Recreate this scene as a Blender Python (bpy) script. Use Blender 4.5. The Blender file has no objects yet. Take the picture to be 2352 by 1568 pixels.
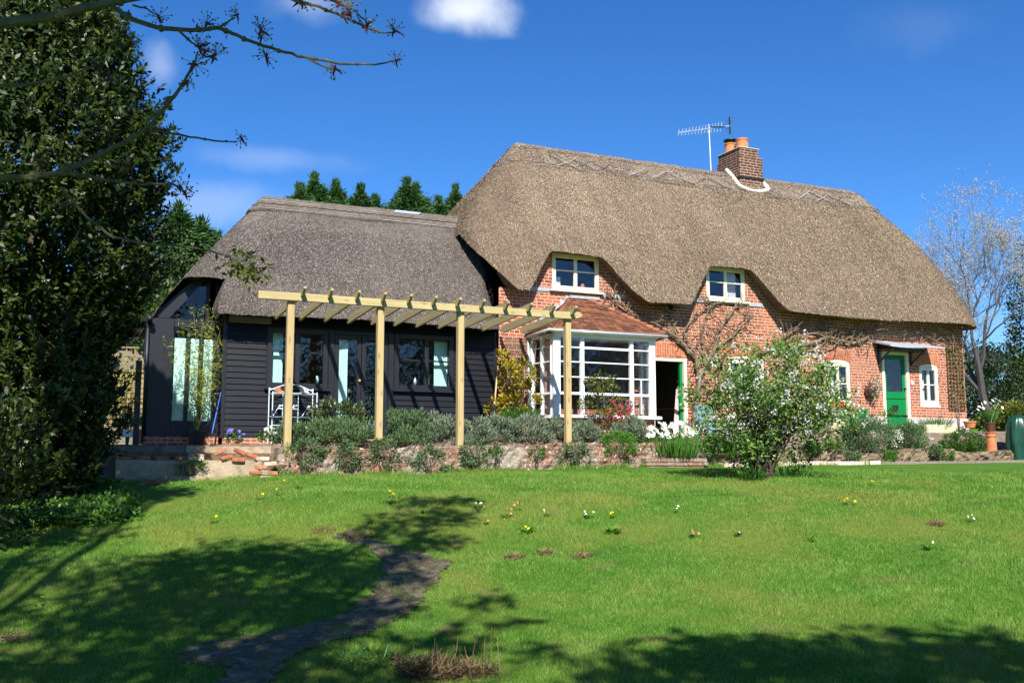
import bpy, math, random
import numpy as np
from mathutils import Vector, noise as mnoise

SC = bpy.context.scene
COL = SC.collection
R = math.radians
random.seed(7)
rng = np.random.default_rng(11)

# ------------------------------------------------------------------ camera, sky, sun, exposure
EYE = 1.6
FPX, PW, PH = 2336.0, 2352.0, 1568.0
PITCH, YAW = R(6.86), R(24.6)
cam_d = bpy.data.cameras.new("camera")
cam = bpy.data.objects.new("camera", cam_d)
COL.objects.link(cam)
cam_d.sensor_width = 36.0
cam_d.lens = FPX / PW * 36.0
cam_d.clip_start = 0.05
cam_d.clip_end = 3000
cam.location = (0, 0, EYE)
cam.rotation_euler = (R(90) + PITCH, 0, -YAW)
SC.camera = cam

SUN_L = Vector((0.34, 1.0, -0.98)).normalized()      # direction the light travels
sun_d = bpy.data.lights.new("sun", "SUN")
sun_d.energy = 4.6
sun_d.angle = R(0.53)
sun_d.color = (1.0, 0.955, 0.88)
sun = bpy.data.objects.new("sun", sun_d)
COL.objects.link(sun)
sun.rotation_euler = SUN_L.to_track_quat('-Z', 'Y').to_euler()
sun.location = (-6, -14, 16)

SC.view_settings.view_transform = 'Standard'
SC.view_settings.look = 'None'
SC.view_settings.gamma = 1
SC.view_settings.exposure = 0.95

world = bpy.data.worlds.new("World")
SC.world = world
world.use_nodes = True


def ray(px, py):
    cp, sp = math.cos(PITCH), math.sin(PITCH)
    fw = Vector((math.sin(YAW) * cp, math.cos(YAW) * cp, sp))
    rt = Vector((math.cos(YAW), -math.sin(YAW), 0))
    up = rt.cross(fw)
    return fw + rt * ((px - PW / 2) / FPX) - up * ((py - PH / 2) / FPX)


def at(px, py, y):
    d = ray(px, py)
    return Vector((0, 0, EYE)) + d * (y / d.y)


def build_world():
    nt = world.node_tree
    N, L = nt.nodes, nt.links
    N.clear()
    out = N.new('ShaderNodeOutputWorld')
    bg = N.new('ShaderNodeBackground')
    sky = N.new('ShaderNodeTexSky')
    sky.sky_type = 'NISHITA'
    sky.sun_disc = False
    S = -SUN_L
    sky.sun_elevation = math.asin(S.z)
    sky.sun_rotation = math.atan2(S.x, S.y)
    sky.air_density = 0.9
    sky.dust_density = 0.35
    sky.ozone_density = 5.0
    sky.altitude = 1200
    bg.inputs['Strength'].default_value = 0.094
    hsv = N.new('ShaderNodeHueSaturation')
    hsv.inputs['Saturation'].default_value = 1.24
    hsv.inputs['Hue'].default_value = 0.506
    L.new(sky.outputs[0], hsv.inputs['Color'])
    tc = N.new('ShaderNodeTexCoord')
    noi = N.new('ShaderNodeTexNoise')
    noi.inputs['Scale'].default_value = 13
    noi.inputs['Detail'].default_value = 6
    noi.inputs['Roughness'].default_value = 0.55
    L.new(tc.outputs['Generated'], noi.inputs['Vector'])

    def m(op, a, b=None, c=None):
        n = N.new('ShaderNodeMath')
        n.operation = op
        for i, v in enumerate((a, b, c)):
            if v is None:
                continue
            if isinstance(v, (int, float)):
                n.inputs[i].default_value = v
            else:
                L.new(v, n.inputs[i])
        return n.outputs[0]
    total = None
    # direction (deg azimuth / elevation through a point of the sky), half sizes, density
    for px, py, wx, wy, dens, ns in ((1068, 26, 0.062, 0.030, 0.9, 0.9), (700, 8, 0.05, 0.028, 0.26, 1.0), (370, 150, 0.020, 0.030, 0.28, 1.5),
                                     (225, 55, 0.022, 0.034, 0.7, 1.4), (620, 365, 0.10, 0.017, 0.16, 1.0), (480, 470, 0.10, 0.03, 0.22, 0.9),
                                     (2130, 60, 0.07, 0.03, 0.04, 1.0)):
        c = ray(px, py).normalized()
        rt = c.cross(Vector((0, 0, 1))).normalized()
        up = rt.cross(c)
        ds = []
        for ax, w in ((rt, wx), (up, wy)):
            dn = N.new('ShaderNodeVectorMath')
            dn.operation = 'DOT_PRODUCT'
            L.new(tc.outputs['Generated'], dn.inputs[0])
            dn.inputs[1].default_value = ax
            q = m('DIVIDE', dn.outputs['Value'], w)
            ds.append(m('MULTIPLY', q, q))
        dn = N.new('ShaderNodeVectorMath')
        dn.operation = 'DOT_PRODUCT'
        L.new(tc.outputs['Generated'], dn.inputs[0])
        dn.inputs[1].default_value = c
        front = m('GREATER_THAN', dn.outputs['Value'], 0.5)
        d = m('SQRT', m('ADD', ds[0], ds[1]))
        v = m('ADD', m('SUBTRACT', 1.0, d), m('MULTIPLY', m('SUBTRACT', noi.outputs['Fac'], 0.5), 1.7 * ns))
        mr = N.new('ShaderNodeMapRange')
        mr.interpolation_type = 'SMOOTHSTEP'
        mr.inputs['From Min'].default_value = 0.0
        mr.inputs['From Max'].default_value = 1.0
        mr.inputs['To Max'].default_value = dens
        L.new(v, mr.inputs['Value'])
        k = m('MULTIPLY', mr.outputs['Result'], front)
        total = k if total is None else m('MAXIMUM', total, k)
    mix = N.new('ShaderNodeMix')
    mix.data_type = 'RGBA'
    L.new(total, mix.inputs['Factor'])
    L.new(hsv.outputs[0], mix.inputs[6])
    mix.inputs[7].default_value = (5.6, 6.0, 6.7, 1)
    L.new(mix.outputs[2], bg.inputs['Color'])
    L.new(bg.outputs[0], out.inputs[0])


build_world()

# ------------------------------------------------------------------ materials
MATS = {}


class NT:
    def __init__(s, name):
        s.m = bpy.data.materials.new(name)
        s.m.use_nodes = True
        s.nt = s.m.node_tree
        s.nt.nodes.clear()
        s.out = s.n('ShaderNodeOutputMaterial')
        s.p = None

    def n(s, t, **kw):
        o = s.nt.nodes.new(t)
        for k, v in kw.items():
            setattr(o, k, v)
        return o

    def l(s, a, b):
        s.nt.links.new(a, b)

    def set(s, node, key, v):
        if hasattr(v, 'is_linked'):
            s.l(v, node.inputs[key])
        else:
            node.inputs[key].default_value = v

    def pos(s):
        return s.n('ShaderNodeNewGeometry').outputs['Position']

    def mapping(s, vec, scale=(1, 1, 1), rot=(0, 0, 0)):
        mp = s.n('ShaderNodeMapping')
        s.l(vec, mp.inputs['Vector'])
        mp.inputs['Scale'].default_value = scale
        mp.inputs['Rotation'].default_value = rot
        return mp.outputs[0]

    def noise(s, vec, scale, detail=4, rough=0.6, dist=0.0):
        t = s.n('ShaderNodeTexNoise')
        s.l(vec, t.inputs['Vector'])
        t.inputs['Scale'].default_value = scale
        t.inputs['Detail'].default_value = detail
        t.inputs['Roughness'].default_value = rough
        t.inputs['Distortion'].default_value = dist
        return t.outputs['Fac']

    def ramp(s, fac, stops, interp='LINEAR'):
        r = s.n('ShaderNodeValToRGB')
        r.color_ramp.interpolation = interp
        el = r.color_ramp.elements
        while len(el) > 1:
            el.remove(el[-1])
        for i, (p, c) in enumerate(stops):
            e = el[0] if i == 0 else el.new(p)
            e.position = p
            e.color = (*c, 1) if len(c) == 3 else c
        s.l(fac, r.inputs['Fac'])
        return r.outputs['Color']

    def mix(s, fac, a, b, mode='MIX'):
        x = s.n('ShaderNodeMix', data_type='RGBA', blend_type=mode)
        s.set(x, 0, fac)
        for i, v in ((6, a), (7, b)):
            if isinstance(v, tuple):
                v = (*v, 1) if len(v) == 3 else v
            s.set(x, i, v)
        return x.outputs[2]

    def math(s, op, a, b=0.0):
        x = s.n('ShaderNodeMath', operation=op)
        s.set(x, 0, a)
        s.set(x, 1, b)
        return x.outputs[0]

    def bump(s, h, strength=0.5, dist=0.02):
        b = s.n('ShaderNodeBump')
        b.inputs['Strength'].default_value = strength
        b.inputs['Distance'].default_value = dist
        s.l(h, b.inputs['Height'])
        return b.outputs[0]

    def principled(s, col, rough=0.7, spec=0.5, normal=None, metal=0.0, **kw):
        p = s.n('ShaderNodeBsdfPrincipled')
        s.set(p, 'Base Color', (*col, 1) if isinstance(col, tuple) and len(col) == 3 else col)
        s.set(p, 'Roughness', rough)
        p.inputs['Specular IOR Level'].default_value = spec
        p.inputs['Metallic'].default_value = metal
        if normal is not None:
            s.l(normal, p.inputs['Normal'])
        s.p = p
        return p.outputs[0]

    def done(s, sh):
        s.l(sh, s.out.inputs['Surface'])
        MATS[s.m.name] = s.m
        return s.m


def plain(name, col, rough=0.6, spec=0.4, metal=0.0, var=0.18, vscale=9.0, bump=0.12):
    t = NT(name)
    f = t.noise(t.pos(), vscale, 5)
    lo = tuple(c * (1 - var) for c in col)
    hi = tuple(min(1, c * (1 + var)) for c in col)
    c = t.ramp(f, [(0.3, lo), (0.7, hi)])
    f2 = t.noise(t.pos(), vscale * 8, 4)
    return t.done(t.principled(c, rough, spec, t.bump(f2, bump, 0.01), metal))


def leafmat(name, dark, light, rough=0.5, spec=0.4, trans=0.28, extra=None):
    """Leaves: colour varies leaf by leaf with the tint stored on each face."""
    t = NT(name)
    a = t.n('ShaderNodeAttribute', attribute_name='tint')
    stops = [(0.0, dark), (0.85, light)]
    if extra:
        stops += [(0.93, light), (0.94, extra)]
    c = t.ramp(a.outputs['Fac'], stops)
    p = t.principled(c, rough, spec)
    tr = t.n('ShaderNodeBsdfTranslucent')
    t.l(t.mix(1.0, c, (1.0, 1.0, 0.55), 'MULTIPLY'), tr.inputs['Color'])
    mx = t.n('ShaderNodeMixShader')
    mx.inputs[0].default_value = trans
    t.l(p, mx.inputs[1])
    t.l(tr.outputs[0], mx.inputs[2])
    return t.done(mx.outputs[0])


def brick_mat(name, c1, c2, mortar, stain=None, w=0.2, h=0.075, ms=0.011, lichen=False, soldier=False):
    t = NT(name)
    sx = t.n('ShaderNodeSeparateXYZ')
    t.l(t.pos(), sx.inputs[0])
    u = t.math('ADD', sx.outputs['X'], sx.outputs['Y'])
    wob = t.noise(t.pos(), 3.0, 3)
    wob = t.math('MULTIPLY', t.math('SUBTRACT', wob, 0.5), 0.025)
    v = t.math('ADD', sx.outputs['Z'], wob)
    cv = t.n('ShaderNodeCombineXYZ')
    if soldier:
        u, v = v, u
    t.l(u, cv.inputs[0])
    t.l(v, cv.inputs[1])
    bt = t.n('ShaderNodeTexBrick')
    t.l(cv.outputs[0], bt.inputs['Vector'])
    bt.offset = 0.5
    bt.squash = 0.62
    bt.squash_frequency = 3
    for k, val in (('Scale', 1.0), ('Mortar Size', ms), ('Mortar Smooth', 0.25), ('Bias', -0.05), ('Brick Width', w), ('Row Height', h)):
        bt.inputs[k].default_value = val
    bt.inputs['Color1'].default_value = (*c1, 1)
    bt.inputs['Color2'].default_value = (*c2, 1)
    bt.inputs['Mortar'].default_value = (*mortar, 1)
    n1 = t.noise(t.pos(), 1.3, 4)
    n2 = t.noise(t.pos(), 26, 4)
    c = t.mix(t.math('MULTIPLY', n2, 0.75), bt.outputs['Color'], (0.62, 0.5, 0.42), 'MULTIPLY')
    if stain:
        f = t.ramp(n1, [(0.48, (0, 0, 0)), (0.68, (1, 1, 1))])
        c = t.mix(t.math('MULTIPLY', f, stain[1]), c, stain[0])
    if lichen:
        lm = t.ramp(t.noise(t.pos(), 19, 4, 0.7), [(0.57, (0, 0, 0)), (0.63, (1, 1, 1))])
        c = t.mix(t.math('MULTIPLY', lm, 0.8), c, (0.62, 0.60, 0.55))
        dm = t.ramp(t.noise(t.pos(), 7, 5, 0.7), [(0.54, (0, 0, 0)), (0.66, (1, 1, 1))])
        c = t.mix(t.math('MULTIPLY', dm, 0.7), c, (0.11, 0.085, 0.05))
    hh = t.math('ADD', t.math('MULTIPLY', bt.outputs['Fac'], -0.7), t.math('MULTIPLY', n2, 0.35))
    return t.done(t.principled(c, 0.85, 0.2, t.bump(hh, 0.6, 0.012)))


def thatch_mat(name, base, pale, darkc, streak=1.0, band=None):
    t = NT(name)
    p = t.pos()
    fine = t.noise(t.mapping(p, (1, 1, 0.6)), 17, 5, 0.85)
    big = t.noise(p, 0.9, 5, 0.6)
    st = t.noise(t.mapping(p, (4.2, 0.35, 0.35)), 1.0, 7, 0.75, 0.15)
    st2 = t.noise(t.mapping(p, (24, 1.3, 1.3)), 1.0, 4, 0.7)
    c = t.ramp(t.math('ADD', t.math('MULTIPLY', fine, 0.78), t.math('MULTIPLY', st2, 0.22)), [(0.38, darkc), (0.46, tuple(x * 0.85 for x in base)), (0.54, base), (0.64, pale)])
    c = t.mix(t.math('MULTIPLY', t.ramp(big, [(0.38, (0, 0, 0)), (0.66, (1, 1, 1))]), 0.45), c, tuple(x * 0.62 for x in base))
    c = t.mix(t.math('MULTIPLY', t.ramp(st, [(0.47, (0, 0, 0)), (0.66, (1, 1, 1))]), 0.5 * streak), c, tuple(min(1, x * 1.3 + 0.02) for x in base))
    if band:                                  # newer, paler reed in a course below the ridge
        sz = t.n('ShaderNodeSeparateXYZ')
        t.l(p, sz.inputs[0])
        zz = t.math('ADD', sz.outputs['Z'], t.math('MULTIPLY', t.math('SUBTRACT', t.noise(p, 1.6, 3), 0.5), 0.5))
        k = t.n('ShaderNodeMapRange')
        k.inputs['From Min'].default_value = band[0] - 0.08
        k.inputs['From Max'].default_value = band[0] + 0.08
        k.inputs['To Max'].default_value = 0.6
        t.l(zz, k.inputs['Value'])
        c = t.mix(k.outputs['Result'], c, band[1])
    spk = t.noise(p, 27, 3, 0.7)
    c = t.mix(t.ramp(spk, [(0.60, (0, 0, 0)), (0.70, (0.8, 0.8, 0.8))]), c, tuple(min(1, x * 1.6) for x in pale))
    spd = t.noise(p, 21, 3, 0.7)
    c = t.mix(t.ramp(spd, [(0.63, (0, 0, 0)), (0.71, (0.8, 0.8, 0.8))]), c, tuple(x * 0.5 for x in darkc))
    hh = t.math('ADD', fine, t.math('MULTIPLY', t.noise(p, 16, 4), 0.7))
    hh = t.math('ADD', hh, t.math('MULTIPLY', st, 1.2))
    return t.done(t.principled(c, 0.95, 0.05, t.bump(hh, 1.0, 0.06)))


def glass_mat(name, tint=(0.955, 0.965, 0.965), ior=1.5, ripple=0.35):
    t = NT(name)
    nz = t.noise(t.pos(), 2.6, 2)
    b = t.bump(nz, ripple, 0.02)
    tr = t.n('ShaderNodeBsdfTransparent')
    tr.inputs['Color'].default_value = (*tint, 1)
    gl = t.n('ShaderNodeBsdfGlossy')
    gl.inputs['Roughness'].default_value = 0.015
    t.l(b, gl.inputs['Normal'])
    lw = t.n('ShaderNodeLayerWeight')
    f5 = t.math('POWER', lw.outputs['Facing'], 4.0)
    mx = t.n('ShaderNodeMixShader')
    t.l(t.math('ADD', t.math('MULTIPLY', f5, 0.9), 0.055), mx.inputs[0])
    t.l(tr.outputs[0], mx.inputs[1])
    t.l(gl.outputs[0], mx.inputs[2])
    return t.done(mx.outputs[0])


def wood_mat(name, c1, c2, axis='x', rough=0.7, scale=1.0, knots=False):
    t = NT(name)
    s = {'x': (1.2, 22, 22), 'y': (22, 1.2, 22), 'z': (22, 22, 1.2)}[axis]
    g = t.noise(t.mapping(t.pos(), tuple(v * scale for v in s)), 1.0, 5, 0.6, 0.6)
    b = t.noise(t.pos(), 2.2, 3)
    c = t.ramp(g, [(0.3, c1), (0.72, c2)])
    c = t.mix(t.math('MULTIPLY', b, 0.3), c, tuple(x * 0.7 for x in c1))
    if knots:
        v = t.n('ShaderNodeTexVoronoi')
        t.l(t.mapping(t.pos(), {'x': (2.6, 9, 9), 'y': (9, 2.6, 9), 'z': (9, 9, 2.6)}[axis]), v.inputs['Vector'])
        v.inputs['Scale'].default_value = 1.0
        c = t.mix(t.ramp(v.outputs['Distance'], [(0.10, (0.75, 0.75, 0.75)), (0.2, (0, 0, 0))]), c, tuple(x * 0.45 for x in c1))
        w = t.noise(t.pos(), 0.9, 4)
        c = t.mix(t.math('MULTIPLY', w, 0.5), c, (0.30, 0.27, 0.17))
    return t.done(t.principled(c, rough, 0.25, t.bump(g, 0.25, 0.006)))


def stone_mat(name, cols, scale=7.0, rough=0.9, bump=0.8, spots=None):
    t = NT(name)
    f = t.noise(t.pos(), scale, 6, 0.65)
    c = t.ramp(f, cols)
    if spots:
        v = t.noise(t.pos(), spots[1], 3, 0.6)
        c = t.mix(t.ramp(v, [(spots[2], (0, 0, 0)), (spots[2] + 0.07, (1, 1, 1))]), c, spots[0])
    g = t.noise(t.pos(), scale * 5, 5, 0.7)
    return t.done(t.principled(c, rough, 0.2, t.bump(g, bump, 0.015)))


BRICK = brick_mat('red_brick', (0.48, 0.15, 0.072), (0.22, 0.062, 0.045), (0.62, 0.49, 0.37), ((0.44, 0.21, 0.135), 0.35), ms=0.0095)
ARCHB = brick_mat('arch_brick', (0.58, 0.19, 0.075), (0.48, 0.13, 0.06), (0.55, 0.4, 0.28), None, w=0.3, h=0.07, ms=0.008, soldier=True)
CHIMB = brick_mat('sooty_brick', (0.15, 0.052, 0.035), (0.075, 0.034, 0.028), (0.42, 0.34, 0.26), ((0.035, 0.026, 0.022), 0.75), w=0.225, h=0.078, ms=0.011)
WALLB = brick_mat('old_wall_brick', (0.30, 0.13, 0.08), (0.17, 0.10, 0.07), (0.30, 0.25, 0.19), ((0.34, 0.30, 0.24), 0.8), w=0.24, h=0.08, ms=0.010, lichen=True)
THATCH = thatch_mat('thatch', (0.208, 0.150, 0.102), (0.42, 0.325, 0.235), (0.058, 0.038, 0.026))
THATCH2 = thatch_mat('grey_thatch', (0.135, 0.113, 0.098), (0.28, 0.24, 0.205), (0.042, 0.033, 0.029), 0.6, band=(6.72, (0.27, 0.232, 0.19)))
RIDGE = thatch_mat('ridge_thatch', (0.27, 0.21, 0.155), (0.46, 0.38, 0.30), (0.10, 0.072, 0.052), 1.4)
RIDGE2 = thatch_mat('grey_ridge_thatch', (0.20, 0.165, 0.135), (0.33, 0.275, 0.225), (0.095, 0.075, 0.06), 1.4)
GLASS = glass_mat('window_glass')
CREAM = plain('cream_paint', (0.82, 0.755, 0.57), 0.45, 0.4, var=0.05, bump=0.05)
WHITE = plain('white_paint', (0.78, 0.78, 0.76), 0.4, 0.4, var=0.10, vscale=5, bump=0.06)
BLACKW = wood_mat('black_board', (0.006, 0.0065, 0.0095), (0.014, 0.0145, 0.020), 'x', 0.45)
BLACKP = plain('black_paint', (0.012, 0.0125, 0.017), 0.42, 0.5, var=0.2)
GREEN = plain('green_paint', (0.004, 0.18, 0.045), 0.45, 0.2, var=0.06, bump=0.04)
TEAL = plain('turquoise_blind', (0.50, 0.80, 0.72), 0.8, 0.1, var=0.05)
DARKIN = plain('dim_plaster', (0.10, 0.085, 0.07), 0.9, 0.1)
PINKIN = plain('pink_plaster', (0.36, 0.20, 0.17), 0.9, 0.1, var=0.1)
PINE = wood_mat('treated_pine_beam', (0.40, 0.30, 0.125), (0.62, 0.495, 0.25), 'x', 0.65, knots=True)
PINEV = wood_mat('treated_pine_post', (0.42, 0.29, 0.115), (0.64, 0.48, 0.235), 'z', 0.65, knots=True)
PINER = wood_mat('treated_pine_rafter', (0.36, 0.28, 0.12), (0.58, 0.48, 0.25), 'y', 0.65, knots=True)
TERRA = plain('terracotta', (0.52, 0.185, 0.075), 0.75, 0.3, var=0.2)
RUST = plain('rusty_brown', (0.09, 0.035, 0.02), 0.7, 0.3)
LEAD = plain('lead_sheet', (0.36, 0.38, 0.42), 0.5, 0.5, var=0.15)
CEMENT = plain('cement_fillet', (0.56, 0.52, 0.44), 0.85, 0.2, var=0.12)
PLINTH = plain('grey_render', (0.46, 0.435, 0.42), 0.9, 0.2, var=0.12, vscale=4)
IRON = plain('black_iron', (0.012, 0.012, 0.013), 0.5, 0.5)
ALU = plain('aluminium', (0.62, 0.63, 0.65), 0.4, 0.5, metal=0.5)
PALEBLUE = plain('pale_blue_wire', (0.62, 0.74, 0.76), 0.45, 0.4, var=0.05)
BLUE = plain('blue_plastic', (0.01, 0.09, 0.48), 0.35, 0.5, var=0.05)
BLUEGREY = plain('blue_grey_paint', (0.16, 0.30, 0.36), 0.5, 0.4)
REDF = plain('red_plastic', (0.55, 0.008, 0.012), 0.4, 0.4)
TRELW = wood_mat('trellis_wood', (0.10, 0.055, 0.032), (0.19, 0.11, 0.065), 'z', 0.85)
FENCEW = wood_mat('fence_wood', (0.22, 0.16, 0.075), (0.36, 0.28, 0.14), 'x', 0.85)
GREYW = wood_mat('weathered_wood', (0.16, 0.13, 0.10), (0.30, 0.26, 0.21), 'x', 0.9)
BARK = stone_mat('bark', [(0.3, (0.05, 0.035, 0.024)), (0.7, (0.14, 0.11, 0.08))], 18)
BARKG = stone_mat('olive_bark', [(0.3, (0.07, 0.065, 0.032)), (0.7, (0.19, 0.175, 0.10))], 20)
VINE = stone_mat('vine_bark', [(0.3, (0.10, 0.068, 0.042)), (0.7, (0.33, 0.255, 0.18))], 22)
TWIG = stone_mat('twig_bark', [(0.3, (0.04, 0.034, 0.034)), (0.7, (0.11, 0.095, 0.09))], 25)
STONE = stone_mat('slab_stone', [(0.3, (0.27, 0.20, 0.13)), (0.55, (0.42, 0.33, 0.23)), (0.75, (0.50, 0.43, 0.34))], 5, spots=((0.2, 0.19, 0.17), 30, 0.6))
RUBBLE = stone_mat('rubble_stone', [(0.3, (0.16, 0.115, 0.075)), (0.5, (0.33, 0.24, 0.15)), (0.7, (0.42, 0.36, 0.28))], 6, spots=((0.66, 0.64, 0.6), 22, 0.6))
ROCKM = stone_mat('mossy_rock', [(0.3, (0.06, 0.045, 0.03)), (0.5, (0.17, 0.125, 0.075)), (0.68, (0.26, 0.215, 0.15)), (0.8, (0.10, 0.12, 0.035))], 5, spots=((0.55, 0.53, 0.48), 24, 0.64))
CARVED = stone_mat('carved_sandstone', [(0.3, (0.34, 0.27, 0.16)), (0.7, (0.62, 0.54, 0.38))], 9)
TROUGHM = stone_mat('buff_stone', [(0.3, (0.60, 0.47, 0.24)), (0.7, (0.78, 0.66, 0.40))], 8, bump=0.4)
LOOSEB = stone_mat('worn_brick', [(0.3, (0.25, 0.08, 0.045)), (0.55, (0.42, 0.16, 0.085)), (0.75, (0.55, 0.36, 0.26))], 9)
LOOSEP = stone_mat('limewashed_brick', [(0.3, (0.46, 0.25, 0.18)), (0.5, (0.62, 0.5, 0.42)), (0.75, (0.75, 0.70, 0.64))], 9)
CLOTH = plain('curtain_cloth', (0.62, 0.58, 0.55), 0.9, 0.1)
PINKC = plain('pink_curtain', (0.70, 0.50, 0.50), 0.9, 0.1)
TARP = plain('green_tarpaulin', (0.008, 0.05, 0.028), 0.3, 0.5, var=0.3, vscale=5, bump=0.4)
PAVING = stone_mat('terrace_paving', [(0.3, (0.09, 0.065, 0.045)), (0.7, (0.24, 0.19, 0.14))], 4)

L_EVER = leafmat('evergreen_leaf', (0.005, 0.016, 0.004), (0.046, 0.072, 0.010), 0.40, 0.24, 0.14, extra=(0.14, 0.13, 0.02))
L_HEDGE = leafmat('hedge_leaf', (0.018, 0.04, 0.008), (0.07, 0.11, 0.022), 0.5, 0.3, 0.25)
L_CONIF = leafmat('conifer_leaf', (0.010, 0.042, 0.016), (0.075, 0.165, 0.04), 0.6, 0.2, 0.2)
L_CONIFY = leafmat('golden_conifer_leaf', (0.03, 0.075, 0.012), (0.12, 0.17, 0.03), 0.6, 0.2, 0.25)
L_GREY = leafmat('grey_green_leaf', (0.07, 0.10, 0.06), (0.25, 0.31, 0.205), 0.7, 0.15, 0.2)
L_GREYG = leafmat('rosemary_leaf', (0.045, 0.09, 0.035), (0.155, 0.245, 0.105), 0.65, 0.2, 0.2)
L_BRIGHT = leafmat('bright_leaf', (0.035, 0.12, 0.010), (0.11, 0.29, 0.025), 0.5, 0.3, 0.3)
L_BUSH = leafmat('shrub_leaf', (0.018, 0.055, 0.009), (0.095, 0.20, 0.028), 0.45, 0.35, 0.3)
L_BLOS = leafmat('blossom_shrub_leaf', (0.035, 0.075, 0.013), (0.165, 0.29, 0.05), 0.45, 0.35, 0.3)
L_DARK = leafmat('dark_shrub_leaf', (0.016, 0.038, 0.012), (0.09, 0.135, 0.04), 0.35, 0.45, 0.2, extra=(0.28, 0.14, 0.07))
L_YELL = leafmat('golden_leaf', (0.13, 0.15, 0.010), (0.56, 0.46, 0.025), 0.4, 0.4, 0.3, extra=(0.50, 0.17, 0.02))
L_BAMB = leafmat('bamboo_leaf', (0.13, 0.17, 0.014), (0.40, 0.42, 0.05), 0.5, 0.3, 0.35)
L_OLIVE = leafmat('olive_leaf', (0.035, 0.05, 0.009), (0.18, 0.20, 0.024), 0.4, 0.4, 0.25)
L_BLADE = leafmat('strap_leaf', (0.03, 0.10, 0.014), (0.10, 0.25, 0.035), 0.4, 0.4, 0.3)
L_GROUND = leafmat('ground_cover_leaf', (0.028, 0.085, 0.010), (0.11, 0.25, 0.030), 0.5, 0.35, 0.3)
L_DRY = leafmat('dry_leaf', (0.10, 0.065, 0.03), (0.34, 0.25, 0.13), 0.8, 0.1, 0.2)
L_VINE = leafmat('young_vine_leaf', (0.16, 0.13, 0.05), (0.36, 0.29, 0.14), 0.6, 0.2, 0.3)
L_RED = leafmat('red_young_leaf', (0.08, 0.010, 0.008), (0.24, 0.035, 0.02), 0.5, 0.3, 0.3)
P_WHITE = leafmat('white_petal', (0.62, 0.62, 0.58), (0.85, 0.85, 0.82), 0.7, 0.1, 0.25)
P_PALE = leafmat('blossom_petal', (0.55, 0.54, 0.52), (0.80, 0.79, 0.76), 0.7, 0.1, 0.3)
P_GREY = leafmat('faded_blossom', (0.30, 0.29, 0.30), (0.52, 0.50, 0.50), 0.7, 0.1, 0.3)
P_PINK = leafmat('pink_petal', (0.60, 0.03, 0.12), (0.80, 0.16, 0.28), 0.7, 0.1, 0.3)
P_YELL = leafmat('yellow_petal', (0.80, 0.55, 0.01), (0.85, 0.68, 0.02), 0.7, 0.1, 0.2)
P_CREAM = leafmat('cream_petal', (0.75, 0.70, 0.42), (0.82, 0.78, 0.55), 0.7, 0.1, 0.2)
P_ROSE = leafmat('rose_petal', (0.55, 0.05, 0.03), (0.75, 0.36, 0.26), 0.7, 0.1, 0.2)
P_BLUE = leafmat('blue_petal', (0.08, 0.06, 0.40), (0.22, 0.2, 0.62), 0.7, 0.1, 0.2)
P_BUD = leafmat('green_bud', (0.10, 0.08, 0.02), (0.32, 0.28, 0.09), 0.6, 0.2, 0.2)


def grass_blade_mat():
    t = NT('grass_blade')
    a = t.n('ShaderNodeAttribute', attribute_name='tint')
    c = t.ramp(a.outputs['Fac'], [(0.0, (0.022, 0.085, 0.008)), (0.5, (0.098, 0.235, 0.020)), (0.93, (0.22, 0.38, 0.058)), (0.955, (0.34, 0.36, 0.12)), (1.0, (0.42, 0.40, 0.18))])
    pz = t.noise(t.pos(), 0.55, 4, 0.6)
    vv = t.n('ShaderNodeVectorMath', operation='DOT_PRODUCT')
    t.l(t.pos(), vv.inputs[0])
    vv.inputs[1].default_value = (math.sin(YAW), math.cos(YAW), 0)
    bank = t.ramp(t.math('DIVIDE', vv.outputs['Value'], 30.0), [(0.385, (0, 0, 0)), (0.42, (1, 1, 1)), (0.47, (1, 1, 1)), (0.52, (0, 0, 0))])
    pz = t.math('ADD', pz, t.math('MULTIPLY', bank, 0.11))
    c = t.mix(t.math('MULTIPLY', t.ramp(pz, [(0.5, (0, 0, 0)), (0.68, (1, 1, 1))]), 0.6), c, (0.27, 0.29, 0.058))
    dry = t.noise(t.pos(), 1.7, 4, 0.6)
    c = t.mix(t.math('MULTIPLY', t.ramp(dry, [(0.60, (0, 0, 0)), (0.72, (1, 1, 1))]), 0.5), c, (0.26, 0.215, 0.075))
    p = t.principled(c, 0.55, 0.25)
    tr = t.n('ShaderNodeBsdfTranslucent')
    t.l(c, tr.inputs['Color'])
    mx = t.n('ShaderNodeMixShader')
    mx.inputs[0].default_value = 0.3
    t.l(p, mx.inputs[1])
    t.l(tr.outputs[0], mx.inputs[2])
    return t.done(mx.outputs[0])


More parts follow.
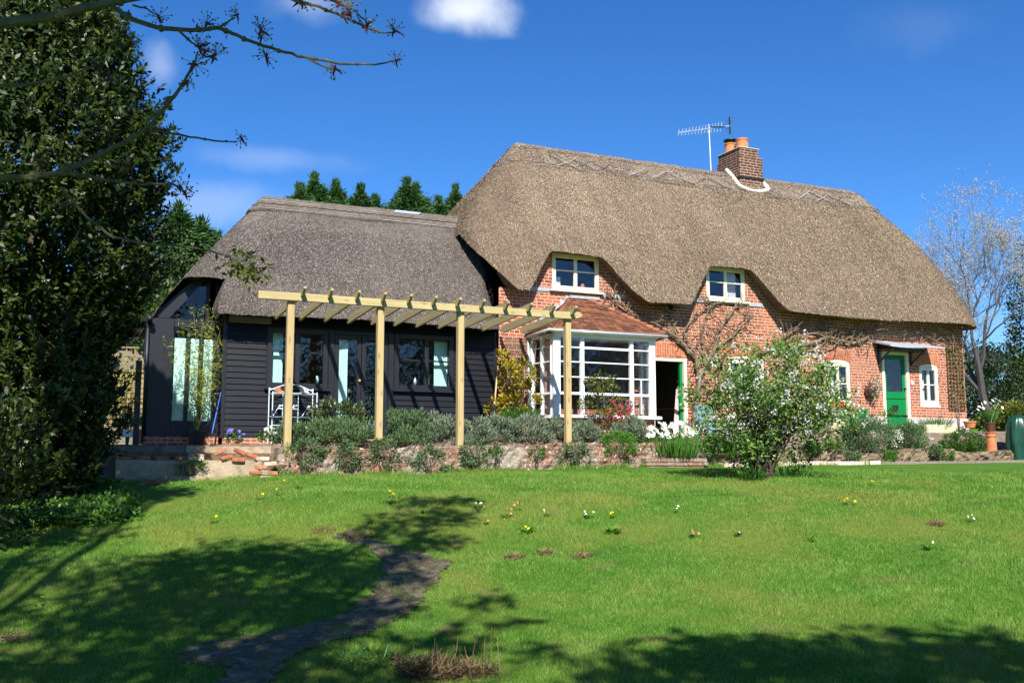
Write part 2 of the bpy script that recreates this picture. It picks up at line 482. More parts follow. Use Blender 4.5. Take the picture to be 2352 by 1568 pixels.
def lawn_mat():
    t = NT('lawn_turf')
    p = t.pos()
    f = t.noise(p, 30, 6, 0.75)
    c = t.ramp(f, [(0.3, (0.03, 0.09, 0.010)), (0.55, (0.075, 0.185, 0.018)), (0.75, (0.13, 0.25, 0.035))])
    pz = t.noise(p, 0.55, 4, 0.6)
    vv = t.n('ShaderNodeVectorMath', operation='DOT_PRODUCT')
    t.l(p, vv.inputs[0])
    vv.inputs[1].default_value = (math.sin(YAW), math.cos(YAW), 0)
    bank = t.ramp(t.math('DIVIDE', vv.outputs['Value'], 30.0), [(0.385, (0, 0, 0)), (0.42, (1, 1, 1)), (0.47, (1, 1, 1)), (0.52, (0, 0, 0))])
    pz = t.math('ADD', pz, t.math('MULTIPLY', bank, 0.11))
    c = t.mix(t.math('MULTIPLY', t.ramp(pz, [(0.5, (0, 0, 0)), (0.68, (1, 1, 1))]), 0.55), c, (0.17, 0.20, 0.035))
    dry = t.noise(p, 1.7, 4, 0.6)
    c = t.mix(t.math('MULTIPLY', t.ramp(dry, [(0.60, (0, 0, 0)), (0.72, (1, 1, 1))]), 0.6), c, (0.25, 0.19, 0.075))
    g = t.noise(p, 60, 4, 0.7)
    return t.done(t.principled(c, 0.85, 0.1, t.bump(g, 0.8, 0.03)))


GRASSM = grass_blade_mat()
LAWNM = lawn_mat()


def path_mat():
    t = NT('worn_path')
    p = t.pos()
    v = t.n('ShaderNodeTexVoronoi', feature='DISTANCE_TO_EDGE')
    t.l(t.mapping(p, (1.5, 2.6, 1), (0, 0, 0.5)), v.inputs['Vector'])
    v.inputs['Scale'].default_value = 1.5
    f = t.noise(p, 9, 6, 0.7)
    flag = t.ramp(f, [(0.3, (0.07, 0.052, 0.038)), (0.55, (0.135, 0.105, 0.078)), (0.72, (0.26, 0.215, 0.165))])
    soil = t.ramp(t.noise(p, 11, 5), [(0.3, (0.05, 0.035, 0.022)), (0.52, (0.12, 0.085, 0.05)), (0.6, (0.07, 0.10, 0.02)), (0.75, (0.16, 0.13, 0.06))])
    k = t.ramp(t.math('ADD', v.outputs['Distance'], t.math('MULTIPLY', t.math('SUBTRACT', f, 0.5), 0.9)), [(0.05, (0, 0, 0)), (0.13, (1, 1, 1))])
    c = t.mix(k, soil, flag)
    hh = t.math('ADD', t.math('MULTIPLY', k, 0.8), t.noise(p, 35, 4))
    return t.done(t.principled(c, 0.85, 0.25, t.bump(hh, 0.8, 0.03)))


PATHM = path_mat()


def tile_mat():
    t = NT('clay_roof_tile')
    a = t.n('ShaderNodeAttribute', attribute_name='tint')
    c = t.ramp(a.outputs['Fac'], [(0.0, (0.13, 0.055, 0.035)), (0.5, (0.30, 0.11, 0.06)), (1.0, (0.42, 0.17, 0.08))])
    f = t.noise(t.pos(), 14, 5)
    c = t.mix(t.math('MULTIPLY', f, 0.6), c, (0.12, 0.085, 0.06))
    li = t.noise(t.pos(), 3.1, 3)
    c = t.mix(t.math('MULTIPLY', t.ramp(li, [(0.68, (0, 0, 0)), (0.72, (1, 1, 1))]), 0.7), c, (0.42, 0.24, 0.02))
    return t.done(t.principled(c, 0.8, 0.2, t.bump(f, 0.4, 0.01)))


TILE = tile_mat()


# ------------------------------------------------------------------ mesh helpers
class MB:
    def __init__(s):
        s.v, s.f, s.tint = [], [], []

    def add(s, vs, fs, tint=None):
        b = len(s.v)
        s.v += [tuple(p) for p in vs]
        s.f += [tuple(i + b for i in q) for q in fs]
        s.tint += [random.random() if tint is None else tint] * len(fs)
        return s

    def box(s, x0, x1, y0, y1, z0, z1, tint=None):
        vs = [(x, y, z) for z in (z0, z1) for y in (y0, y1) for x in (x0, x1)]
        return s.add(vs, [(0, 2, 3, 1), (4, 5, 7, 6), (0, 1, 5, 4), (2, 6, 7, 3), (0, 4, 6, 2), (1, 3, 7, 5)], tint)

    def bbox(s, x0, x1, y0, y1, z0, z1, b=0.006):
        """box with chamfered vertical and horizontal edges (as an octagonal-corner prism of three rings)"""
        def ring(z, d):
            c = b
            return [(x0 + d + c, y0 + d, z), (x1 - d - c, y0 + d, z), (x1 - d, y0 + d + c, z), (x1 - d, y1 - d - c, z),
                    (x1 - d - c, y1 - d, z), (x0 + d + c, y1 - d, z), (x0 + d, y1 - d - c, z), (x0 + d, y0 + d + c, z)]
        vs = ring(z0, b) + ring(z0 + b, 0) + ring(z1 - b, 0) + ring(z1, b)
        fs = [tuple(range(7, -1, -1)), tuple(range(24, 32))]
        for k in range(3):
            for i in range(8):
                j = (i + 1) % 8
                fs.append((k * 8 + i, k * 8 + j, k * 8 + 8 + j, k * 8 + 8 + i))
        return s.add(vs, fs)

    def quad(s, a, b, c, d, tint=None):
        return s.add([a, b, c, d], [(0, 1, 2, 3)], tint)

    def bar(s, p, q, w, h=None, up=(0, 0, 1)):
        h = h or w
        p, q = Vector(p), Vector(q)
        d = (q - p).normalized()
        u = Vector(up)
        if abs(d.dot(u)) > 0.98:
            u = Vector((0, 1, 0))
        a = d.cross(u).normalized() * (w / 2)
        b = a.cross(d).normalized() * (h / 2)
        vs = [e + sa * a + sb * b for e in (p, q) for sa, sb in ((-1, -1), (1, -1), (1, 1), (-1, 1))]
        return s.add(vs, [(3, 2, 1, 0), (4, 5, 6, 7), (0, 1, 5, 4), (1, 2, 6, 5), (2, 3, 7, 6), (3, 0, 4, 7)])

    def tube(s, pts, r, n=6, cap=True):
        pts = [Vector(p) for p in pts]
        if not hasattr(r, '__len__'):
            r = [r] * len(pts)
        ref = None
        vs = []
        for i, p in enumerate(pts):
            d = (pts[min(i + 1, len(pts) - 1)] - pts[max(i - 1, 0)])
            d = d.normalized() if d.length > 1e-9 else Vector((0, 0, 1))
            if ref is None:
                ref = Vector((0, 0, 1)) if abs(d.z) < 0.9 else Vector((1, 0, 0))
            a = d.cross(ref).normalized()
            b = a.cross(d).normalized()
            ref = b
            for k in range(n):
                t = 2 * math.pi * k / n
                vs.append(p + (a * math.cos(t) + b * math.sin(t)) * r[i])
        fs = []
        for i in range(len(pts) - 1):
            for k in range(n):
                j = (k + 1) % n
                fs.append((i * n + k, i * n + j, (i + 1) * n + j, (i + 1) * n + k))
        if cap:
            fs.append(tuple(range(n - 1, -1, -1)))
            e = (len(pts) - 1) * n
            fs.append(tuple(range(e, e + n)))
        return s.add(vs, fs)

    def lathe(s, cx, cy, prof, n=24, sx=1.0, sy=1.0):
        vs = []
        for r, z in prof:
            for k in range(n):
                t = 2 * math.pi * k / n
                vs.append((cx + r * sx * math.cos(t), cy + r * sy * math.sin(t), z))
        fs = []
        for i in range(len(prof) - 1):
            for k in range(n):
                j = (k + 1) % n
                fs.append((i * n + k, i * n + j, (i + 1) * n + j, (i + 1) * n + k))
        fs.append(tuple(range(n - 1, -1, -1)))
        fs.append(tuple(range((len(prof) - 1) * n, len(prof) * n)))
        return s.add(vs, fs)

    def blob(s, c, r, seed=0, n=10, rough=0.15):
        """irregular stone or lump: a displaced sphere"""
        vs, fs = [], []
        m = n
        for i in range(m + 1):
            th = math.pi * i / m
            for k in range(2 * m):
                ph = math.pi * k / m
                d = Vector((math.sin(th) * math.cos(ph), math.sin(th) * math.sin(ph), math.cos(th)))
                q = 1 + rough * 2 * mnoise.noise(d * 1.6 + Vector((seed * 3.1, seed, 0)))
                # squarish
                mx = max(abs(d.x), abs(d.y), abs(d.z))
                q *= 0.75 + 0.25 / mx
                vs.append((c[0] + d.x * r[0] * q, c[1] + d.y * r[1] * q, c[2] + d.z * r[2] * q))
        for i in range(m):
            for k in range(2 * m):
                j = (k + 1) % (2 * m)
                fs.append((i * 2 * m + k, (i + 1) * 2 * m + k, (i + 1) * 2 * m + j, i * 2 * m + j))
        return s.add(vs, fs)

    def build(s, name, mat, parent=None, smooth=False):
        me = bpy.data.meshes.new(name)
        me.from_pydata(s.v, [], s.f)
        a = me.attributes.new('tint', 'FLOAT', 'FACE')
        a.data.foreach_set('value', s.tint)
        if smooth:
            me.polygons.foreach_set('use_smooth', [True] * len(me.polygons))
        me.update()
        return link(name, me, mat, parent)


def wloc(o):
    v = Vector((0, 0, 0))
    while o is not None:
        v += Vector(o.location)
        o = o.parent
    return v


def link(name, me, mat, parent=None):
    """Meshes are written in world coordinates; a child is moved into its parent's frame."""
    o = bpy.data.objects.new(name, me)
    COL.objects.link(o)
    if mat is not None:
        me.materials.append(mat)
    if parent is not None:
        w = wloc(parent)
        n = len(me.vertices)
        co = np.empty(n * 3, np.float32)
        me.vertices.foreach_get('co', co)
        co = co.reshape(-1, 3) - np.array(w, np.float32)
        me.vertices.foreach_set('co', co.ravel())
        me.update()
        o.parent = parent
    return o


def tag(o, label=None, cat=None, group=None, kind=None):
    if label:
        o['label'] = label
    if cat:
        o['category'] = cat
    if group:
        o['group'] = group
    if kind:
        o['kind'] = kind
    return o


def thing(name, loc, label, cat, group=None):
    o = bpy.data.objects.new(name, None)
    o.empty_display_size = 0.2
    COL.objects.link(o)
    o.location = loc
    return tag(o, label, cat, group)


def copy_tree(o, parent=None):
    c = o.copy()
    COL.objects.link(c)
    c.parent = parent
    for ch in [x for x in bpy.data.objects if x.parent == o]:
        copy_tree(ch, c)
    return c


def unit(a):
    return a / np.maximum(np.linalg.norm(a, axis=1, keepdims=True), 1e-9)


def leaves(name, P, D, Nn, Ln, Wd, mat, parent=None, tint=None, blade=False):
    """N leaves as one mesh: each a folded diamond from P along D, width along D x Nn."""
    P = np.asarray(P, float)
    n = len(P)
    D = unit(np.asarray(D, float))
    Nn = np.asarray(Nn, float)
    Nn = unit(Nn - D * (Nn * D).sum(1, keepdims=True))
    S = np.cross(D, Nn)
    Ln = np.broadcast_to(np.asarray(Ln, float).reshape(-1, 1), (n, 1))
    Wd = np.broadcast_to(np.asarray(Wd, float).reshape(-1, 1), (n, 1))
    if tint is None:
        tint = rng.random(n)
    if blade:
        V = np.stack([P - S * Wd / 2, P + S * Wd / 2, P + D * Ln], 1)
        k = 3
    else:
        mid = P + D * Ln * 0.48 + Nn * Wd * 0.16
        V = np.stack([P, mid + S * Wd / 2, P + D * Ln - Nn * Ln * 0.06, mid - S * Wd / 2], 1)
        k = 4
    me = bpy.data.meshes.new(name)
    me.vertices.add(n * k)
    me.loops.add(n * k)
    me.polygons.add(n)
    me.vertices.foreach_set('co', V.reshape(-1).astype(np.float32))
    me.loops.foreach_set('vertex_index', np.arange(n * k, dtype=np.int32))
    me.polygons.foreach_set('loop_start', np.arange(0, n * k, k, dtype=np.int32))
    a = me.attributes.new('tint', 'FLOAT', 'FACE')
    a.data.foreach_set('value', np.asarray(tint, np.float32))
    me.update(calc_edges=True)
    return link(name, me, mat, parent)


def rdirs(n, up=0.0):
    d = rng.normal(size=(n, 3))
    d[:, 2] += up
    return unit(d)


def cloud_pts(n, c, rad, clumps=26, spread=0.34, lo=-0.5, shell=0.55):
    """points of a lumpy crown: random clumps inside an ellipsoid, leaves scattered round each clump"""
    c = np.array(c, float)
    rad = np.array(rad, float)
    d = rdirs(clumps, 0.15)
    d[:, 2] = np.maximum(d[:, 2], lo)
    rr = shell + (1 - shell) * rng.random(clumps) ** 0.6
    cc = d * rr[:, None]
    w = rng.random(clumps) + 0.4
    idx = rng.choice(clumps, n, p=w / w.sum())
    q = rdirs(n) * (rng.random(n) ** 0.5)[:, None] * spread * (0.6 + 0.8 * rng.random(clumps))[idx][:, None]
    u = cc[idx] + q
    out = unit(u * 0.6 + q / spread * 0.5 + np.array([0, 0, 0.15]))
    return c + u * rad, out


def crown(name, c, rad, n, L, W, mat, parent, clumps=26, spread=0.34, lo=-0.5, shell=0.55, up=0.2, jitter=0.7, floor=None):
    P, out = cloud_pts(n, c, rad, clumps, spread, lo, shell)
    if floor is not None:
        k = P[:, 2] > floor
        P, out = P[k], out[k]
    m = len(P)
    D = unit(out + rdirs(m) * jitter + np.array([0, 0, up]))
    Nn = unit(out + rdirs(m) * 0.8 + np.array([0, -0.2, 0.5]))
    s = 0.7 + 0.6 * rng.random(m)
    return leaves(name, P, D, Nn, L * s, W * s, mat, parent)


# ------------------------------------------------------------------ the ground
CY, SY = math.cos(YAW), math.sin(YAW)
PV = np.array([-60, -25, -5, 3, 6, 7.4, 9, 10.5, 12, 13, 14, 15, 16, 18, 21, 24, 28, 40, 60, 90, 600.])
PZ = np.array([-3.2, -1.4, -0.25, -0.05, -0.02, 0.0, 0.20, 0.42, 0.64, 0.86, 1.06, 1.18, 1.26, 1.38, 1.53, 1.60, 1.72, 2.7, 4.2, 6.0, 8.0])
_vs = np.linspace(-60, 600, 13201)
_zs = np.interp(_vs, PV, PZ)
_k = np.hanning(23)
_k /= _k.sum()
_zs = np.convolve(np.pad(_zs, 11, mode='edge'), _k, mode='valid')


def smooth(a, b, x):
    t = np.clip((x - a) / (b - a), 0, 1)
    return t * t * (3 - 2 * t)


def terrace_z(x):
    return 1.93 + 0.026 * (np.asarray(x) - 3)


def lawn_z(x, y):
    x = np.asarray(x, float)
    y = np.asarray(y, float)
    v = x * SY + y * CY
    z = np.interp(v, _vs, _zs)
    near = np.exp(-((v - 13) / 9.0) ** 2)
    z = z + near * (0.035 * np.sin(x * 1.3 + y * 0.7) * np.sin(y * 1.1 - x * 0.4) + 0.018 * np.sin(x * 3.1 + 1) * np.sin(y * 2.7))
    return z


def ground_z(x, y):
    z = lawn_z(x, y)
    t = terrace_z(x)
    w = smooth(12.4, 13.6, x)
    k = smooth(18.31 - 0.04 * w, 18.43 + 1.1 * w, y) * smooth(0.4, 0.9, x) * (1 - smooth(25.0, 27.0, x)) * (1 - smooth(34, 42, y))
    return z * (1 - k) + np.maximum(z, t) * k


def gz(x, y):
    return float(ground_z(x, y))


def ground_hit(px, py):
    d = ray(px, py)
    o = Vector((0, 0, EYE))
    t = 3.0
    while t < 90:
        p = o + d * t
        if p.z < float(lawn_z(p.x, p.y)):
            return p
        t += 0.02
    return p


def axis(lo, hi, step, far):
    c = list(np.arange(lo, hi + 1e-6, step))
    s, a = step, c[-1]
    while a < far:
        s *= 1.28
        a += s
        c.append(a)
    s, a = step, c[0]
    while a > -far:
        s *= 1.28
        a -= s
        c.insert(0, a)
    return np.array(c)


def build_ground():
    ax = axis(-6, 26, 0.16, 700)
    ay = np.unique(np.concatenate([axis(2, 24, 0.16, 700), np.array([18.26, 18.31, 18.34, 18.37, 18.40, 18.43])]))
    Xg, Yg = np.meshgrid(ax, ay)
    Zg = ground_z(Xg, Yg)
    nx, ny = len(ax), len(ay)
    V = np.stack([Xg, Yg, Zg], -1).reshape(-1, 3)
    i = np.arange(nx * ny).reshape(ny, nx)
    F = np.stack([i[:-1, :-1], i[:-1, 1:], i[1:, 1:], i[1:, :-1]], -1).reshape(-1, 4)
    me = bpy.data.meshes.new('lawn')
    me.from_pydata(V.tolist(), [], F.tolist())
    me.polygons.foreach_set('use_smooth', [True] * len(me.polygons))
    o = link('lawn', me, LAWNM)
    tag(o, kind='structure')


build_ground()

# worn path across the lawn: cells inside a wavering outline
PATH_PX = [(380, 1505), (560, 1466), (745, 1432), (850, 1370), (885, 1310), (850, 1265), (770, 1232), (800, 1220), (880, 1250), (960, 1272), (1032, 1290),
           (1000, 1340), (950, 1400), (860, 1450), (720, 1492), (640, 1530), (610, 1600), (470, 1600), (520, 1540), (400, 1530)]
PATH_XY = [ground_hit(*p) for p in PATH_PX]
PATH_XY = np.array([(p.x, p.y) for p in PATH_XY])


def inside(poly, x, y):
    r = np.zeros(np.shape(x), bool)
    n = len(poly)
    j = n - 1
    for i in range(n):
        xi, yi = poly[i]
        xj, yj = poly[j]
        c = ((yi > y) != (yj > y)) & (x < (xj - xi) * (y - yi) / (yj - yi + 1e-12) + xi)
        r ^= c
        j = i
    return r


def build_path():
    s = 0.06
    xs = np.arange(PATH_XY[:, 0].min() - 0.3, PATH_XY[:, 0].max() + 0.3, s)
    ys = np.arange(PATH_XY[:, 1].min() - 0.3, PATH_XY[:, 1].max() + 0.3, s)
    b = MB()
    for x in xs:
        for y in ys:
            wx = x + 0.12 * mnoise.noise(Vector((x * 3, y * 3, 0)))
            wy = y + 0.12 * mnoise.noise(Vector((x * 3, y * 3, 5)))
            if inside(PATH_XY, wx, wy):
                q = [(x, y), (x + s, y), (x + s, y + s), (x, y + s)]
                b.add([(a, c, float(lawn_z(a, c)) + 0.014 + 0.012 * mnoise.noise(Vector((a * 6, c * 6, 2)))) for a, c in q], [(0, 1, 2, 3)])
    o = b.build('path', PATHM)
    tag(o, kind='structure')


build_path()


def build_terrace():
    ax = np.arange(0.45, 25.6, 0.15)
    ay = np.concatenate([[18.24, 18.28, 18.31, 18.34, 18.37, 18.40, 18.43], np.arange(18.5, 19.6, 0.1), np.arange(19.6, 22, 0.3)])
    Xg, Yg = np.meshgrid(ax, ay)
    Zg = ground_z(Xg, Yg) + 0.012
    nx, ny = len(ax), len(ay)
    i = np.arange(nx * ny).reshape(ny, nx)
    F = np.stack([i[:-1, :-1], i[:-1, 1:], i[1:, 1:], i[1:, :-1]], -1).reshape(-1, 4)
    me = bpy.data.meshes.new('terrace')
    me.from_pydata(np.stack([Xg, Yg - 0.022, Zg], -1).reshape(-1, 3).tolist(), [], F.tolist())
    tag(link('terrace', me, PAVING), kind='structure')


build_terrace()


def build_grass():
    # blades over the lawn in front of the house, sparser and broader with distance
    n = 760000
    v = 6.6 * (19.5 / 6.6) ** rng.random(n)
    u = (rng.random(n) * 2 - 1) * (0.60 * v + 0.3)
    x = v * SY + u * CY
    y = v * CY - u * SY
    k = (y < 18.02) & (x < 26)
    wx = x + rng.normal(size=n) * 0.10
    wy = y + rng.normal(size=n) * 0.10
    inp = inside(PATH_XY, wx, wy)
    tuf = np.array([mnoise.noise(Vector((a * 2.3, c * 2.3, 4))) if q else 0 for a, c, q in zip(x, y, inp)])
    k &= ~(inp & (rng.random(n) < np.where(tuf > 0.12, 0.45, 0.93)))
    bush = ((x + 0.4) ** 2 / 9 + (y - 16.0) ** 2 / 5) < 0.8
    k &= ~bush
    # thinner where the turf is worn
    x, y, v = x[k], y[k], v[k]
    n = len(x)
    ex = 9000
    xx = 3.4 + 14.5 * rng.random(ex)
    xx = xx[np.array([mnoise.noise(Vector((q * 1.3, 0, 9))) + 0.3 * mnoise.noise(Vector((q * 5, 0, 2))) for q in xx]) > -0.05]
    x = np.concatenate([x, xx])
    y = np.concatenate([y, 17.80 + 0.16 * rng.random(len(xx))])
    edge = np.arange(len(x)) >= n
    n = len(x)
    v = x * SY + y * CY
    z = lawn_z(x, y) - 0.005
    P = np.stack([x, y, z], 1)
    D = rng.normal(size=(n, 3)) * np.array([0.42, 0.42, 0.0])
    D[:, 2] = 1
    Nn = rdirs(n)
    Nn[:, 2] *= 0.2
    sc = v / 9.0
    tall = 0.6 + 0.8 * rng.random(n)
    clump = np.array([mnoise.noise(Vector((a * 1.1, b * 1.1, 0))) for a, b in zip(x, y)])
    L = 0.033 * tall * (0.8 + 0.35 * sc) * (1 + 0.55 * clump)
    L = np.where(edge, L * (1.3 + 1.6 * rng.random(n)), L)
    W = 0.0044 * sc * (0.7 + 0.6 * rng.random(n))
    clump2 = np.array([mnoise.noise(Vector((a * 4.1, b * 4.1, 3))) for a, b in zip(x, y)])
    t = np.clip(rng.random(n) * 0.72 + 0.24 + 0.30 * clump + 0.30 * clump2, 0, 0.94)
    t[rng.random(n) < 0.035] = 1.0
    o = leaves('grass', P, D, Nn, L, W, GRASSM, None, t, blade=True)
    tag(o, kind='stuff', label='short green spring grass growing over the sloping lawn', cat='grass')


build_grass()


# ------------------------------------------------------------------ the cottage
WY = 20.5                                   # plane of the brick front
cottage = thing('thatched_cottage', (14.0, 21.0, 2.0), 'long brick cottage with a deep thatched roof and a black boarded wing behind the pergola', 'house')


class Section:
    """Horizontal outline of a thatched roof at height z, as a rounded rectangle."""
    def __init__(s, z0, z1, xl, xr, yf, yr, r0, nf, na, ns, xl_pow=0.62, xr_pow=0.62, a=1.18, ny=None):
        s.z0, s.z1, s.xl, s.xr, s.yf, s.yr, s.r0 = z0, z1, xl, xr, yf, yr, r0
        s.nf, s.na, s.ns, s.pl, s.pr, s.a = nf, na, ns, xl_pow, xr_pow, a
        s.cols = [('f', k / nf) for k in range(nf + 1)] + [('rf', k / na) for k in range(1, na)] + [('r', k / ns) for k in range(ns + 1)] + \
                 [('rb', k / na) for k in range(1, na)] + [('b', k / (nf // 3)) for k in range(nf // 3 + 1)] + [('lb', k / na) for k in range(1, na)] + \
                 [('l', k / ns) for k in range(ns + 1)] + [('lf', k / na) for k in range(1, na)]

    def pt(s, side, f, z):
        t = min(1, max(0, (z - s.z0) / (s.z1 - s.z0)))
        q = (1 - t)
        hw = (s.yr - s.yf) * q ** (1 / s.a)
        yF, yB = s.yr - hw, s.yr + hw
        xL = s.xl(t) if callable(s.xl) else s.xl
        xR = s.xr(t) if callable(s.xr) else s.xr
        r = min(s.r0, max(0.001, hw * 0.9), (xR - xL) / 2)
        c, sn = math.cos(f * math.pi / 2), math.sin(f * math.pi / 2)
        if side == 'f':
            return (xL + r + (xR - xL - 2 * r) * f, yF)
        if side == 'rf':
            return (xR - r + r * sn, yF + r - r * c)
        if side == 'r':
            return (xR, yF + r + (yB - yF - 2 * r) * f)
        if side == 'rb':
            return (xR - r + r * c, yB - r + r * sn)
        if side == 'b':
            return (xR - r - (xR - xL - 2 * r) * f, yB)
        if side == 'lb':
            return (xL + r - r * sn, yB - r + r * c)
        if side == 'l':
            return (xL, yB - r - (yB - yF - 2 * r) * f)
        return (xL + r - r * c, yF + r - r * sn)


def build_roof(name, sec, zlow, bulge, inner, mat, rows, parent):
    grid = []
    for side, f in sec.cols:
        zl = zlow(side, f)
        col = []
        for k in range(rows + 1):
            t = k / rows
            z = zl + (sec.z1 - zl) * (t ** 0.9)
            x, y = sec.pt(side, f, z)
            dx, dy = bulge(side, x, y, z)
            nzz = mnoise.noise(Vector((x * 0.9, y * 0.9, z * 0.9))) * 0.05 + mnoise.noise(Vector((x * 2.6, y * 2.6, z * 2.6))) * 0.018
            e = 0.022 * mnoise.noise(Vector((x * 5, y * 5, 3))) if k == 0 else 0
            top = max(0, (t - 0.9) / 0.1)
            col.append((x + dx, y + dy - nzz * (1 if side in 'frflf' else -1) * (1 - top), z + e + nzz * top * 0.8))
        grid.append(col)
    b = MB()
    nc = len(grid)
    for j in range(nc):
        c0, c1 = grid[j], grid[(j + 1) % nc]
        base = len(b.v)
        b.v += c0 + c1
        m = rows + 1
        for k in range(rows):
            b.f.append((base + k, base + m + k, base + m + k + 1, base + k + 1))
            b.tint.append(0.5)
        # rounded lip and soffit running back to the wall
        p0, p1 = c0[0], c1[0]
        s0, f0 = sec.cols[j]
        s1, f1 = sec.cols[(j + 1) % nc]
        i0, i1 = inner(s0, f0, p0), inner(s1, f1, p1)
        b.quad(p1, p0, i0, i1, 0.5)
    me_o = b.build(name, mat, parent, smooth=False)
    me = me_o.data
    # weld the columns so that the surface shades smoothly
    import bmesh
    bm = bmesh.new()
    bm.from_mesh(me)
    bmesh.ops.remove_doubles(bm, verts=bm.verts, dist=0.0008)
    for f in bm.faces:
        f.smooth = True
    for e in bm.edges:
        if len(e.link_faces) == 2 and e.calc_face_angle(0) > 0.7:
            e.smooth = False
    bm.to_mesh(me)
    bm.free()
    return me_o


# --- main roof
MZ0, MZ1 = 5.38, 9.85


def m_xl(t):
    k = max(0.0, (t - 0.345) / 0.655)
    return 8.58 + (10.75 - 8.58) * (k ** 1.25)


def m_xr(t):
    return 22.0 + 1.8 * (1 - t ** 2.6)


MAIN = Section(MZ0, MZ1, m_xl, m_xr, 20.0, 23.2, 0.75, 240, 12, 24, a=1.26)


def trap(x, a, b, c, d):
    return float(smooth_lin(a, b, x) * (1 - smooth_lin(c, d, x)))


def smooth_lin(a, b, x):
    t = min(1, max(0, (x - a) / (b - a)))
    return 0.75 * t + 0.25 * t * t * (3 - 2 * t)


def dorm(x):
    return max(trap(x, 9.60, 10.22, 11.52, 12.62), trap(x, 13.86, 14.58, 15.78, 16.78))


def m_zlow(side, f):
    if side == 'f':
        x = MAIN.pt('f', f, MZ0)[0]
        return MZ0 + 0.04 * math.sin(x * 0.9) + 0.99 * dorm(x)
    if side == 'lf':
        return MZ0 + (6.92 - MZ0) * (1 - f)
    if side in ('l', 'lb'):
        return 6.92 if side == 'l' else MZ0 + (6.92 - MZ0) * f
    return MZ0


def m_bulge(side, x, y, z):
    if side != 'f':
        return 0, 0
    w = max(trap(x, 9.3, 10.4, 11.4, 12.9), trap(x, 13.5, 14.7, 15.7, 17.1))
    h = math.exp(-((z - 6.35) / 0.75) ** 2)
    # thatch swells round the chimney foot as well
    return 0, -0.42 * w * h


def m_inner(side, f, p):
    x, y, z = p
    if side == 'f':
        return (x, WY + 0.06, z + 0.10)
    if side in ('l', 'lf', 'lb'):
        k = {'l': 1.0, 'lf': 1 - f, 'lb': f}[side]
        return (max(x, 9.04), min(max(y, WY + 0.06), 26.0), z + 0.06)
    if side == 'b':
        return (x, 26.0, z + 0.1)
    return (min(x, 23.28), min(max(y, WY + 0.06), 26.0), z + 0.08)


roof = build_roof('thatched_roof', MAIN, m_zlow, m_bulge, m_inner, THATCH, 64, cottage)
tag(roof, label='tall warm brown thatch over the brick cottage')

# --- wing roof
AZ0, AZ1 = 4.52, 7.55


def a_xl(t):
    return 1.85 + (4.25 - 1.85) * t ** 1.12


def a_xr(t):
    return 9.02 + 0.95 * max(0, (t - 0.35) / 0.65)


WING = Section(AZ0, AZ1, a_xl, a_xr, 20.1, 22.7, 0.35, 160, 10, 24, a=1.2)


def a_zlow(side, f):
    if side == 'f':
        x = WING.pt('f', f, AZ0)[0]
        return AZ0 + 0.03 * math.sin(x * 1.1 + 1) + 0.78 * (1 - smooth_lin(2.68, 2.96, x))
    if side == 'lf':
        return AZ0 + 0.76
    if side == 'l':
        y = WING.pt('l', f, AZ0)[1]
        return AZ0 + 0.76 * (1 - smooth_lin(20.5, 21.2, y))
    return AZ0


def a_inner(side, f, p):
    x, y, z = p
    if side == 'f':
        k = 1 - smooth_lin(2.75, 3.2, x)
        return (x, 20.66 + 0.6 * k, z + 0.08)
    if side in ('l', 'lf', 'lb'):
        return (max(x + 0.03, 2.0), min(max(y, 21.25), 24.7), z + 0.03)
    if side == 'r':
        return (min(x, 9.03), y, z + 0.01)
    return (min(x, 9.03), min(max(y, 20.66), 24.7), z + 0.08)


wroof = build_roof('thatched_roof', WING, a_zlow, lambda *a: (0, 0), a_inner, THATCH2, 46, cottage)
tag(wroof, label='lower grey thatch over the black boarded wing')


def surf(sec, side, f, z, off=0.0, bulge=None):
    x, y = sec.pt(side, f, z)
    if bulge:
        dx, dy = bulge(side, x, y, z)
        x, y = x + dx, y + dy
    e = 0.05
    x2, y2 = sec.pt(side, f, min(z + e, sec.z1))
    i = sec.cols.index((side, f)) if (side, f) in sec.cols else None
    s = Vector((x2 - x, y2 - y, e))
    if side == 'f':
        h = Vector((1, 0, 0))
    elif side == 'l':
        h = Vector((0, -1, 0))
    elif side == 'r':
        h = Vector((0, 1, 0))
    elif side == 'b':
        h = Vector((-1, 0, 0))
    else:
        a = f * math.pi / 2
        if side == 'rf':
            h = Vector((math.cos(a), math.sin(a), 0))
        elif side == 'lf':
            h = Vector((math.sin(a), -math.cos(a), 0))
        elif side == 'rb':
            h = Vector((-math.sin(a), math.cos(a), 0))
        else:
            h = Vector((-math.cos(a), -math.sin(a), 0))
    n = h.cross(s).normalized()
    return Vector((x, y, z)) + n * off


def ridge_cap(sec, depth, thick, mat, parent, scallop, zt):
    b = MB()
    rows = 9
    grid = []
    for j, (side, f) in enumerate(sec.cols):
        zl = sec.z1 - depth - scallop * abs(math.sin(j * 0.16))
        col = [surf(sec, side, f, zl + 0.004, -0.02)]
        for k in range(rows + 1):
            z = zl + (sec.z1 - zl) * k / rows
            p = surf(sec, side, f, min(z, sec.z1 - 0.02), thick)
            p.z = p.z + (thick * 0.3 if k == rows else 0) + 0.02 * mnoise.noise(p * 2.2)
            col.append(p)
        grid.append(col)
    n = len(grid)
    m = rows + 2
    for c in grid:
        b.v += [tuple(p) for p in c]
    for j in range(n):
        a, q = j * m, ((j + 1) % n) * m
        for k in range(m - 1):
            b.f.append((a + k, q + k, q + k + 1, a + k + 1))
            b.tint.append(0.5)
    return b.build('ridge_cap', mat, parent, smooth=True)


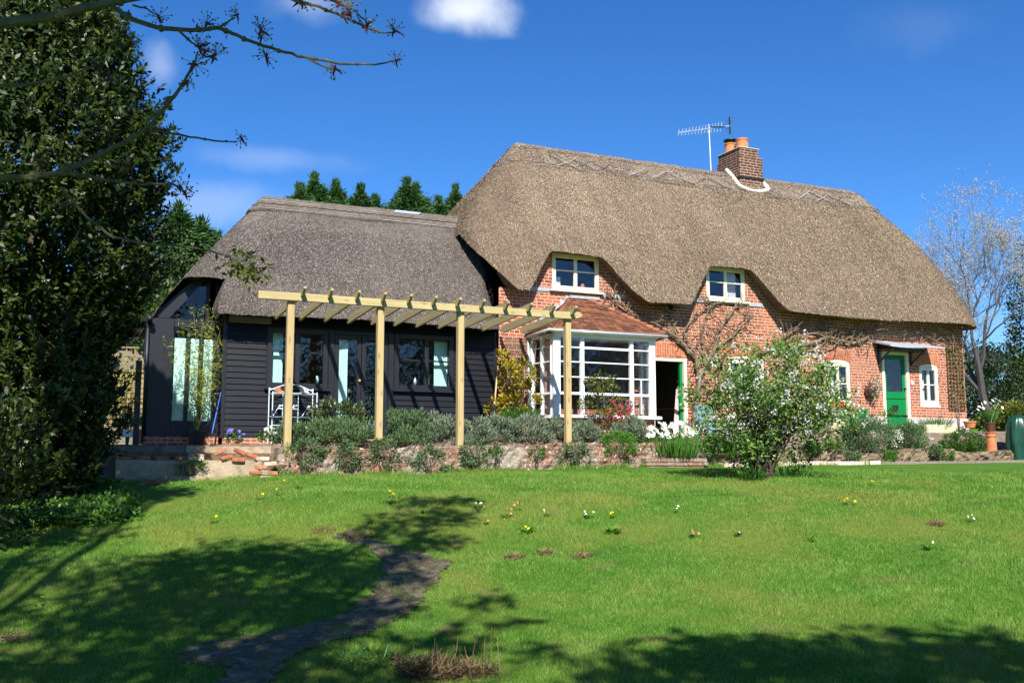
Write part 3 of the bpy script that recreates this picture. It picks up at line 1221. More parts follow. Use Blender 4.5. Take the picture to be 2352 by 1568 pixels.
def rods(sec, parent, lines, zig, thick, mat, r=0.013, skip=0.0):
    b = MB()
    cols = [c for c in sec.cols if c[0] in ('l', 'lf', 'f', 'rf')]
    order = [c for c in sec.cols if c[0] == 'l'] + [c for c in sec.cols if c[0] == 'lf'] + [c for c in sec.cols if c[0] == 'f'] + [c for c in sec.cols if c[0] == 'rf']
    for dz in lines:
        pts = [surf(sec, s, f, sec.z1 - dz + 0.012 * math.sin(i * 0.9), thick + 0.008) for i, (s, f) in enumerate(order)]
        k = 0
        pts = pts[::2]
        while k < len(pts) - 1:
            e = min(len(pts), k + random.randint(8, 20))
            b.tube(pts[k:e], r * random.uniform(0.8, 1.2), 4)
            k = e - 1 + (1 if random.random() < skip else 0)
    if zig:
        z0, z1, step = zig
        fr = [c for c in sec.cols if c[0] == 'f']
        for ph in (0, 1):
            k = ph * step
            up = False
            while k + step < len(fr):
                pts = []
                for q in range(5):
                    fidx = k + step * q / 4
                    zz = (z0 + (z1 - z0) * (q / 4)) if up else (z1 + (z0 - z1) * (q / 4))
                    zz += 0.03 * math.sin(math.pi * q / 4)
                    pts.append(surf(sec, 'f', fidx / (len(fr) - 1), sec.z1 - zz, thick + 0.008))
                if random.random() > skip:
                    b.tube([p + Vector((0, 0, random.gauss(0, 0.015))) for p in pts], r * (0.8 + 0.5 * random.random()), 4)
                up = not up
                k += step
    o = b.build('hazel_rods', mat, parent)
    o['kind'] = 'stuff'
    return o


L_REED = leafmat('reed_straw', (0.115, 0.082, 0.056), (0.36, 0.278, 0.195), 0.9, 0.05, 0.1, extra=(0.52, 0.44, 0.33))
L_REEDR = leafmat('ridge_straw', (0.12, 0.088, 0.066), (0.40, 0.32, 0.25), 0.9, 0.05, 0.1, extra=(0.58, 0.50, 0.41))
L_REEDG = leafmat('grey_reed_straw', (0.06, 0.049, 0.044), (0.225, 0.192, 0.17), 0.9, 0.05, 0.1, extra=(0.36, 0.32, 0.28))


def reeds(sec, zlow, bulge, n, mat, parent, L, W, zmax, capped=False, zmin=None):
    """loose reed ends lying down the slope over the visible faces of a roof"""
    P, D, Nn = [], [], []
    sides = [('f', 0.86), ('lf', 0.02), ('rf', 0.03), ('l', 0.09)]
    for side, share in sides:
        for _ in range(int(n * share)):
            f = random.random()
            zl = zlow(side, f)
            z = (zmin or zl + 0.02) + (zmax - (zmin or zl)) * random.random() ** 0.92
            p = surf(sec, side, f, z, 0.0, bulge)
            q = surf(sec, side, f, z + 0.08, 0.0, bulge)
            d = p - q
            r_ = surf(sec, side, f, z, 0.05, bulge)
            nrm = (r_ - p).normalized()
            ox, oy = sec.pt(side, f, z)
            nz = mnoise.noise(Vector((ox * 0.9, oy * 0.9, z * 0.9))) * 0.05 + mnoise.noise(Vector((ox * 2.6, oy * 2.6, z * 2.6))) * 0.018
            if side in 'frflf':
                p.y -= nz
            else:
                p.y += nz
            d = d.normalized() * 1.0 + nrm * random.uniform(0.02, 0.16) + Vector((random.gauss(0, 0.13), random.gauss(0, 0.06), 0))
            P.append(tuple(p + nrm * (0.030 if capped else 0.010)))
            D.append(tuple(d))
            Nn.append(tuple(nrm))
    m = len(P)
    N_ = np.array(Nn) + rng.normal(size=(m, 3)) * 0.3
    stx = np.array([mnoise.noise(Vector((p[0] * 2.4, p[2] * 0.35, 7))) + 0.8 * mnoise.noise(Vector((p[0] * 0.7, p[2] * 0.9, 1))) for p in P])
    tint = np.clip(rng.random(m) ** 0.95 + 0.20 * stx + 0.04, 0, 0.92)
    tint[rng.random(m) < 0.05] = 1.0
    o = leaves('loose_reed', np.array(P), np.array(D), N_, L * (0.5 + 0.9 * rng.random(m)), W, mat, parent, tint)
    o['kind'] = 'stuff'


reeds(MAIN, m_zlow, m_bulge, 92000, L_REED, roof, 0.058, 0.016, 9.08)
reeds(MAIN, m_zlow, m_bulge, 17000, L_REEDR, roof, 0.055, 0.016, 9.78, True, 9.06)
reeds(WING, a_zlow, None, 40000, L_REEDG, wroof, 0.055, 0.016, 7.2)
RODD = plain('dark_hazel', (0.10, 0.08, 0.065), 0.8, 0.2)
RODL = plain('pale_hazel', (0.42, 0.38, 0.33), 0.7, 0.2)
ridge_cap(MAIN, 0.80, 0.012, RIDGE, roof, 0.0, 0)
rods(MAIN, roof, (0.26, 0.75), (0.44, 0.76, 13), 0.055, RODD, 0.0065, skip=0.5)
rods(MAIN, roof, (), (0.42, 0.78, 15), 0.06, RODL, 0.009, skip=0.45)
ridge_cap(WING, 0.40, 0.05, RIDGE2, wroof, 0.0, 0)
rods(WING, wroof, (0.12, 0.24, 0.37), None, 0.055, RODD, 0.012)
rods(WING, wroof, (0.135, 0.385), None, 0.052, RODL, 0.008)


# --- walls: vertical strips with holes
def strip_wall(b, x0, x1, y, zb, ztop, holes, reveal=0.11, extra=()):
    xs = {x0, x1} | {h[0] for h in holes} | {h[1] for h in holes} | {x for x in extra if x0 < x < x1}
    xs = sorted(x for x in xs if x0 - 1e-6 <= x <= x1 + 1e-6)
    for a, c in zip(xs[:-1], xs[1:]):
        mid = (a + c) / 2
        za, zc = ztop(a), ztop(c)
        zs = sorted([(h[2], h[3]) for h in holes if h[0] < mid < h[1]])
        lo = zb
        for hz0, hz1 in zs:
            if hz0 > lo + 1e-4:
                b.quad((a, y, lo), (c, y, lo), (c, y, hz0), (a, y, hz0))
            lo = hz1
        if min(za, zc) > lo:
            b.quad((a, y, lo), (c, y, lo), (c, y, zc), (a, y, za))
    for h in holes:
        a, c, z0, z1 = h[:4]
        r = y + reveal
        b.quad((a, y, z0), (a, y, z1), (a, r, z1), (a, r, z0))
        b.quad((c, y, z1), (c, y, z0), (c, r, z0), (c, r, z1))
        b.quad((a, y, z1), (c, y, z1), (c, r, z1), (a, r, z1))
        b.quad((c, y, z0), (a, y, z0), (a, r, z0), (c, r, z0))


def eave_top(x):
    return MZ0 + 0.99 * dorm(x) + 0.14


UPW = [(10.40, 11.63, 5.57, 6.42), (14.66, 15.83, 5.62, 6.46)]
BAYH = (9.98, 12.55, 2.68, 4.40)
DOOR2 = (13.06, 14.02, 2.14, 4.12)
GDOOR = (20.30, 21.14, 2.36, 4.60)
WINR = (21.60, 22.29, 3.19, 4.24)
WINM = (18.35, 19.15, 3.12, 4.22)
WINK = (15.25, 16.35, 3.05, 4.18)
holes = UPW + [BAYH, DOOR2, GDOOR, WINR, WINM, WINK]
b = MB()
strip_wall(b, 9.06, 23.30, WY, 2.84, eave_top, holes, extra=[9.06 + 0.12 * k for k in range(120)])
strip_wall(b, 9.06, 23.30, WY - 0.002, 1.7, lambda x: 2.84, [(GDOOR[0], GDOOR[1], 1.7, 2.9), (DOOR2[0], DOOR2[1], 1.7, 2.9), (15.2, 23.4, 1.6, 2.9)])
b.quad((23.30, WY, 1.7), (23.30, 26, 1.7), (23.30, 26, 5.5), (23.30, WY, 5.5))
b.quad((23.30, 26, 1.7), (9.06, 26, 1.7), (9.06, 26, 5.5), (23.30, 26, 5.5))
brick_wall = b.build('brick_wall', BRICK, cottage)
b = MB()
strip_wall(b, 15.2, 23.33, WY - 0.025, 1.7, lambda x: 2.84, [(GDOOR[0] - 0.06, GDOOR[1] + 0.06, 1.7, 2.9)])
b.quad((15.2, WY - 0.025, 2.84), (20.24, WY - 0.025, 2.84), (20.24, WY, 2.84), (15.2, WY, 2.84))
b.quad((21.2, WY - 0.025, 2.84), (23.33, WY - 0.025, 2.84), (23.33, WY, 2.84), (21.2, WY, 2.84))
b.quad((23.33, WY - 0.025, 1.7), (23.33, 26, 1.7), (23.33, 26, 2.84), (23.33, WY - 0.025, 2.84))
b.build('rendered_plinth', PLINTH, cottage)
# gable wall of the tall part above the wing roof, black boarded
b = MB()
for k in range(18):
    z = 4.4 + k * 0.13
    y = max(20.55, MAIN.pt('f', 0.0, z + 0.13)[1] + 0.75)
    b.add([(9.03, y, z), (9.03, 25.3, z), (9.055, 25.3, z + 0.13), (9.055, y, z + 0.13)], [(0, 1, 2, 3)])
b.build('gable_boards', BLACKW, cottage)
# rooms behind the windows
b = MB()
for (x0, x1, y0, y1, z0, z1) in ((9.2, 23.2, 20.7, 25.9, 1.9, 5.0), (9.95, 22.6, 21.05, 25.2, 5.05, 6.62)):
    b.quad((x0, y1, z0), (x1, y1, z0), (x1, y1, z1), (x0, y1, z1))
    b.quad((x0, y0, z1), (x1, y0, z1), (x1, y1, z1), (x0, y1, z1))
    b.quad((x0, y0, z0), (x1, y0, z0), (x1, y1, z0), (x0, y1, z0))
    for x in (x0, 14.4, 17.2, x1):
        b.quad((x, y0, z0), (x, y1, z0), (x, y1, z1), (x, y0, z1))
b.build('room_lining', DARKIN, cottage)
b = MB()
b.box(12.72, 12.76, 20.72, 23.6, 2.1, 4.98)
b.box(11.55, 12.70, 23.5, 23.55, 2.1, 4.98)
b.build('pink_partition', PINKIN, cottage)


def window(x0, x1, z0, z1, y, cols, rows, fr, mull, barw, mat, parent, depth=0.06, sill=None, sillmat=None, bottom=None, name='window'):
    """frame with mullions and glazing bars; a pane, and a sill as children"""
    b = MB()
    bt = bottom or fr
    b.bbox(x0, x0 + fr, y, y + depth, z0, z1)
    b.bbox(x1 - fr, x1, y, y + depth, z0, z1)
    b.bbox(x0 + fr, x1 - fr, y + 0.002, y + depth, z1 - fr, z1)
    b.bbox(x0 + fr, x1 - fr, y + 0.002, y + depth, z0, z0 + bt)
    xa, xb = x0 + fr, x1 - fr
    for x in cols:
        b.bbox(x - mull / 2, x + mull / 2, y + 0.004, y + depth, z0 + bt, z1 - fr)
    edges = [xa] + [q for x in cols for q in (x - mull / 2, x + mull / 2)] + [xb]
    for z in rows:
        for k in range(0, len(edges), 2):
            b.box(edges[k], edges[k + 1], y + 0.012, y + depth - 0.012, z - barw / 2, z + barw / 2)
    o = b.build(name, mat, parent)
    p = MB()
    p.box(x0 + fr * 0.6, x1 - fr * 0.6, y + depth * 0.55, y + depth * 0.55 + 0.005, z0 + bt * 0.6, z1 - fr * 0.6)
    p.build('pane', GLASS, o)
    if sill:
        s = MB()
        s.bbox(x0 - sill[0], x1 + sill[0], y - sill[1], y + 0.02, z0 - sill[2], z0 - 0.001)
        s.build('sill', sillmat or mat, o)
    return o


# upper casements
for i, (x0, x1, z0, z1) in enumerate(UPW):
    w = window(x0, x1, z0, z1, WY + 0.005, [(x0 + x1) / 2], [z0 + 0.46], 0.10, 0.085, 0.026, CREAM, cottage, sill=(0.08, 0.10, 0.05))
    c = MB()
    if i == 0:
        c.box(x0 + 0.13, x0 + 0.32, WY + 0.22, WY + 0.23, z0 + 0.06, z0 + 0.34)
        c.build('white_card', WHITE, w)
        c = MB()
        c.blob((x1 - 0.34, WY + 0.2, z0 + 0.14), (0.05, 0.04, 0.08), 3, 6)
        c.build('ornament', TERRA, w)
    else:
        for q in range(9):
            xx = x1 - 0.44 + q * 0.035
            c.quad((xx, WY + 0.2 + 0.02 * (q % 2), z0), (xx + 0.035, WY + 0.2 + 0.02 * ((q + 1) % 2), z0), (xx + 0.035, WY + 0.2 + 0.02 * ((q + 1) % 2), z1), (xx, WY + 0.2 + 0.02 * (q % 2), z1))
        c.build('curtain', CLOTH, w)
# grey lead strips beside the upper windows
for (x0, x1, z) in ((9.75, 10.31, 5.50), (11.72, 12.35, 5.47), (14.02, 14.56, 5.53), (15.92, 16.35, 5.53)):
    b = MB()
    b.bbox(x0, x1, WY - 0.025, WY - 0.001, z, z + 0.09, 0.004)
    b.build('lead_strip', LEAD, cottage)

# ground floor windows right of the bay
for k, (x0, x1, z0, z1) in enumerate((WINR, WINM, WINK)):
    mid = (x0 + x1) / 2
    w = window(x0, x1, z0, z1, WY + 0.012, [mid], [z0 + 0.56], 0.095, 0.075, 0.025, CREAM, cottage, bottom=0.13, sill=(0.02, 0.03, 0.06))
    b = MB()
    n = 10
    for q in range(n):                       # arched head
        xa, xb = x0 + (x1 - x0) * q / n, x0 + (x1 - x0) * (q + 1) / n
        ha = 0.05 + 0.075 * (1 - ((xa - mid) / ((x1 - x0) / 2)) ** 2) - 0.05
        hb = 0.05 + 0.075 * (1 - ((xb - mid) / ((x1 - x0) / 2)) ** 2) - 0.05
        b.add([(xa, WY - 0.004, z1 - 0.001), (xb, WY - 0.004, z1 - 0.001), (xb, WY - 0.004, z1 + hb), (xa, WY - 0.004, z1 + ha),
               (xa, WY + 0.03, z1 + ha), (xb, WY + 0.03, z1 + hb)], [(0, 1, 2, 3), (3, 2, 5, 4)])
    b.build('arched_head', CREAM, w)
    b = MB()
    for q in range(12):                      # soldier arch of red bricks
        xa, xb = x0 - 0.05 + (x1 - x0 + 0.1) * (q + 0.04) / 12, x0 - 0.05 + (x1 - x0 + 0.1) * (q + 0.94) / 12
        f = lambda x: z1 + 0.02 + 0.075 * (1 - min(1, abs((x - mid) / ((x1 - x0) / 2))) ** 2)
        g = lambda x: z1 + 0.31 + 0.03 * (1 - ((x - mid) / ((x1 - x0) / 2)) ** 2)
        sk = (q - 5.5) * 0.006
        b.add([(xa, WY - 0.008, f(xa)), (xb, WY - 0.008, f(xb)), (xb + sk, WY - 0.008, g(xb)), (xa + sk, WY - 0.008, g(xa)),
               (xa, WY, f(xa)), (xb, WY, f(xb)), (xb + sk, WY, g(xb)), (xa + sk, WY, g(xa))], [(0, 1, 2, 3), (1, 5, 6, 2), (0, 3, 7, 4), (0, 4, 5, 1), (3, 2, 6, 7)])
    b.build('brick_arch', LOOSEB if k else ARCHB, cottage)
    c = MB()
    for q in range(4):
        xx = mid - 0.10 + q * 0.02 - 0.01
        c.quad((xx, WY + 0.16 + 0.012 * (q % 2), z0), (xx + 0.02, WY + 0.16 + 0.012 * ((q + 1) % 2), z0), (xx + 0.02, WY + 0.16 + 0.012 * ((q + 1) % 2), z1), (xx, WY + 0.16 + 0.012 * (q % 2), z1))
    c.build('curtain', CLOTH, w)

# green stable door under its hood
x0, x1, z0, z1 = GDOOR
b = MB()
b.bbox(x0 - 0.05, x0 + 0.035, WY - 0.03, WY + 0.07, z0, z1)
b.bbox(x1 - 0.035, x1 + 0.06, WY - 0.03, WY + 0.07, z0, z1)
b.bbox(x0 + 0.035, x1 - 0.035, WY - 0.028, WY + 0.07, z1 - 0.08, z1)
dframe = b.build('door_frame', CREAM, cottage)
b = MB()
dx0, dx1 = x0 + 0.04, x1 - 0.04
dy = WY + 0.03
b.bbox(dx0, dx1, dy, dy + 0.045, z0 + 0.02, z0 + 1.02)
b.bbox(dx0, dx0 + 0.10, dy, dy + 0.045, z0 + 1.025, z1 - 0.085)
b.bbox(dx1 - 0.10, dx1, dy, dy + 0.045, z0 + 1.025, z1 - 0.085)
b.bbox(dx0 + 0.1, dx1 - 0.1, dy, dy + 0.045, z0 + 1.025, z0 + 1.16)
b.bbox(dx0 + 0.1, dx1 - 0.1, dy, dy + 0.045, z1 - 0.2, z1 - 0.085)
b.box(dx0 + 0.02, dx1 - 0.02, dy - 0.02, dy + 0.002, z0 + 0.98, z0 + 1.03)
gdoor = b.build('door', GREEN, cottage)
tag(gdoor, label='green stable door with a glazed upper half')
b = MB()
b.box(dx0 + 0.09, dx1 - 0.09, dy + 0.02, dy + 0.026, z0 + 1.15, z1 - 0.19)
b.build('pane', GLASS, gdoor)
b = MB()
xm = (dx0 + dx1) / 2 - 0.02
b.add([(xm - 0.115, dy - 0.02, z0 + 0.80), (xm - 0.075, dy - 0.02, z0 + 0.67), (xm, dy - 0.02, z0 + 0.63), (xm + 0.075, dy - 0.02, z0 + 0.67), (xm + 0.115, dy - 0.02, z0 + 0.80),
       (xm - 0.115, dy, z0 + 0.80), (xm - 0.075, dy, z0 + 0.67), (xm, dy, z0 + 0.63), (xm + 0.075, dy, z0 + 0.67), (xm + 0.115, dy, z0 + 0.80)],
      [(0, 1, 2, 3, 4), (0, 5, 6, 1), (1, 6, 7, 2), (2, 7, 8, 3), (3, 8, 9, 4), (4, 9, 5, 0)])
b.box(xm - 0.06, xm + 0.06, dy - 0.03, dy - 0.019, z0 + 0.735, z0 + 0.765)
b.build('letter_flap', IRON, gdoor)
b = MB()
b.tube([(dx1 - 0.05, dy - 0.002, z0 + 1.25), (dx1 - 0.05, dy - 0.05, z0 + 1.25)], [0.022, 0.028], 10)
b.build('handle', IRON, gdoor)
# door hood: thin metal sheet on two brackets
b = MB()
n = 12
for q in range(n):
    xa, xb = 19.95 + 1.95 * q / n, 19.95 + 1.95 * (q + 1) / n
    for s in (0, 1):
        pass
    b.add([(xa, 19.86, 4.70 - 0.02 * math.sin(q * 0.5)), (xb, 19.86, 4.70 - 0.02 * math.sin((q + 1) * 0.5)), (xb, WY, 4.86), (xa, WY, 4.86),
           (xa, 19.86, 4.655 - 0.02 * math.sin(q * 0.5)), (xb, 19.86, 4.655 - 0.02 * math.sin((q + 1) * 0.5)), (xb, WY, 4.82), (xa, WY, 4.82)],
          [(0, 1, 2, 3), (4, 7, 6, 5), (0, 4, 5, 1)] + ([(0, 3, 7, 4)] if q == 0 else []) + ([(1, 5, 6, 2)] if q == n - 1 else []))
hood = b.build('door_hood', LEAD, cottage)
b = MB()
for x in (20.14, 21.3):
    b.bar((x, WY - 0.02, 4.25), (x, WY - 0.02, 4.8), 0.045, 0.045)
    b.bar((x, WY - 0.02, 4.28), (x, 19.95, 4.64), 0.04, 0.04)
b.box(20.1, 21.35, 20.05, WY - 0.002, 4.60, 4.64)
b.build('bracket', BLACKP, hood)
b = MB()
b.bbox(21.27, 21.33, WY - 0.04, WY, 3.72, 3.84)
b.build('doorbell', WHITE, cottage)

# open door beside the bay
x0, x1, z0, z1 = DOOR2
b = MB()
b.bbox(x0 - 0.01, x0 + 0.06, WY + 0.01, WY + 0.12, z0, z1)
b.bbox(x1 - 0.075, x1 + 0.01, WY - 0.01, WY + 0.12, z0, z1)
b.bbox(x0 + 0.06, x1 - 0.075, WY + 0.01, WY + 0.12, z1 - 0.075, z1)
b.build('door_frame', CREAM, cottage)
b = MB()
b.bbox(x1 - 0.15, x1 - 0.08, WY + 0.06, WY + 0.115, z0 + 0.02, z1 - 0.09)
b.bbox(x1 - 0.14, x1 + 0.6, WY + 0.117, WY + 0.16, z0 + 0.02, z1 - 0.09)
d2 = b.build('door', GREEN, cottage)
tag(d2, label='green door standing open into the dark room beside the bay')
b = MB()
for q in range(12):
    za, zb2 = z0 + 0.05 + 1.2 * q / 12, z0 + 0.05 + 1.2 * (q + 1) / 12
    wa, wb = 0.20 - 0.12 * q / 12, 0.20 - 0.12 * (q + 1) / 12
    b.quad((x1 - 0.16 - wa, WY + 0.10, za), (x1 - 0.155, WY + 0.14, za), (x1 - 0.155, WY + 0.14, zb2), (x1 - 0.16 - wb, WY + 0.10, zb2))
b.build('curtain', PINKC, cottage)
b = MB()
mid = (x0 + x1) / 2
for q in range(15):
    xa, xb = x0 - 0.06 + 1.08 * (q + 0.05) / 15, x0 - 0.06 + 1.08 * (q + 0.93) / 15
    f = lambda x: z1 + 0.01 + 0.06 * (1 - min(1, abs((x - mid) / 0.5)) ** 2)
    g = lambda x: z1 + 0.30 + 0.03 * (1 - ((x - mid) / 0.5) ** 2)
    b.add([(xa, WY - 0.008, f(xa)), (xb, WY - 0.008, f(xb)), (xb, WY - 0.008, g(xb)), (xa, WY - 0.008, g(xa)), (xa, WY, f(xa)), (xb, WY, f(xb)), (xb, WY, g(xb)), (xa, WY, g(xa))],
          [(0, 1, 2, 3), (1, 5, 6, 2), (0, 3, 7, 4), (0, 4, 5, 1), (3, 2, 6, 7)])
b.build('brick_arch', ARCHB, cottage)
b = MB()
b.blob((13.55, WY - 0.12, 5.32), (0.06, 0.07, 0.06), 1, 6)
b.bar((13.55, WY, 5.38), (13.55, WY - 0.1, 5.36), 0.03)
b.build('wall_lamp', IRON, cottage)

# chimney on the ridge
b = MB()
b.box(17.40, 18.20, 22.62, 23.68, 8.7, 10.22)
b.box(17.44, 18.10, 22.66, 23.66, 10.22, 10.47)
chim = b.build('chimney', CHIMB, cottage)
b = MB()
b.bbox(17.41, 18.13, 22.63, 23.69, 10.47, 10.50, 0.012)
b.build('mortar_cap', CEMENT, chim)
b = MB()
b.box(17.38, 18.235, 22.60, 23.7, 9.58, 9.64)
b.box(18.2, 18.36, 22.75, 23.3, 9.60, 9.62)
b.build('lead_apron', IRON, chim)
b = MB()
pts = []
for k in range(15):                          # fillet where the thatch meets the stack
    t = k / 14
    if t < 0.45:
        q = t / 0.45
        p = Vector((17.33, 23.15 - 0.62 * q, 9.93 - 0.66 * q ** 1.1))
    else:
        q = (t - 0.45) / 0.55
        p = Vector((17.33 + 0.95 * q, 22.48 + 0.02 * q, 9.27 - 0.10 * math.sin(math.pi * q) + 0.02 * q))
    pts.append(p)
b.tube(pts, [0.062] * 15, 8)
b.tube([(18.28, 22.50, 9.29), (18.27, 22.75, 9.62)], [0.08, 0.05], 8)
b.build('mortar_fillet', CEMENT, chim, smooth=True)


def pot(x, y, h, r):
    b = MB()
    b.lathe(x, y, [(r * 1.02, 10.49), (r * 1.0, 10.52), (r * 0.86, 10.49 + h * 0.86), (r * 0.95, 10.49 + h * 0.88), (r * 0.95, 10.49 + h), (r * 0.78, 10.49 + h), (r * 0.76, 10.49 + h - 0.1)], 20)
    return b.build('chimney_pot', TERRA, chim, smooth=False)


pot(17.80, 23.0, 0.36, 0.19)
pot(17.70, 23.42, 0.33, 0.18)
b = MB()
for k in range(4):
    a = k * math.pi / 2 + 0.4
    b.bar((17.70 + 0.14 * math.cos(a), 23.42 + 0.14 * math.sin(a), 10.80), (17.70 + 0.14 * math.cos(a), 23.42 + 0.14 * math.sin(a), 10.93), 0.02)
b.lathe(17.70, 23.42, [(0.20, 10.91), (0.19, 10.935), (0.02, 10.97)], 20)
b.build('chimney_cowl', IRON, chim)

# television aerial
aer = thing('television_aerial', (17.0, 23.2, 9.8), 'silver television aerial on a thin mast beside the chimney', 'aerial')
b = MB()
m0 = at(1633, 392, 23.2)
m1 = at(1628, 286, 23.2)
b.tube([Vector((m0.x, m0.y, 9.6)), m0, m1], 0.018, 6)
b.build('mast', ALU, aer)
b = MB()
tipL, tipR = at(1557, 305, 22.6), at(1676, 289, 23.6)
b.bar(tipL, tipR, 0.028, 0.028)
b.build('boom', ALU, aer)
for k in range(14):
    b = MB()
    p = tipL.lerp(tipR, 0.015 + k * 0.062)
    h = 0.10 + 0.004 * k
    d = Vector((0.03, 0, 0.12)).normalized()
    b.bar(p - d * h, p + d * h, 0.012)
    b.build('director_rod', ALU, aer)
b = MB()
for s in (-1, 1):
    b.bar(tipR, tipR + Vector((0.0, 0, s * 0.26)), 0.03)
    for q in range(3):
        zz = s * (0.08 + 0.08 * q)
        b.bar(tipR + Vector((-0.1, 0.05, zz)), tipR + Vector((0.1, -0.05, zz)), 0.012)
b.bar(tipR.lerp(tipL, 0.1) - Vector((0, 0, 0.02)), tipR.lerp(tipL, 0.38) + Vector((0, 0, 0.03)), 0.05, 0.03)
b.build('reflector', IRON, aer)

# bay window with its tiled roof
BX0, BX1, BY = 9.97, 12.54, 19.6
LX, RX = 9.84, 12.70                        # where the cheeks meet the wall
b = MB()
zs, zh = 2.66, 4.42


def bay_post(p, w, z0=zs, z1=zh):
    b.bbox(p[0] - w / 2, p[0] + w / 2, p[1] - 0.05, p[1] + 0.05, z0, z1, 0.01)


fx = [BX0 + 0.07, 10.62, 11.94, BX1 - 0.07]
bay_post((BX0 + 0.06, BY), 0.17)
bay_post((BX1 - 0.08, BY), 0.16)
bay_post((10.66, BY), 0.09)
bay_post((11.92, BY), 0.09)
rows = [2.66 + 0.47, 2.66 + 0.83, 2.66 + 1.16, 2.66 + 1.48]
segs = [(BX0 + 0.145, 10.615), (10.705, 11.875), (11.965, BX1 - 0.16)]
for a, c in segs:
    for i, z in enumerate(rows):
        h = 0.055 if i == 0 else (0.05 if (i == 3 and a > 10.6 and a < 11) else 0.026)
        b.box(a, c, BY - 0.02, BY + 0.02, z - h / 2, z + h / 2)
b.box(12.16, 12.185, BY - 0.018, BY + 0.018, zs + 0.05, zs + 0.83)
for side in (0, 1):
    xa, xb = (LX, BX0) if side == 0 else (RX, BX1)
    P0, P1 = Vector((xa, WY - 0.05, 0)), Vector((xb, BY + 0.05, 0))
    for t, w in ((0.04, 0.10), (0.52, 0.055), (0.97, 0.05)):
        q = P0.lerp(P1, t)
        b.bbox(q.x - 0.045, q.x + 0.045, q.y - w / 2, q.y + w / 2, zs, zh, 0.008)
    for i, z in enumerate(rows):
        h = 0.05 if i == 0 else 0.026
        b.bar(P0 + Vector((0, 0, z)), P1 + Vector((0, 0, z)), 0.035, h)
    b.bar(P0 + Vector((0, 0, zh - 0.03)), P1 + Vector((0, 0, zh - 0.03)), 0.09, 0.07)
b.box(BX0 - 0.02, BX1 + 0.02, BY - 0.045, BY + 0.05, zh - 0.07, zh + 0.02)
bay = b.build('bay_window', WHITE, cottage)
tag(bay, label='white glazed bay window with a hipped tile roof')
b = MB()
b.box(BX0, BX1, BY - 0.003, BY + 0.003, zs, zh)
for xa, xb in ((LX, BX0), (RX, BX1)):
    b.bar((xa, WY, (zs + zh) / 2), (xb, BY, (zs + zh) / 2), 0.006, zh - zs)
b.build('pane', GLASS, bay)
b = MB()
b.bbox(BX0 - 0.06, BX1 + 0.10, BY - 0.14, BY + 0.06, zs - 0.075, zs - 0.001, 0.012)
for xa, xb, s in ((LX, BX0, -1), (RX, BX1, 1)):
    b.bar((xa, WY, zs - 0.042), (xb + s * 0.01, BY + 0.06, zs - 0.042), 0.16, 0.066)
b.build('sill', WHITE, bay)
b = MB()
b.box(BX0 + 0.02, BX1 - 0.02, BY, BY + 0.1, 1.8, zs - 0.07)
for xa, xb in ((LX + 0.03, BX0 + 0.06), (RX - 0.03, BX1 - 0.06)):
    b.bar((xa, WY, 2.19), (xb, BY + 0.05, 2.19), 0.1, 0.79)
b.build('brick_base', BRICK, bay)
b = MB()
EX0, EX1, EYY, EZ = 9.70, 12.80, 19.42, 4.50      # roof eaves
TX0, TX1, TZ = 10.86, 11.38, 5.36
rowsN = 15


def hipq(t, u, side):
    """point on the bay roof: t up the slope, u along it"""
    if side == 'f':
        a = Vector((EX0 + 0.08, EYY, EZ)).lerp(Vector((TX0, WY, TZ)), t)
        c = Vector((EX1 - 0.08, EYY, EZ)).lerp(Vector((TX1, WY, TZ)), t)
    elif side == 'l':
        a = Vector((EX0, WY, EZ - 0.03)).lerp(Vector((TX0, WY, TZ)), t)
        c = Vector((EX0 + 0.08, EYY, EZ)).lerp(Vector((TX0, WY, TZ)), t)
    else:
        a = Vector((EX1 - 0.08, EYY, EZ)).lerp(Vector((TX1, WY, TZ)), t)
        c = Vector((EX1 + 0.1, WY, EZ - 0.03)).lerp(Vector((TX1, WY, TZ)), t)
    return a.lerp(c, u)


for side in 'flr':
    nrm = {'f': Vector((0, -0.62, 0.78)), 'l': Vector((-0.6, -0.1, 0.79)), 'r': Vector((0.55, -0.1, 0.83))}[side]
    for k in range(rowsN):
        t0, t1 = k / rowsN, min(1, (k + 1.06) / rowsN)
        ln = (hipq(t0, 1, side) - hipq(t0, 0, side)).length
        nt = max(1, int(ln / 0.17))
        off = 0.5 * (k % 2)
        us = sorted({0.0, 1.0} | {min(1, max(0, (i + off) / nt)) for i in range(nt + 1)})
        for ua, ub in zip(us[:-1], us[1:]):
            if ub - ua < 1e-3:
                continue
            e = (ub - ua) * 0.03
            tk = 0.028 + 0.008 * random.random()
            q = [hipq(t0, ua + e, side) + nrm * tk, hipq(t0, ub - e, side) + nrm * tk, hipq(t1, ub - e, side) + nrm * 0.004, hipq(t1, ua + e, side) + nrm * 0.004,
                 hipq(t0, ua + e, side) + nrm * 0.004, hipq(t0, ub - e, side) + nrm * 0.004]
            b.add(q, [(0, 1, 2, 3), (4, 5, 1, 0)], random.random())
for side in 'lr':                            # hip tiles
    for k in range(12):
        p = hipq(k / 12, 1 if side == 'l' else 0, side)
        q = hipq((k + 1.15) / 12, 1 if side == 'l' else 0, side)
        b.tube([p + Vector((0, -0.01, 0.02)), q + Vector((0, 0, 0.01))], [0.075, 0.05], 8)
broof = b.build('tiled_roof', TILE, bay)
b = MB()
p0, p1 = Vector((EX0 - 0.03, WY - 0.012, EZ - 0.06)), Vector((TX0, WY - 0.012, TZ + 0.03))
n = 9
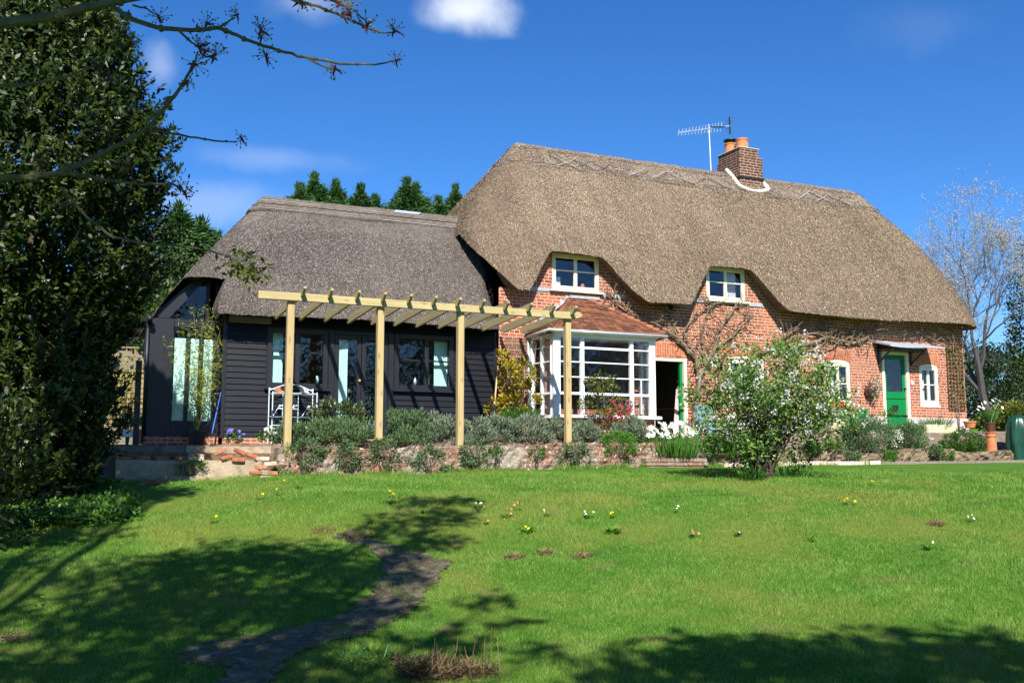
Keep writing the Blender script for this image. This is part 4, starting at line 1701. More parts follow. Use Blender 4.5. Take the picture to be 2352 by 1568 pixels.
for k in range(n):                           # stepped lead flashing up the left slope
    a, c = p0.lerp(p1, k / n), p0.lerp(p1, (k + 1) / n)
    b.add([a, c, (c.x, c.y, c.z + 0.02), (a.x, a.y, c.z + 0.09)], [(0, 1, 2, 3)])
    b.add([a + Vector((0.0, -0.04, 0.02)), c + Vector((0, -0.04, 0.02)), c + Vector((0, 0, 0.03)), a + Vector((0, 0, 0.03))], [(0, 1, 2, 3)])
b.bbox(TX0 - 0.02, TX1 + 0.25, WY - 0.03, WY, TZ + 0.03, TZ + 0.10)
b.build('lead_flashing', LEAD, bay)
b = MB()
gp = [Vector((EX0 + 0.03, WY - 0.06, EZ - 0.07)), Vector((EX0 + 0.05, EYY - 0.03, EZ - 0.03)), Vector((EX1 - 0.04, EYY - 0.03, EZ - 0.03)), Vector((EX1 + 0.06, WY - 0.06, EZ - 0.07))]
b.tube(gp, 0.035, 8)
b.tube([(EX0 + 0.06, WY - 0.06, EZ - 0.08), (EX0 + 0.07, WY - 0.06, 2.2)], 0.03, 8)
b.build('gutter', ALU, bay, smooth=True)
b = MB()
b.box(BX0 - 0.05, BX1 + 0.05, EYY + 0.03, BY + 0.02, zh + 0.022, zh + 0.04)
b.box(BX0, BX1, BY + 0.05, WY + 0.2, zh + 0.0, zh + 0.02)
b.build('soffit_board', WHITE, bay)
b = MB()
for q in range(7):                           # pale net curtain at the left cheek
    y = 19.85 + q * 0.06
    b.quad((LX + 0.22 + 0.03 * (q % 2), y, zs), (LX + 0.22 + 0.03 * ((q + 1) % 2), y + 0.06, zs), (LX + 0.22 + 0.03 * ((q + 1) % 2), y + 0.06, zh - 0.1), (LX + 0.22 + 0.03 * (q % 2), y, zh - 0.1))
b.build('curtain', PINKC, bay)
for k, (x, h) in enumerate(((12.20, 0.17), (12.32, 0.27), (12.46, 0.14))):
    b = MB()
    z = zs + 0.005
    b.lathe(x, BY + 0.16, [(0.028, z), (0.03, z + 0.03), (0.016, z + 0.1 * h / 0.2), (0.035, z + 0.14 * h / 0.2), (0.022, z + 0.17 * h / 0.2), (0.026, z + 0.2 * h / 0.2), (0.008, z + 0.225 * h / 0.2)], 10)
    b.build('figurine', CARVED, bay, smooth=True)

# --- black boarded wing
AY = 20.6
WINA, DOORA, WINB = (4.00, 5.24, 3.13, 4.34), (5.26, 6.66, 2.14, 4.34), (6.68, 8.02, 3.17, 4.36)
AH = [WINA, DOORA, WINB]
b = MB()
z = 2.12
while z < 4.62:
    z2 = min(z + 0.118, 4.64)
    cuts = sorted([(h[0] - 0.02, h[1] + 0.02) for h in AH if h[2] < z2 - 0.02 and h[3] > z + 0.02])
    x = 3.20
    segs = []
    for c0, c1 in cuts:
        if c0 > x:
            segs.append((x, c0))
        x = max(x, c1)
    segs.append((x, 9.05))
    for a, c in segs:
        jit = 0.003 * (random.random() - 0.5)
        b.add([(a, AY - 0.028 + jit, z), (c, AY - 0.028 - jit, z), (c, AY - 0.004, z2 + 0.012), (a, AY - 0.004, z2 + 0.012), (a, AY, z), (c, AY, z)], [(0, 1, 2, 3), (4, 5, 1, 0)])
    # return into the recessed porch
    b.add([(3.20 - 0.028, AY - 0.02, z), (3.20 - 0.028, 21.25, z), (3.196, 21.25, z2 + 0.012), (3.196, AY - 0.02, z2 + 0.012)], [(1, 0, 3, 2)])
    z = z2
boards = b.build('weatherboard_wall', BLACKW, cottage)
b = MB()
strip_wall(b, 3.20, 9.05, AY + 0.002, 2.10, lambda x: 4.66, AH, 0.12)
b.quad((2.0, 24.6, 2.1), (9.0, 24.6, 2.1), (9.0, 24.6, 4.7), (2.0, 24.6, 4.7))
b.quad((1.98, 21.25, 2.1), (1.98, 24.6, 2.1), (1.98, 24.6, 4.6), (1.98, 21.25, 4.6))
b.bbox(3.13, 3.20, AY - 0.035, AY + 0.02, 2.1, 4.62)
b.bbox(8.98, 9.055, AY - 0.035, AY + 0.02, 2.1, 4.7)
b.box(3.2, 9.0, 24.3, 24.35, 2.1, 4.7)
b.build('inner_wall', BLACKP, cottage)
b = MB()
b.quad((2.1, 21.3, 2.12), (9.0, 20.7, 2.12), (9.0, 24.5, 2.12), (2.1, 24.5, 2.12))
b.quad((2.1, 24.28, 2.12), (9.0, 24.28, 2.12), (9.0, 24.28, 4.7), (2.1, 24.28, 4.7))
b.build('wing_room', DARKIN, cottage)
b = MB()
strip_wall(b, 3.17, 9.06, AY - 0.02, 1.75, lambda x: 2.12, [])
strip_wall(b, 1.75, 3.17, 21.1, 1.75, lambda x: 2.14, [])
b.quad((1.75, 21.1, 2.14), (3.17, 21.1, 2.14), (3.17, 21.3, 2.14), (1.75, 21.3, 2.14))
b.build('brick_footing', BRICK, cottage)
b = MB()
b.bbox(3.22, 4.05, AY - 0.09, AY - 0.03, 4.40, 4.53)
b.build('wall_plate', GREYW, cottage)


def blind(x0, x1, z0, z1, y, parent):
    b = MB()
    n = max(2, int((x1 - x0) / 0.05))
    for q in range(n):
        xa, xb = x0 + (x1 - x0) * q / n, x0 + (x1 - x0) * (q + 1) / n
        b.quad((xa, y + 0.006 * (q % 2), z0), (xb, y + 0.006 * ((q + 1) % 2), z0), (xb, y + 0.006 * ((q + 1) % 2), z1), (xa, y + 0.006 * (q % 2), z1))
    return b.build('blind', TEAL, parent)


wa = window(*WINA, AY - 0.03, [4.615], [3.86], 0.10, 0.10, 0.028, BLACKP, cottage, depth=0.08, sill=(0.05, 0.07, 0.05))
blind(4.10, 4.34, 3.23, 4.25, AY + 0.12, wa)
wb = window(*WINB, AY - 0.03, [7.40], [3.80], 0.10, 0.09, 0.028, BLACKP, cottage, depth=0.08, sill=(0.05, 0.07, 0.05))
blind(7.62, 7.93, 3.27, 4.25, AY + 0.12, wb)
x0, x1, z0, z1 = DOORA
b = MB()
b.bbox(x0, x0 + 0.12, AY - 0.03, AY + 0.06, z0, z1)
b.bbox(x1 - 0.12, x1, AY - 0.03, AY + 0.06, z0, z1)
b.bbox(x0 + 0.12, x1 - 0.12, AY - 0.028, AY + 0.06, z1 - 0.06, z1)
b.bbox(x0 + 0.12, x1 - 0.12, AY - 0.05, AY + 0.06, z0, z0 + 0.05)
b.build('door_frame', BLACKP, cottage)
for k, (a, c) in enumerate(((x0 + 0.125, 5.955), (5.965, x1 - 0.125))):
    b = MB()
    b.bbox(a, a + 0.09, AY - 0.012, AY + 0.035, z0 + 0.055, z1 - 0.065)
    b.bbox(c - 0.09, c, AY - 0.012, AY + 0.035, z0 + 0.055, z1 - 0.065)
    b.bbox(a + 0.09, c - 0.09, AY - 0.01, AY + 0.035, z1 - 0.16, z1 - 0.065)
    b.bbox(a + 0.09, c - 0.09, AY - 0.01, AY + 0.035, z0 + 0.055, z0 + 0.25)
    d = b.build('glazed_door', BLACKP, cottage)
    p = MB()
    p.box(a + 0.08, c - 0.08, AY + 0.01, AY + 0.016, z0 + 0.24, z1 - 0.15)
    p.build('pane', GLASS, d)
    if k == 0:
        blind(a + 0.09, a + 0.30, z0 + 0.25, z1 - 0.16, AY + 0.08, d)
        h = MB()
        h.tube([(c - 0.04, AY - 0.01, 3.32), (c - 0.04, AY - 0.05, 3.32)], [0.018, 0.03], 10)
        h.blob((c - 0.04, AY - 0.06, 3.32), (0.028, 0.02, 0.028), 1, 6)
        h.build('handle', plain('brass', (0.75, 0.5, 0.22), 0.3, 0.5, metal=0.7), d)
for k, (x, z, m) in enumerate(((5.05, 3.24, TEAL), (7.18, 3.28, ALU), (7.47, 3.28, TEAL))):
    b = MB()
    b.lathe(x, AY + 0.09, [(0.035, z), (0.036, z + 0.1), (0.02, z + 0.12), (0.016, z + 0.16)], 10)
    b.build('sill_bottle', m, wb if k else wa, smooth=True)
for q in range(4):
    b = MB()
    b.box(5.72, 5.88, 21.2, 21.22, 2.55 + q * 0.19, 2.62 + q * 0.19)
    b.build('chair_slat', PINEV, cottage)

# glazed porch wall under the hip of the wing
GY = 21.25
b = MB()
b.bbox(1.80, 2.26, GY - 0.02, GY + 0.06, 2.14, 4.50)
b.bbox(3.05, 3.20, GY - 0.02, GY + 0.06, 2.14, 5.3)
b.bbox(2.26, 3.05, GY - 0.018, GY + 0.06, 4.33, 4.50)
b.bbox(2.26, 3.05, GY - 0.018, GY + 0.06, 2.14, 2.45)
for x in (2.545, 2.80):
    b.bbox(x - 0.03, x + 0.03, GY - 0.016, GY + 0.06, 2.45, 4.33)
# sloping barge board of the triangular light
b.add([(1.96, GY - 0.03, 4.50), (2.15, GY - 0.03, 4.50), (2.95, GY - 0.03, 5.47), (2.80, GY - 0.03, 5.52), (1.92, GY - 0.03, 4.62),
       (1.96, GY + 0.05, 4.50), (2.15, GY + 0.05, 4.50), (2.95, GY + 0.05, 5.47), (2.80, GY + 0.05, 5.52), (1.92, GY + 0.05, 4.62)],
      [(0, 1, 2, 3, 4), (9, 8, 7, 6, 5), (0, 5, 6, 1), (1, 6, 7, 2), (2, 7, 8, 3), (3, 8, 9, 4), (4, 9, 5, 0)])
b.bbox(2.86, 2.93, GY - 0.02, GY + 0.05, 4.50, 5.35)
b.build('glazed_porch', BLACKP, cottage)
porch = [o for o in bpy.data.objects if o.name == 'glazed_porch'][0]
b = MB()
b.add([(2.14, GY + 0.01, 4.50), (2.90, GY + 0.01, 4.50), (2.90, GY + 0.01, 5.42)], [(0, 1, 2)])
b.quad((2.24, GY + 0.02, 2.43), (3.08, GY + 0.02, 2.43), (3.08, GY + 0.02, 4.35), (2.24, GY + 0.02, 4.35))
b.build('pane', GLASS, porch)
blind(2.29, 2.505, 2.46, 4.12, GY + 0.08, porch)
blind(2.585, 2.76, 2.46, 4.12, GY + 0.08, porch)
blind(2.84, 3.04, 2.46, 4.12, GY + 0.08, porch)
b = MB()
b.tube([(1.76, 21.2, 4.55), (1.76, 21.2, 2.0)], 0.04, 8)
b.tube([(1.78, 21.0, 4.45), (1.62, 24.6, 4.42)], 0.06, 8)
b.build('drainpipe', IRON, cottage, smooth=True)
b = MB()
b.bbox(1.55, 1.66, 20.95, 21.05, 1.7, 3.6)
b.build('corner_post', BLACKP, cottage)

# metal repair patch on the ridge of the wing
b = MB()
f0 = [c for c in WING.cols if c[0] == 'f']
for k in range(86, 104):
    pa, pb = surf(WING, 'f', f0[k][1], AZ1 - 0.02, 0.085), surf(WING, 'f', f0[k + 1][1], AZ1 - 0.02, 0.085)
    qa, qb = surf(WING, 'f', f0[k][1], AZ1 - 0.13, 0.085), surf(WING, 'f', f0[k + 1][1], AZ1 - 0.13, 0.085)
    b.quad(qa, qb, pb, pa)
b.build('metal_patch', ALU, wroof)

# ------------------------------------------------------------------ pergola
perg = thing('pergola', (6.5, 18.05, 1.9), 'new timber pergola of twelve rafters on square posts along the black wing', 'pergola')
PYY = 18.05
for x in (3.90, 5.57, 7.17, 9.49):
    b = MB()
    b.bbox(x - 0.062, x + 0.062, PYY - 0.062, PYY + 0.062, 1.5, 4.52, 0.008)
    b.build('post', PINEV, perg)
b = MB()
b.bbox(3.30, 9.62, PYY - 0.13, PYY - 0.065, 4.49, 4.632, 0.006)
b.add([(9.62, PYY - 0.128, 4.505), (9.75, PYY - 0.128, 4.55), (9.78, PYY - 0.128, 4.60), (9.70, PYY - 0.128, 4.64), (9.62, PYY - 0.128, 4.64),
       (9.62, PYY - 0.067, 4.505), (9.75, PYY - 0.067, 4.55), (9.78, PYY - 0.067, 4.60), (9.70, PYY - 0.067, 4.64), (9.62, PYY - 0.067, 4.64)],
      [(0, 1, 2, 3, 4), (9, 8, 7, 6, 5), (0, 5, 6, 1), (1, 6, 7, 2), (2, 7, 8, 3), (3, 8, 9, 4)])
b.build('beam', PINE, perg)
for k in range(12):
    x = 4.06 + k * 0.497 + random.uniform(-0.012, 0.012)
    b = MB()
    y0, y1 = 17.70, 20.30
    za, zc, dp = 4.580, 4.455, 0.148      # the rafters fall gently towards the wing
    prof = [(y0, za + dp), (y0, za + dp - 0.045), (y0 + 0.13, za), (y1 - 0.10, zc), (y1, zc + 0.06), (y1, zc + dp)]
    vs = [(x - 0.024, y, z) for y, z in prof] + [(x + 0.024, y, z) for y, z in prof]
    n = 6
    b.add(vs, [tuple(range(n)), tuple(range(2 * n - 1, n - 1, -1))] + [(i, i + n, (i + 1) % n + n, (i + 1) % n) for i in range(n)])
    b.build('rafter', PINER, perg)

# ------------------------------------------------------------------ walls, steps and loose bricks at the lawn's edge


def rough_wall(name, x0, x1, y0, y1, ztop, mat, seed, amp=0.03, step=0.06, zbase=None):
    b = MB()
    xs = np.arange(x0, x1 + step, step)
    rows = 9
    V, idx = [], {}
    for i, x in enumerate(xs):
        zt = ztop(x) + 0.035 * mnoise.noise(Vector((x * 1.3, seed, 0))) + 0.022 * (1 if mnoise.noise(Vector((math.floor(x / 0.22) * 3.7, seed, 4))) > 0 else 0)
        zb2 = (zbase(x) if zbase else gz(x, y0)) - 0.12
        prof = [(y0, zb2 + (zt - zb2) * k / rows) for k in range(rows + 1)] + [(y0 + (y1 - y0) * q, zt) for q in (0.25, 0.5, 0.75, 1.0)] + [(y1, zt - 0.5)]
        for k, (y, z) in enumerate(prof):
            d = amp * mnoise.noise(Vector((x * 5, y * 3, z * 7 + seed))) + amp * 0.8 * mnoise.noise(Vector((x * 14, y * 3, z * 16)))
            V.append((x, y - d, z + d * 0.4 * (k >= rows)))
        m = len(prof)
    F = []
    for i in range(len(xs) - 1):
        for k in range(m - 1):
            F.append((i * m + k, (i + 1) * m + k, (i + 1) * m + k + 1, i * m + k + 1))
    F.append(tuple(range(m)))
    F.append(tuple(range((len(xs) - 1) * m + m - 1, (len(xs) - 1) * m - 1, -1)))
    b.add(V, F)
    return b.build(name, mat)


w = rough_wall('retaining_wall', 3.72, 12.5, 17.98, 18.30, lambda x: 1.84 + 0.026 * (x - 3.7), WALLB, 3, amp=0.05)
tag(w, 'low crumbling brick retaining wall flecked with white lichen below the lavender bed', 'garden wall')
w = rough_wall('rockery_wall', 13.4, 22.9, 18.16, 18.75, lambda x: 1.84 + 0.012 * (x - 14) + 0.06 * math.sin(x * 1.7), ROCKM, 8, amp=0.09)
tag(w, 'rough stone rockery wall behind the right end of the lawn', 'garden wall')
b = MB()
for k in range(64):
    x = 13.1 + k * 0.112
    if x > 17.4:
        break
    zz = gz(x, 18.0)
    b.bbox(x, x + 0.104, 17.82, 18.04, zz - 0.05, zz + 0.07 + 0.012 * random.random(), 0.006)
tag(b.build('brick_edging', LOOSEP), 'row of pale edging bricks set on end along the lawn behind the blossoming shrub', 'edging')
b = MB()
for k in range(14):
    x = 17.45 + k * 0.6
    zz = gz(x, 18.0)
    b.bbox(x, x + 0.59, 17.80, 18.06, zz - 0.06, zz + 0.05 + 0.008 * random.random(), 0.006)
tag(b.build('kerb', GREYW), 'flat brown kerb along the far right edge of the lawn', 'kerb')

STEP_SLABS = [((428, 1024), (622, 1046), 18.35, 0.30, 'weathered pale slab forming the upper step by the porch'),
              ((268, 1056), (600, 1094), 18.05, 0.25, 'broad sandy slab standing on edge as the riser of the broken steps'),
              ((285, 1094), (470, 1112), 17.75, 0.32, 'dark thin slab at the foot of the broken steps beside the evergreen'),
              ((480, 1097), (585, 1110), 17.72, 0.30, 'cracked grey slab lying at the foot of the broken steps')]
for (p0, p1, y, dep, lab) in STEP_SLABS:
    a, c = at(p0[0], p0[1], y), at(p1[0], p1[1], y)
    b = MB()
    n = 14
    V = []
    for i in range(n + 1):
        x = a.x + (c.x - a.x) * i / n
        e = 0.02 * mnoise.noise(Vector((x * 4, y, 0)))
        e2 = 0.03 * mnoise.noise(Vector((x * 5, y, 7)))
        V += [(x, y + e2, c.z - 0.05), (x, y + e2, a.z + e), (x, y + dep, a.z + e), (x, y + dep, c.z - 0.05)]
    F = [(i * 4 + k, i * 4 + 4 + k, i * 4 + 4 + (k + 1) % 4, i * 4 + (k + 1) % 4) for i in range(n) for k in range(4)]
    F += [(3, 2, 1, 0), (n * 4, n * 4 + 1, n * 4 + 2, n * 4 + 3)]
    b.add(V, F)
    tag(b.build('stone_slab', STONE), lab, 'slab', 'slabs of the broken steps')
b = MB()
a, c = at(262, 1040, 18.45), at(640, 1100, 18.45)
b.box(a.x, c.x, 18.29, 19.0, 1.1, 1.79)
b.box(a.x, c.x, 18.75, 19.6, 1.1, 1.88)
b.box(1.0, c.x, 19.4, 21.2, 1.1, 1.945)
tag(b.build('step_bank', stone_mat('packed_earth', [(0.3, (0.07, 0.045, 0.03)), (0.6, (0.20, 0.14, 0.09)), (0.8, (0.3, 0.22, 0.14))], 8)), kind='structure')

LOOSE = [(505, 1037, -22, 0), (522, 1050, -14, 0), (552, 1037, 24, 0), (578, 1046, 22, 0), (548, 1056, 0, 0), (452, 1050, 0, 2), (418, 1052, 2, 0), (604, 1053, 3, 1), (622, 1065, -3, 1),
         (600, 1072, -2, 0), (588, 1085, 0, 0), (624, 1086, 2, 0), (607, 1085, 0, 3), (612, 1097, 1, 1), (345, 1110, -14, 4), (306, 1119, 6, 0), (340, 1128, -8, 0), (372, 1052, 2, 0), (330, 1052, -2, 0), (286, 1053, 2, 0)]
LLAB = ['red brick tilted up to the right on top of the broken steps', 'dark red brick leaning under the tilted brick on the steps', 'brown brick sloping down to the right on the step pile', 'red brick sliding down the right of the step pile',
        'buff brick lying flat under the sloping bricks', 'pale pinkish block set in the step beside the trailing weed', 'half buried red brick left of the pale block', 'whitewashed brick at the top right corner of the step pile', 'pinkish limed brick under the whitewashed one',
        'brown brick jutting out halfway down the right pile', 'small orange red brick low in the right pile', 'dark red brick at the lower right end of the pile', 'grey stone block between two bricks low in the pile', 'limed flat brick at the very bottom of the right pile',
        'long orange brick lying loose on the grass before the steps', 'brown brick in the shade at the foot of the steps by the evergreen', 'flat red brick sunk into the turf before the steps', 'shaded red brick in the upper course left of the half buried one',
        'shaded brown brick in the upper course, second from the evergreen', 'shaded dark brick in the upper course nearest the evergreen']
for (px, py, ang, kind), lab in zip(LOOSE, LLAB):
    y = 17.72 if py < 1100 else 17.35
    if py < 1060 and px < 600:
        y = 18.0 if px > 440 else 18.1
    p = at(px, py, y)
    L, H, D = (0.215, 0.068, 0.10)
    if kind == 2:
        L, H = 0.25, 0.12
    if kind == 3:
        L, H = 0.13, 0.09
    if kind == 4:
        L, H = 0.40, 0.085
    b = MB()
    b.bbox(-L / 2, L / 2, 0, D, -H / 2, H / 2, 0.01)
    vs = []
    ca, sa = math.cos(R(-ang)), math.sin(R(-ang))
    yaw = random.uniform(-0.25, 0.25)
    for (x, yy, z) in b.v:
        x, z = x * ca - z * sa, x * sa + z * ca
        x, yy = x * math.cos(yaw) - yy * math.sin(yaw), x * math.sin(yaw) + yy * math.cos(yaw)
        nn = mnoise.noise(Vector((x * 9, yy * 9 + px, z * 9))) * 0.012
        vs.append((p.x + x + nn, p.y + yy, p.z + z + nn))
    b.v = vs
    tag(b.build('loose_brick', LOOSEP if kind in (1, 2) else (STONE if kind == 3 else LOOSEB)), lab, 'brick', 'loose bricks on the broken steps')

# ------------------------------------------------------------------ plants


def stemset(name, base, tips, r0, r1, mat, parent, wob=0.06, n=5):
    b = MB()
    for t in tips:
        a, c = Vector(base), Vector(t)
        pts, rr = [], []
        for k in range(6):
            q = k / 5
            p = a.lerp(c, q)
            p += Vector((random.uniform(-wob, wob), random.uniform(-wob, wob), 0)) * (q * (1.2 - q)) * 2
            pts.append(p)
            rr.append(r0 * (1 - q) + r1 * q)
        b.tube(pts, rr, n)
    return b.build(name, mat, parent)


def bush(name, label, cat, c, rad, n, L, W, mat, group=None, clumps=26, spread=0.34, shell=0.5, up=0.3, stems=7, bark=BARK, floor=True, lo=-0.4):
    g = gz(c[0], c[1])
    t = thing(name, (c[0], c[1], g), label, cat, group)
    crown('foliage', c, rad, n, L, W, mat, t, clumps, spread, lo, shell, up, floor=(g - 0.02) if floor else None)
    if stems:
        tips = [(c[0] + rad[0] * 0.6 * random.uniform(-1, 1), c[1] + rad[1] * 0.6 * random.uniform(-1, 1), c[2] + rad[2] * 0.5 * random.random()) for _ in range(stems)]
        stemset('stem', (c[0], c[1], g - 0.03), tips, 0.014 + 0.012 * rad[0], 0.004, bark, t)
    return t


def strap_clump(name, label, cat, c, r, h, n, mat, group=None, w=0.014, parent_extra=None, lean=0.5):
    t = thing(name, (c[0], c[1], c[2]), label, cat, group)
    a = rng.random(n) * 2 * math.pi
    rr = r * np.sqrt(rng.random(n))
    P = np.stack([c[0] + rr * np.cos(a) * 0.6, c[1] + rr * np.sin(a) * 0.6, np.full(n, c[2])], 1)
    D = np.stack([np.cos(a) * rr / r * lean, np.sin(a) * rr / r * lean, np.ones(n)], 1) + rng.normal(size=(n, 3)) * 0.12
    leaves('foliage', P, D, rdirs(n), h * (0.7 + 0.5 * rng.random(n)), w, mat, t)
    return t


def flower_heads(parent, pts, r, mat, petals=6, name='flower', centre=None, face=(0, -0.8, 0.5)):
    for p in pts:
        n = petals
        f = unit(np.array([face]) + rng.normal(size=(1, 3)) * 0.4)[0]
        a = np.cross(f, [0, 0, 1.0])
        a /= np.linalg.norm(a) + 1e-9
        bb = np.cross(f, a)
        th = np.arange(n) * 2 * math.pi / n + rng.random()
        D = np.cos(th)[:, None] * a + np.sin(th)[:, None] * bb + f * 0.18
        o = leaves(name, np.repeat(np.array([p]), n, 0), D, np.repeat(f[None], n, 0), r, r * 0.85, mat, parent)
        if centre is not None:
            b = MB()
            b.blob(tuple(np.array(p) + f * r * 0.15), (r * 0.28, r * 0.28, r * 0.28), 1, 4, 0.05)
            b.build('flower_centre', centre, o)


YCEN = plain('yellow_centre', (0.8, 0.45, 0.02), 0.6, 0.2)


# --- big glossy evergreen on the left
def evergreen():
    ax_, ay_ = -0.25, 15.6
    g = gz(ax_, ay_)
    t = thing('evergreen_tree', (ax_, ay_, g), 'tall dense dark evergreen with glossy leaves at the left of the lawn', 'tree')
    zz = [1.1, 1.4, 2.0, 2.6, 3.2, 3.7, 4.1, 4.6, 5.1, 5.5, 6.1, 6.5, 7.1, 7.7, 8.1, 8.5]
    rr = [0.75, 0.95, 1.1, 1.1, 1.12, 1.3, 1.48, 1.68, 1.82, 1.92, 1.64, 1.48, 1.25, 0.9, 0.45, 0.1]
    n = 6200
    z = np.interp(rng.random(n), np.linspace(0, 1, len(zz)), zz)
    th = rng.random(n) * 2 * math.pi
    Rz = np.interp(z, zz, rr)
    lump = np.array([mnoise.noise(Vector((math.cos(a) * 1.6, math.sin(a) * 1.6, q * 1.1))) for a, q in zip(th, z)])
    lump2 = np.array([mnoise.noise(Vector((math.cos(a) * 4, math.sin(a) * 4, q * 3.2))) for a, q in zip(th, z)])
    r = Rz * (0.95 + 0.24 * lump + 0.17 * lump2) * (1 - 0.6 * rng.random(n) ** 1.8)
    ox = np.stack([np.cos(th), np.sin(th)], 1)
    base = np.stack([ax_ + r * ox[:, 0], ay_ + r * ox[:, 1], z], 1)
    sd = unit(np.stack([ox[:, 0] * 0.55, ox[:, 1] * 0.55, np.full(n, 0.85)], 1) + rng.normal(size=(n, 3)) * 0.28)
    m = 24
    ln = 0.28 + 0.22 * rng.random(n)
    k = np.tile(np.arange(m) / m, n)
    B = np.repeat(base, m, 0)
    S = np.repeat(sd, m, 0)
    P = B + S * (k * np.repeat(ln, m))[:, None] + rng.normal(size=(n * m, 3)) * 0.012
    D = unit(S * 0.7 + rdirs(n * m) * 0.85)
    Nn = unit(np.repeat(np.stack([ox[:, 0], ox[:, 1], np.full(n, 0.7)], 1), m, 0) + rdirs(n * m) * 0.7)
    s = 0.7 + 0.6 * rng.random(n * m)
    tint = np.clip(rng.random(n * m) * 0.7 + 0.3 * np.repeat(rng.random(n), m) + 0.1 * k - 0.05, 0, 1)
    leaves('foliage', P, D, Nn, 0.098 * s, 0.042 * s, L_EVER, t, tint)
    b = MB()
    b.tube([(ax_, ay_, g - 0.2), (ax_ + 0.05, ay_, 2.5), (ax_, ay_ + 0.05, 5), (ax_, ay_, 8.2)], [0.2, 0.16, 0.1, 0.03], 8)
    for k in range(26):
        a = random.random() * 6.28
        z0 = 1.6 + 0.25 * k
        q = float(np.interp(z0, zz, rr)) * 0.75
        b.tube([(ax_, ay_, z0), (ax_ + q * 0.5 * math.cos(a), ay_ + q * 0.5 * math.sin(a), z0 + 0.15), (ax_ + q * math.cos(a), ay_ + q * math.sin(a), z0 + 0.5)], [0.05, 0.035, 0.012], 5)
    b.build('trunk', BARK, t)


evergreen()
p = atd = None


def depth_at(px, py, v):
    return Vector((0, 0, EYE)) + ray(px, py) * v


q = depth_at(70, 1040, 11.8)
t = bush('laurel_bush', 'small laurel with larger pale lit leaves in front of the tall evergreen', 'shrub', (q.x - 0.45, q.y, 1.35), (0.75, 0.5, 0.85), 2400, 0.10, 0.042, L_EVER, spread=0.4, shell=0.6, stems=6)

# ground cover below the evergreen
pts = []
poly = np.array([(-40, 1135), (60, 1120), (200, 1095), (265, 1090), (305, 1130), (320, 1175), (220, 1190), (90, 1190), (-40, 1205)], float)
gp = []
while len(gp) < 900:
    px, py = rng.uniform(-40, 320), rng.uniform(1088, 1206)
    if inside(poly, np.array([px]), np.array([py]))[0]:
        h = ground_hit(px, py + 22)
        gp.append((h.x, h.y, h.z))
gp = np.array(gp)
m = 11
P = np.repeat(gp, m, 0)
n = len(P)
P += np.stack([rng.normal(size=n) * 0.05, rng.normal(size=n) * 0.05, rng.random(n) * 0.14], 1)
D = unit(rdirs(n, 0.5))
o = leaves('ground_cover', P, D, unit(rdirs(n) * 0.6 + np.array([0, -0.3, 1])), 0.06 * (0.6 + rng.random(n)), 0.036, L_GROUND)
tag(o, 'bright low leafy weeds spreading below the evergreen', 'ground cover', kind='stuff')


def rosette(name, label, cat, px, py, r, n, mat, group=None, up=0.6, w=0.3, world=None):
    h = world or ground_hit(px, py)
    t = thing(name, (h.x, h.y, h.z), label, cat, group)
    a = rng.random(n) * 6.283
    D = np.stack([np.cos(a), np.sin(a), up * (0.4 + rng.random(n))], 1)
    P = np.repeat(np.array([[h.x, h.y, h.z]]), n, 0) + rng.normal(size=(n, 3)) * 0.01
    Nn = np.stack([-np.cos(a) * 0.4, -np.sin(a) * 0.4, np.ones(n)], 1)
    s = r * (0.6 + 0.5 * rng.random(n))
    leaves('leaf_rosette', P, D, Nn, s, s * w, mat, t)
    return t, h


rosette('foxglove_plant', 'large leaved bright green plant by the foot of the broken steps', 'plant', 236, 1128, 0.34, 30, L_BRIGHT, w=0.36, up=0.9)
rosette('foxglove_plant', 'broad leaved plant at the lawn edge right of the ground cover', 'plant', 262, 1182, 0.26, 20, L_BRIGHT, w=0.36, up=0.5)
rosette('foxglove_plant', 'broad leaved weed in the shade near the left frame edge', 'plant', 90, 1172, 0.24, 18, L_GROUND, w=0.36, up=0.6)
a = at(440, 1072, 17.98)
t = bush('trailing_weed', 'trailing yellow green weed hanging over the sandy step slab', 'weed', (a.x, a.y, a.z), (0.24, 0.10, 0.20), 420, 0.04, 0.024, L_GROUND, stems=4, floor=False)

# --- lavender, rosemary and mounds on the wall
LAV = [(660, 1002, 34, 24, L_GREYG, 'low green tuft at the foot of the leftmost pergola post'), (745, 1012, 42, 28, L_GREYG, 'green rosemary mound below the dark red tinged shrub'), (815, 1015, 48, 34, L_GREYG, 'rosemary bush left of the second pergola post, spilling over the wall'),
       (945, 1000, 62, 42, L_GREYG, 'tallest grey green rosemary between the second and third pergola posts'), (1010, 1008, 50, 34, L_GREY, 'silvery lavender just left of the third pergola post'), (1085, 1004, 50, 32, L_GREY, 'silvery lavender just right of the third pergola post'),
       (1150, 1003, 44, 30, L_GREY, 'lavender below the wooden bed edge and golden shrub'), (1215, 1000, 50, 34, L_GREY, 'lavender below the left corner of the bay window'), (1285, 1002, 52, 32, L_GREY, 'lavender at the foot of the rightmost pergola post'),
       (1345, 1010, 34, 22, L_GREY, 'small lavender below the olive sapling'), (1450, 1002, 52, 26, L_GREY, 'lavender behind the bright green mound')]
for px, py, rx, rz, mt, lab in LAV:
    a = at(px, py, 18.42)
    k = 1 / 121.0
    cz = max(a.z, gz(a.x, 18.42) + 0.1)
    t = bush('lavender_bush', lab, 'lavender', (a.x, 18.42, cz), (rx * k * 1.15, 0.36, rz * k * 1.35), int(rx * 95), 0.072, 0.015, mt, 'lavenders and rosemary along the wall', clumps=30, spread=0.3, shell=0.35, up=1.1, stems=8)
